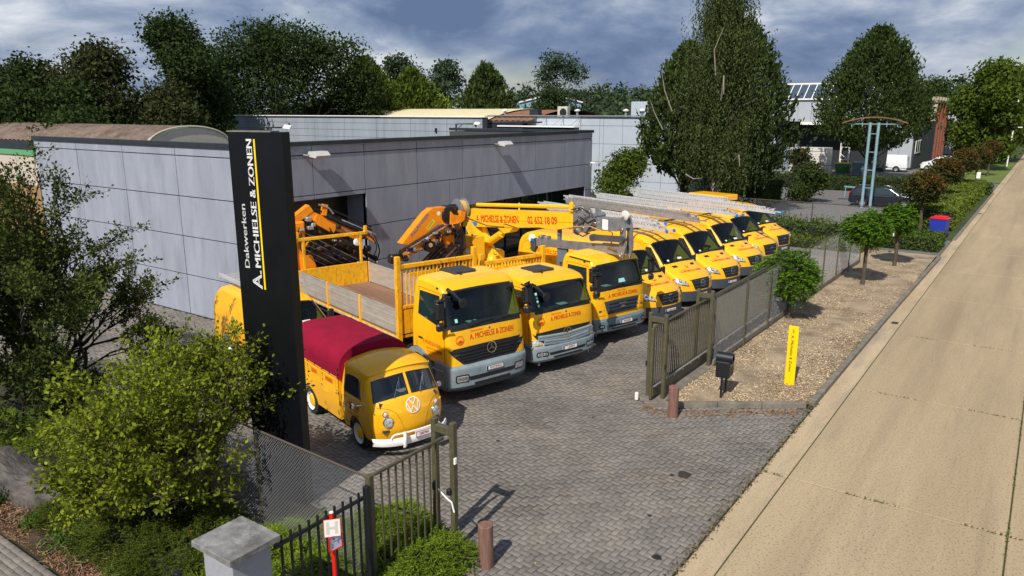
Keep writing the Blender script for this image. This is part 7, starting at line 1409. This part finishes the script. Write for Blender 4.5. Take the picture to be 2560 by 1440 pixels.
# ---------------------------------------------------------------- foreground shrubs, grown as branching twigs
def grow(label, nm, x, y, stems, lm, leaf, lpt, bark, r0=.035, depth=4, seg=.42, spread=.6, aspect=.55, up=.35, group=None, curve=.15, seed=3, z0=0, extra=None, twig=.2):
    q = np.random.default_rng(seed); t = thing(nm, label, 'shrub' if 'shrub' in nm else 'tree', (x, y, 0), 0, group); mb = MB(); LC = []; LD = []
    def rec(p, d, L, r, k):
        n = max(2, int(L / .25)); pts = [p.copy()]; dd = d.copy()
        for i in range(n): dd = dd + q.normal(0, curve, 3); dd[2] += .04; dd /= np.linalg.norm(dd); p = p + dd * L / n; pts.append(p.copy())
        mb.tube([tuple(a) for a in pts], [r * (1 - .45 * i / n) for i in range(n + 1)], 5 if r < .02 else 7, False)
        if k <= 1:
            m = int(lpt * L * (1.3 if k == 0 else .8)); u = q.uniform(.05, 1.06, m); idx_ = np.minimum((u * n).astype(int), n - 1); P = np.array(pts); f = (u * n - idx_)[:, None]; c = P[idx_] * (1 - f) + P[idx_ + 1] * f; o = q.normal(0, .035 + leaf * .6, (m, 3)); LC.append(c + o); LD.append(o / (np.linalg.norm(o, axis=1)[:, None] + 1e-9) + dd * .6)
        if k == 0: return
        nb = int(q.integers(3, 5)) if k > 1 else int(q.integers(3, 6))
        for j in range(nb):
            u = q.uniform(.35, 1.0); i = min(int(u * n), n - 1); b = pts[i] + (pts[i + 1] - pts[i]) * (u * n - i); nd = dd + q.normal(0, spread, 3); nd[2] = nd[2] * .8 + .1; nd /= np.linalg.norm(nd); rec(b, nd, L * q.uniform(.5, .78), r * .55, k - 1)
    for (sx, sy, sz, L) in stems: v = np.array([sx, sy, sz], float); rec(np.array([q.normal(0, .06), q.normal(0, .06), 0.0]) + (np.array(extra) if extra else 0), v / np.linalg.norm(v), L, r0, depth)
    mb.build('branches', bark, t); C = np.concatenate(LC); D = np.concatenate(LD); k = C[:, 2] > .05; leafobj('foliage', leaves(C[k], leaf, aspect, up, D=D[k]), lm, t); return t
AM = leafmat('yellow_green_shrub_leaves', (.135, .165, .014), .5, .35); AMO = leafmat('dark_shrub_leaves', (.035, .050, .012), .4)
grow('yellow-green leafy shrub in front of the pylon, widest in the foreground', 'garden_shrub', -11.55, 5.95, [(-.6, .1, 1.1, 1.6), (-.5, .3, 1.2, 1.7), (0, 0, 1.3, 1.6), (.4, .3, 1.3, 1.5), (-.9, .4, .9, 1.5), (-.5, -.4, .8, 1.2), (.5, -.1, 1.0, 1.3), (-.8, .2, .6, 1.1), (.2, -.4, .8, 1.2), (.1, .2, 1.5, 1.7)], AM, .040, 27, BARK, .032, 4, .4, .55, .62, group='foreground shrubs', seed=3)
grow('upright yellow-green shrub against the left edge of the pylon', 'garden_shrub', -11.55, 6.75, [(-.1, 0, 1.6, 1.95), (.1, .1, 1.6, 1.9), (-.35, .1, 1.5, 2.0), (-.1, .2, 1.3, 1.6), (.1, .1, 1.4, 1.5)], AM, .038, 30, BARK, .028, 4, .4, .45, .6, group='foreground shrubs', seed=8)
grow('big dark small-leaved thorny tree at the left frame edge', 'garden_tree', -19.3, 7.5, [(0, 0, 1.9, 3.2), (.35, .2, 1.8, 3.0), (.6, .3, 1.3, 2.4), (-.5, -.2, 1.8, 3.1), (.8, .3, .8, 2.0), (.2, -.6, 1.4, 2.3), (-.7, .3, 1.6, 2.6), (.4, .6, 1.0, 2.0), (.6, -.1, .6, 1.8), (-.1, .2, 1.2, 2.2), (.1, -.3, 1.6, 2.8), (.1, .5, 1.9, 3.2), (-.2, -.5, 1.9, 3.3), (-.1, .1, 2, 3.5)], leafmat('hawthorn_leaves', (.050, .068, .014), .45, .25), .042, 33, BARKD, .06, 4, .5, .42, .6, group='foreground shrubs', seed=12)
grow('dark mass of foliage beneath the left thorny tree', 'garden_shrub', -18.0, 6.9, [(0, 0, 1.3, 1.4), (.7, .1, .9, 1.2), (-.7, 0, .9, 1.3), (.2, .6, .9, 1.2), (1.0, -.3, .5, 1.1), (.4, -.6, .8, 1.2)], AMO, .04, 34, BARKD, .04, 4, .4, .6, .6, group='foreground shrubs', seed=14)
# juniper ground cover
JUN = leafmat('juniper_sprays', (.10, .145, .014), .45, .2); JUND = leafmat('dark_juniper_sprays', (.058, .080, .012), .45); JBR = leafmat('brown_juniper', (.14, .055, .012), .5)
def juniper(label, blobs, n, m, parent=None, L=.16, per=14, name='juniper_bed', browns=0):
    t = thing(name, label, 'ground cover', (0, 0, 0), 0, 'juniper ground cover'); w = np.array([b[2] * b[3] for b in blobs]); w = w / w.sum(); k = rng.choice(len(blobs), n, p=w); B_ = np.array(blobs)[k]; a = rng.uniform(0, 2 * PI, n); r = np.sqrt(rng.uniform(0, 1, n)); hh = B_[:, 4] * np.sqrt(np.maximum(0, 1 - r ** 2)) * (1 + .35 * np.sin(a * 4 + B_[:, 0] * 7) * r)
    E = np.stack([B_[:, 0] + r * B_[:, 2] * np.cos(a), B_[:, 1] + r * B_[:, 3] * np.sin(a), .04 + hh + rng.normal(0, .03, n)], 1)
    ax = np.stack([np.cos(a) * r, np.sin(a) * r, np.full(n, .35)], 1) + rng.normal(0, .55, (n, 3)); ax /= np.linalg.norm(ax, axis=1)[:, None]; sd_ = np.cross(ax, np.array([0, 0, 1.0])); sd_ /= np.linalg.norm(sd_, axis=1)[:, None] + 1e-6
    C = []; D = []
    for j in range(per // 2):
        u = j / (per / 2 - 1)
        for sg in (-1, 1): C.append(E + ax * L * (u - .3) + sd_ * sg * .014 * (1.3 - u) + np.array([0, 0, -.05]) * u * u * 0); D.append(ax * .8 + sd_ * sg * 1.0)
    C = np.concatenate(C); D = np.concatenate(D); o = leafobj('foliage', leaves(C, .019, .34, .5, D=D * 3), m, t, 'stuff')
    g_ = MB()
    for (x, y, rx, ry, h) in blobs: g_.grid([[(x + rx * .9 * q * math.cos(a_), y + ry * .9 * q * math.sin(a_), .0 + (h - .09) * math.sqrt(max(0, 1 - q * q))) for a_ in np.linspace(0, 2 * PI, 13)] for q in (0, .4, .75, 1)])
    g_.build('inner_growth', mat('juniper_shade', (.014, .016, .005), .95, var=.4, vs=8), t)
    if browns: i_ = rng.integers(0, n, browns); P = np.repeat(E[i_], 16, 0) + rng.normal(0, .06, (browns * 16, 3)); leafobj('dead_tips', leaves(P, .02, .35, .5), JBR, t, 'stuff')
    return t
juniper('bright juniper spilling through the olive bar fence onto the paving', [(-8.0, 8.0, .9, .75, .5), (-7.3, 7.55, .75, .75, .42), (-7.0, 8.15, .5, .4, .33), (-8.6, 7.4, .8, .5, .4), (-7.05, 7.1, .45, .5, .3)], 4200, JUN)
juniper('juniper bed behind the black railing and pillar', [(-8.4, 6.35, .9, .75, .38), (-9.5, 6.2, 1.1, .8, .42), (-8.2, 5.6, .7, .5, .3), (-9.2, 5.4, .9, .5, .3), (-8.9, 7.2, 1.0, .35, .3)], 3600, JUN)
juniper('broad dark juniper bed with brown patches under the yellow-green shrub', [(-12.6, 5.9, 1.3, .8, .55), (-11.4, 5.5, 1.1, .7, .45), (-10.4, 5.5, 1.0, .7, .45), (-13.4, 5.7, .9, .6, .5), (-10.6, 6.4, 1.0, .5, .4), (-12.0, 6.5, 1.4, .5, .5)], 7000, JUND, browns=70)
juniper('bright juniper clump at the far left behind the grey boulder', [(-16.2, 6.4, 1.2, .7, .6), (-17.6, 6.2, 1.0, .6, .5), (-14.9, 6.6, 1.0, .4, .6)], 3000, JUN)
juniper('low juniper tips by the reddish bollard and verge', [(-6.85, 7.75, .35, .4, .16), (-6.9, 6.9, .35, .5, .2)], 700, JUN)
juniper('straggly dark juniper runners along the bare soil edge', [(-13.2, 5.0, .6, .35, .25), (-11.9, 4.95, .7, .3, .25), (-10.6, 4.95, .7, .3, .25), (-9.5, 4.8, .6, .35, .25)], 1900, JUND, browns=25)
def sprig(label, x, y, s_, seed):
    return grow(label, 'small_shrub', x, y, [(.5, 0, 1, s_), (-.5, .2, 1, s_), (0, -.5, .9, s_), (.1, .5, 1, s_)], leafmat('fresh_green_leaves', (.06, .13, .02), .3), .03, 60, BARK, .008, 1, .3, .5, .6, group='seedlings in the bare soil', seed=seed)
sprig('fresh green seedling in the bare soil near the small block path', -12.25, 4.65, .28, 21); sprig('green seedling under the tip of the grey boulder', -14.6, 4.75, .3, 22); sprig('small green seedling left of the grey boulder foot', -13.45, 4.7, .2, 23)
# dead twigs on the soil
mb = MB()
for k in range(150):
    x = random.uniform(-14.2, -9.4); y = random.uniform(4.3, 5.3); a = random.uniform(0, 2 * PI); L = random.uniform(.08, .4); z = .12 + random.uniform(0, .05); mb.tube([(x, y, z), (x + L * .5 * math.cos(a), y + L * .5 * math.sin(a), z + random.uniform(.02, .12)), (x + L * math.cos(a + .4), y + L * math.sin(a + .4), z + random.uniform(-.03, .1))], [.006, .005, .002], 4, False)
o = mb.build('dead_twigs', mat('dry_twig', (.26, .19, .12), .9, var=.3)); tag(o, 'dry pale twigs littering the bare soil under the shrub', 'twigs', kind='stuff')
def reg_soil(n): return np.stack([rng.uniform(-15, -8.8, n), 4.35 + np.abs(rng.normal(0, .5, n))], 1)
l_ = chips(6000, reg_soil, .018, mat('bark_litter', (.19, .10, .05), .9, isl=.6), 'bark_litter', None, .10, .5); tag(l_, 'brown bark and leaf litter on the soil', 'litter', kind='stuff')
# boulder: long split slab
t = thing('boulder', 'long grey split boulder with slanting ridges beside the shrub', 'rock', (-14.5, 5.30, 0), R(14)); t.scale = (1.2, 1.15, 1.15); mb = MB(); G = []
for i in range(27):
    u = i / 26; x = -1.35 + 2.7 * u; w = .36 * math.sin(PI * min(1, .12 + .9 * u)) ** .5; top = .62 + .22 * math.exp(-((u - .25) / .12) ** 2) - .30 * u; row = []
    for k in range(15):
        a = PI * k / 14; ridge = .05 * (((x * 4.2 + k * .32) % 1) - .5); row.append((x + .1 * math.cos(a), -(w) * math.copysign(abs(math.cos(a)) ** .7, math.cos(a)) + random.uniform(-.012, .012), max(0, top * math.sin(a) ** .45 + ridge * math.sin(a)) - .02))
    G.append(row)
mb.grid(G, False); c = len(mb.v); mb.f.append(tuple(range(15))); mb.sm.append(False); mb.f.append(tuple(range(26 * 15, 27 * 15))[::-1]); mb.sm.append(False); recalc(mb.build('stone', mat('grey_slate_rock', (.035, .032, .034), .75, col2=(.10, .09, .085), vs=3.5, bump=1, bs=14, dirt=((.2, .14, .11), 3, .4), stretch=(1, 3, 1)), t))
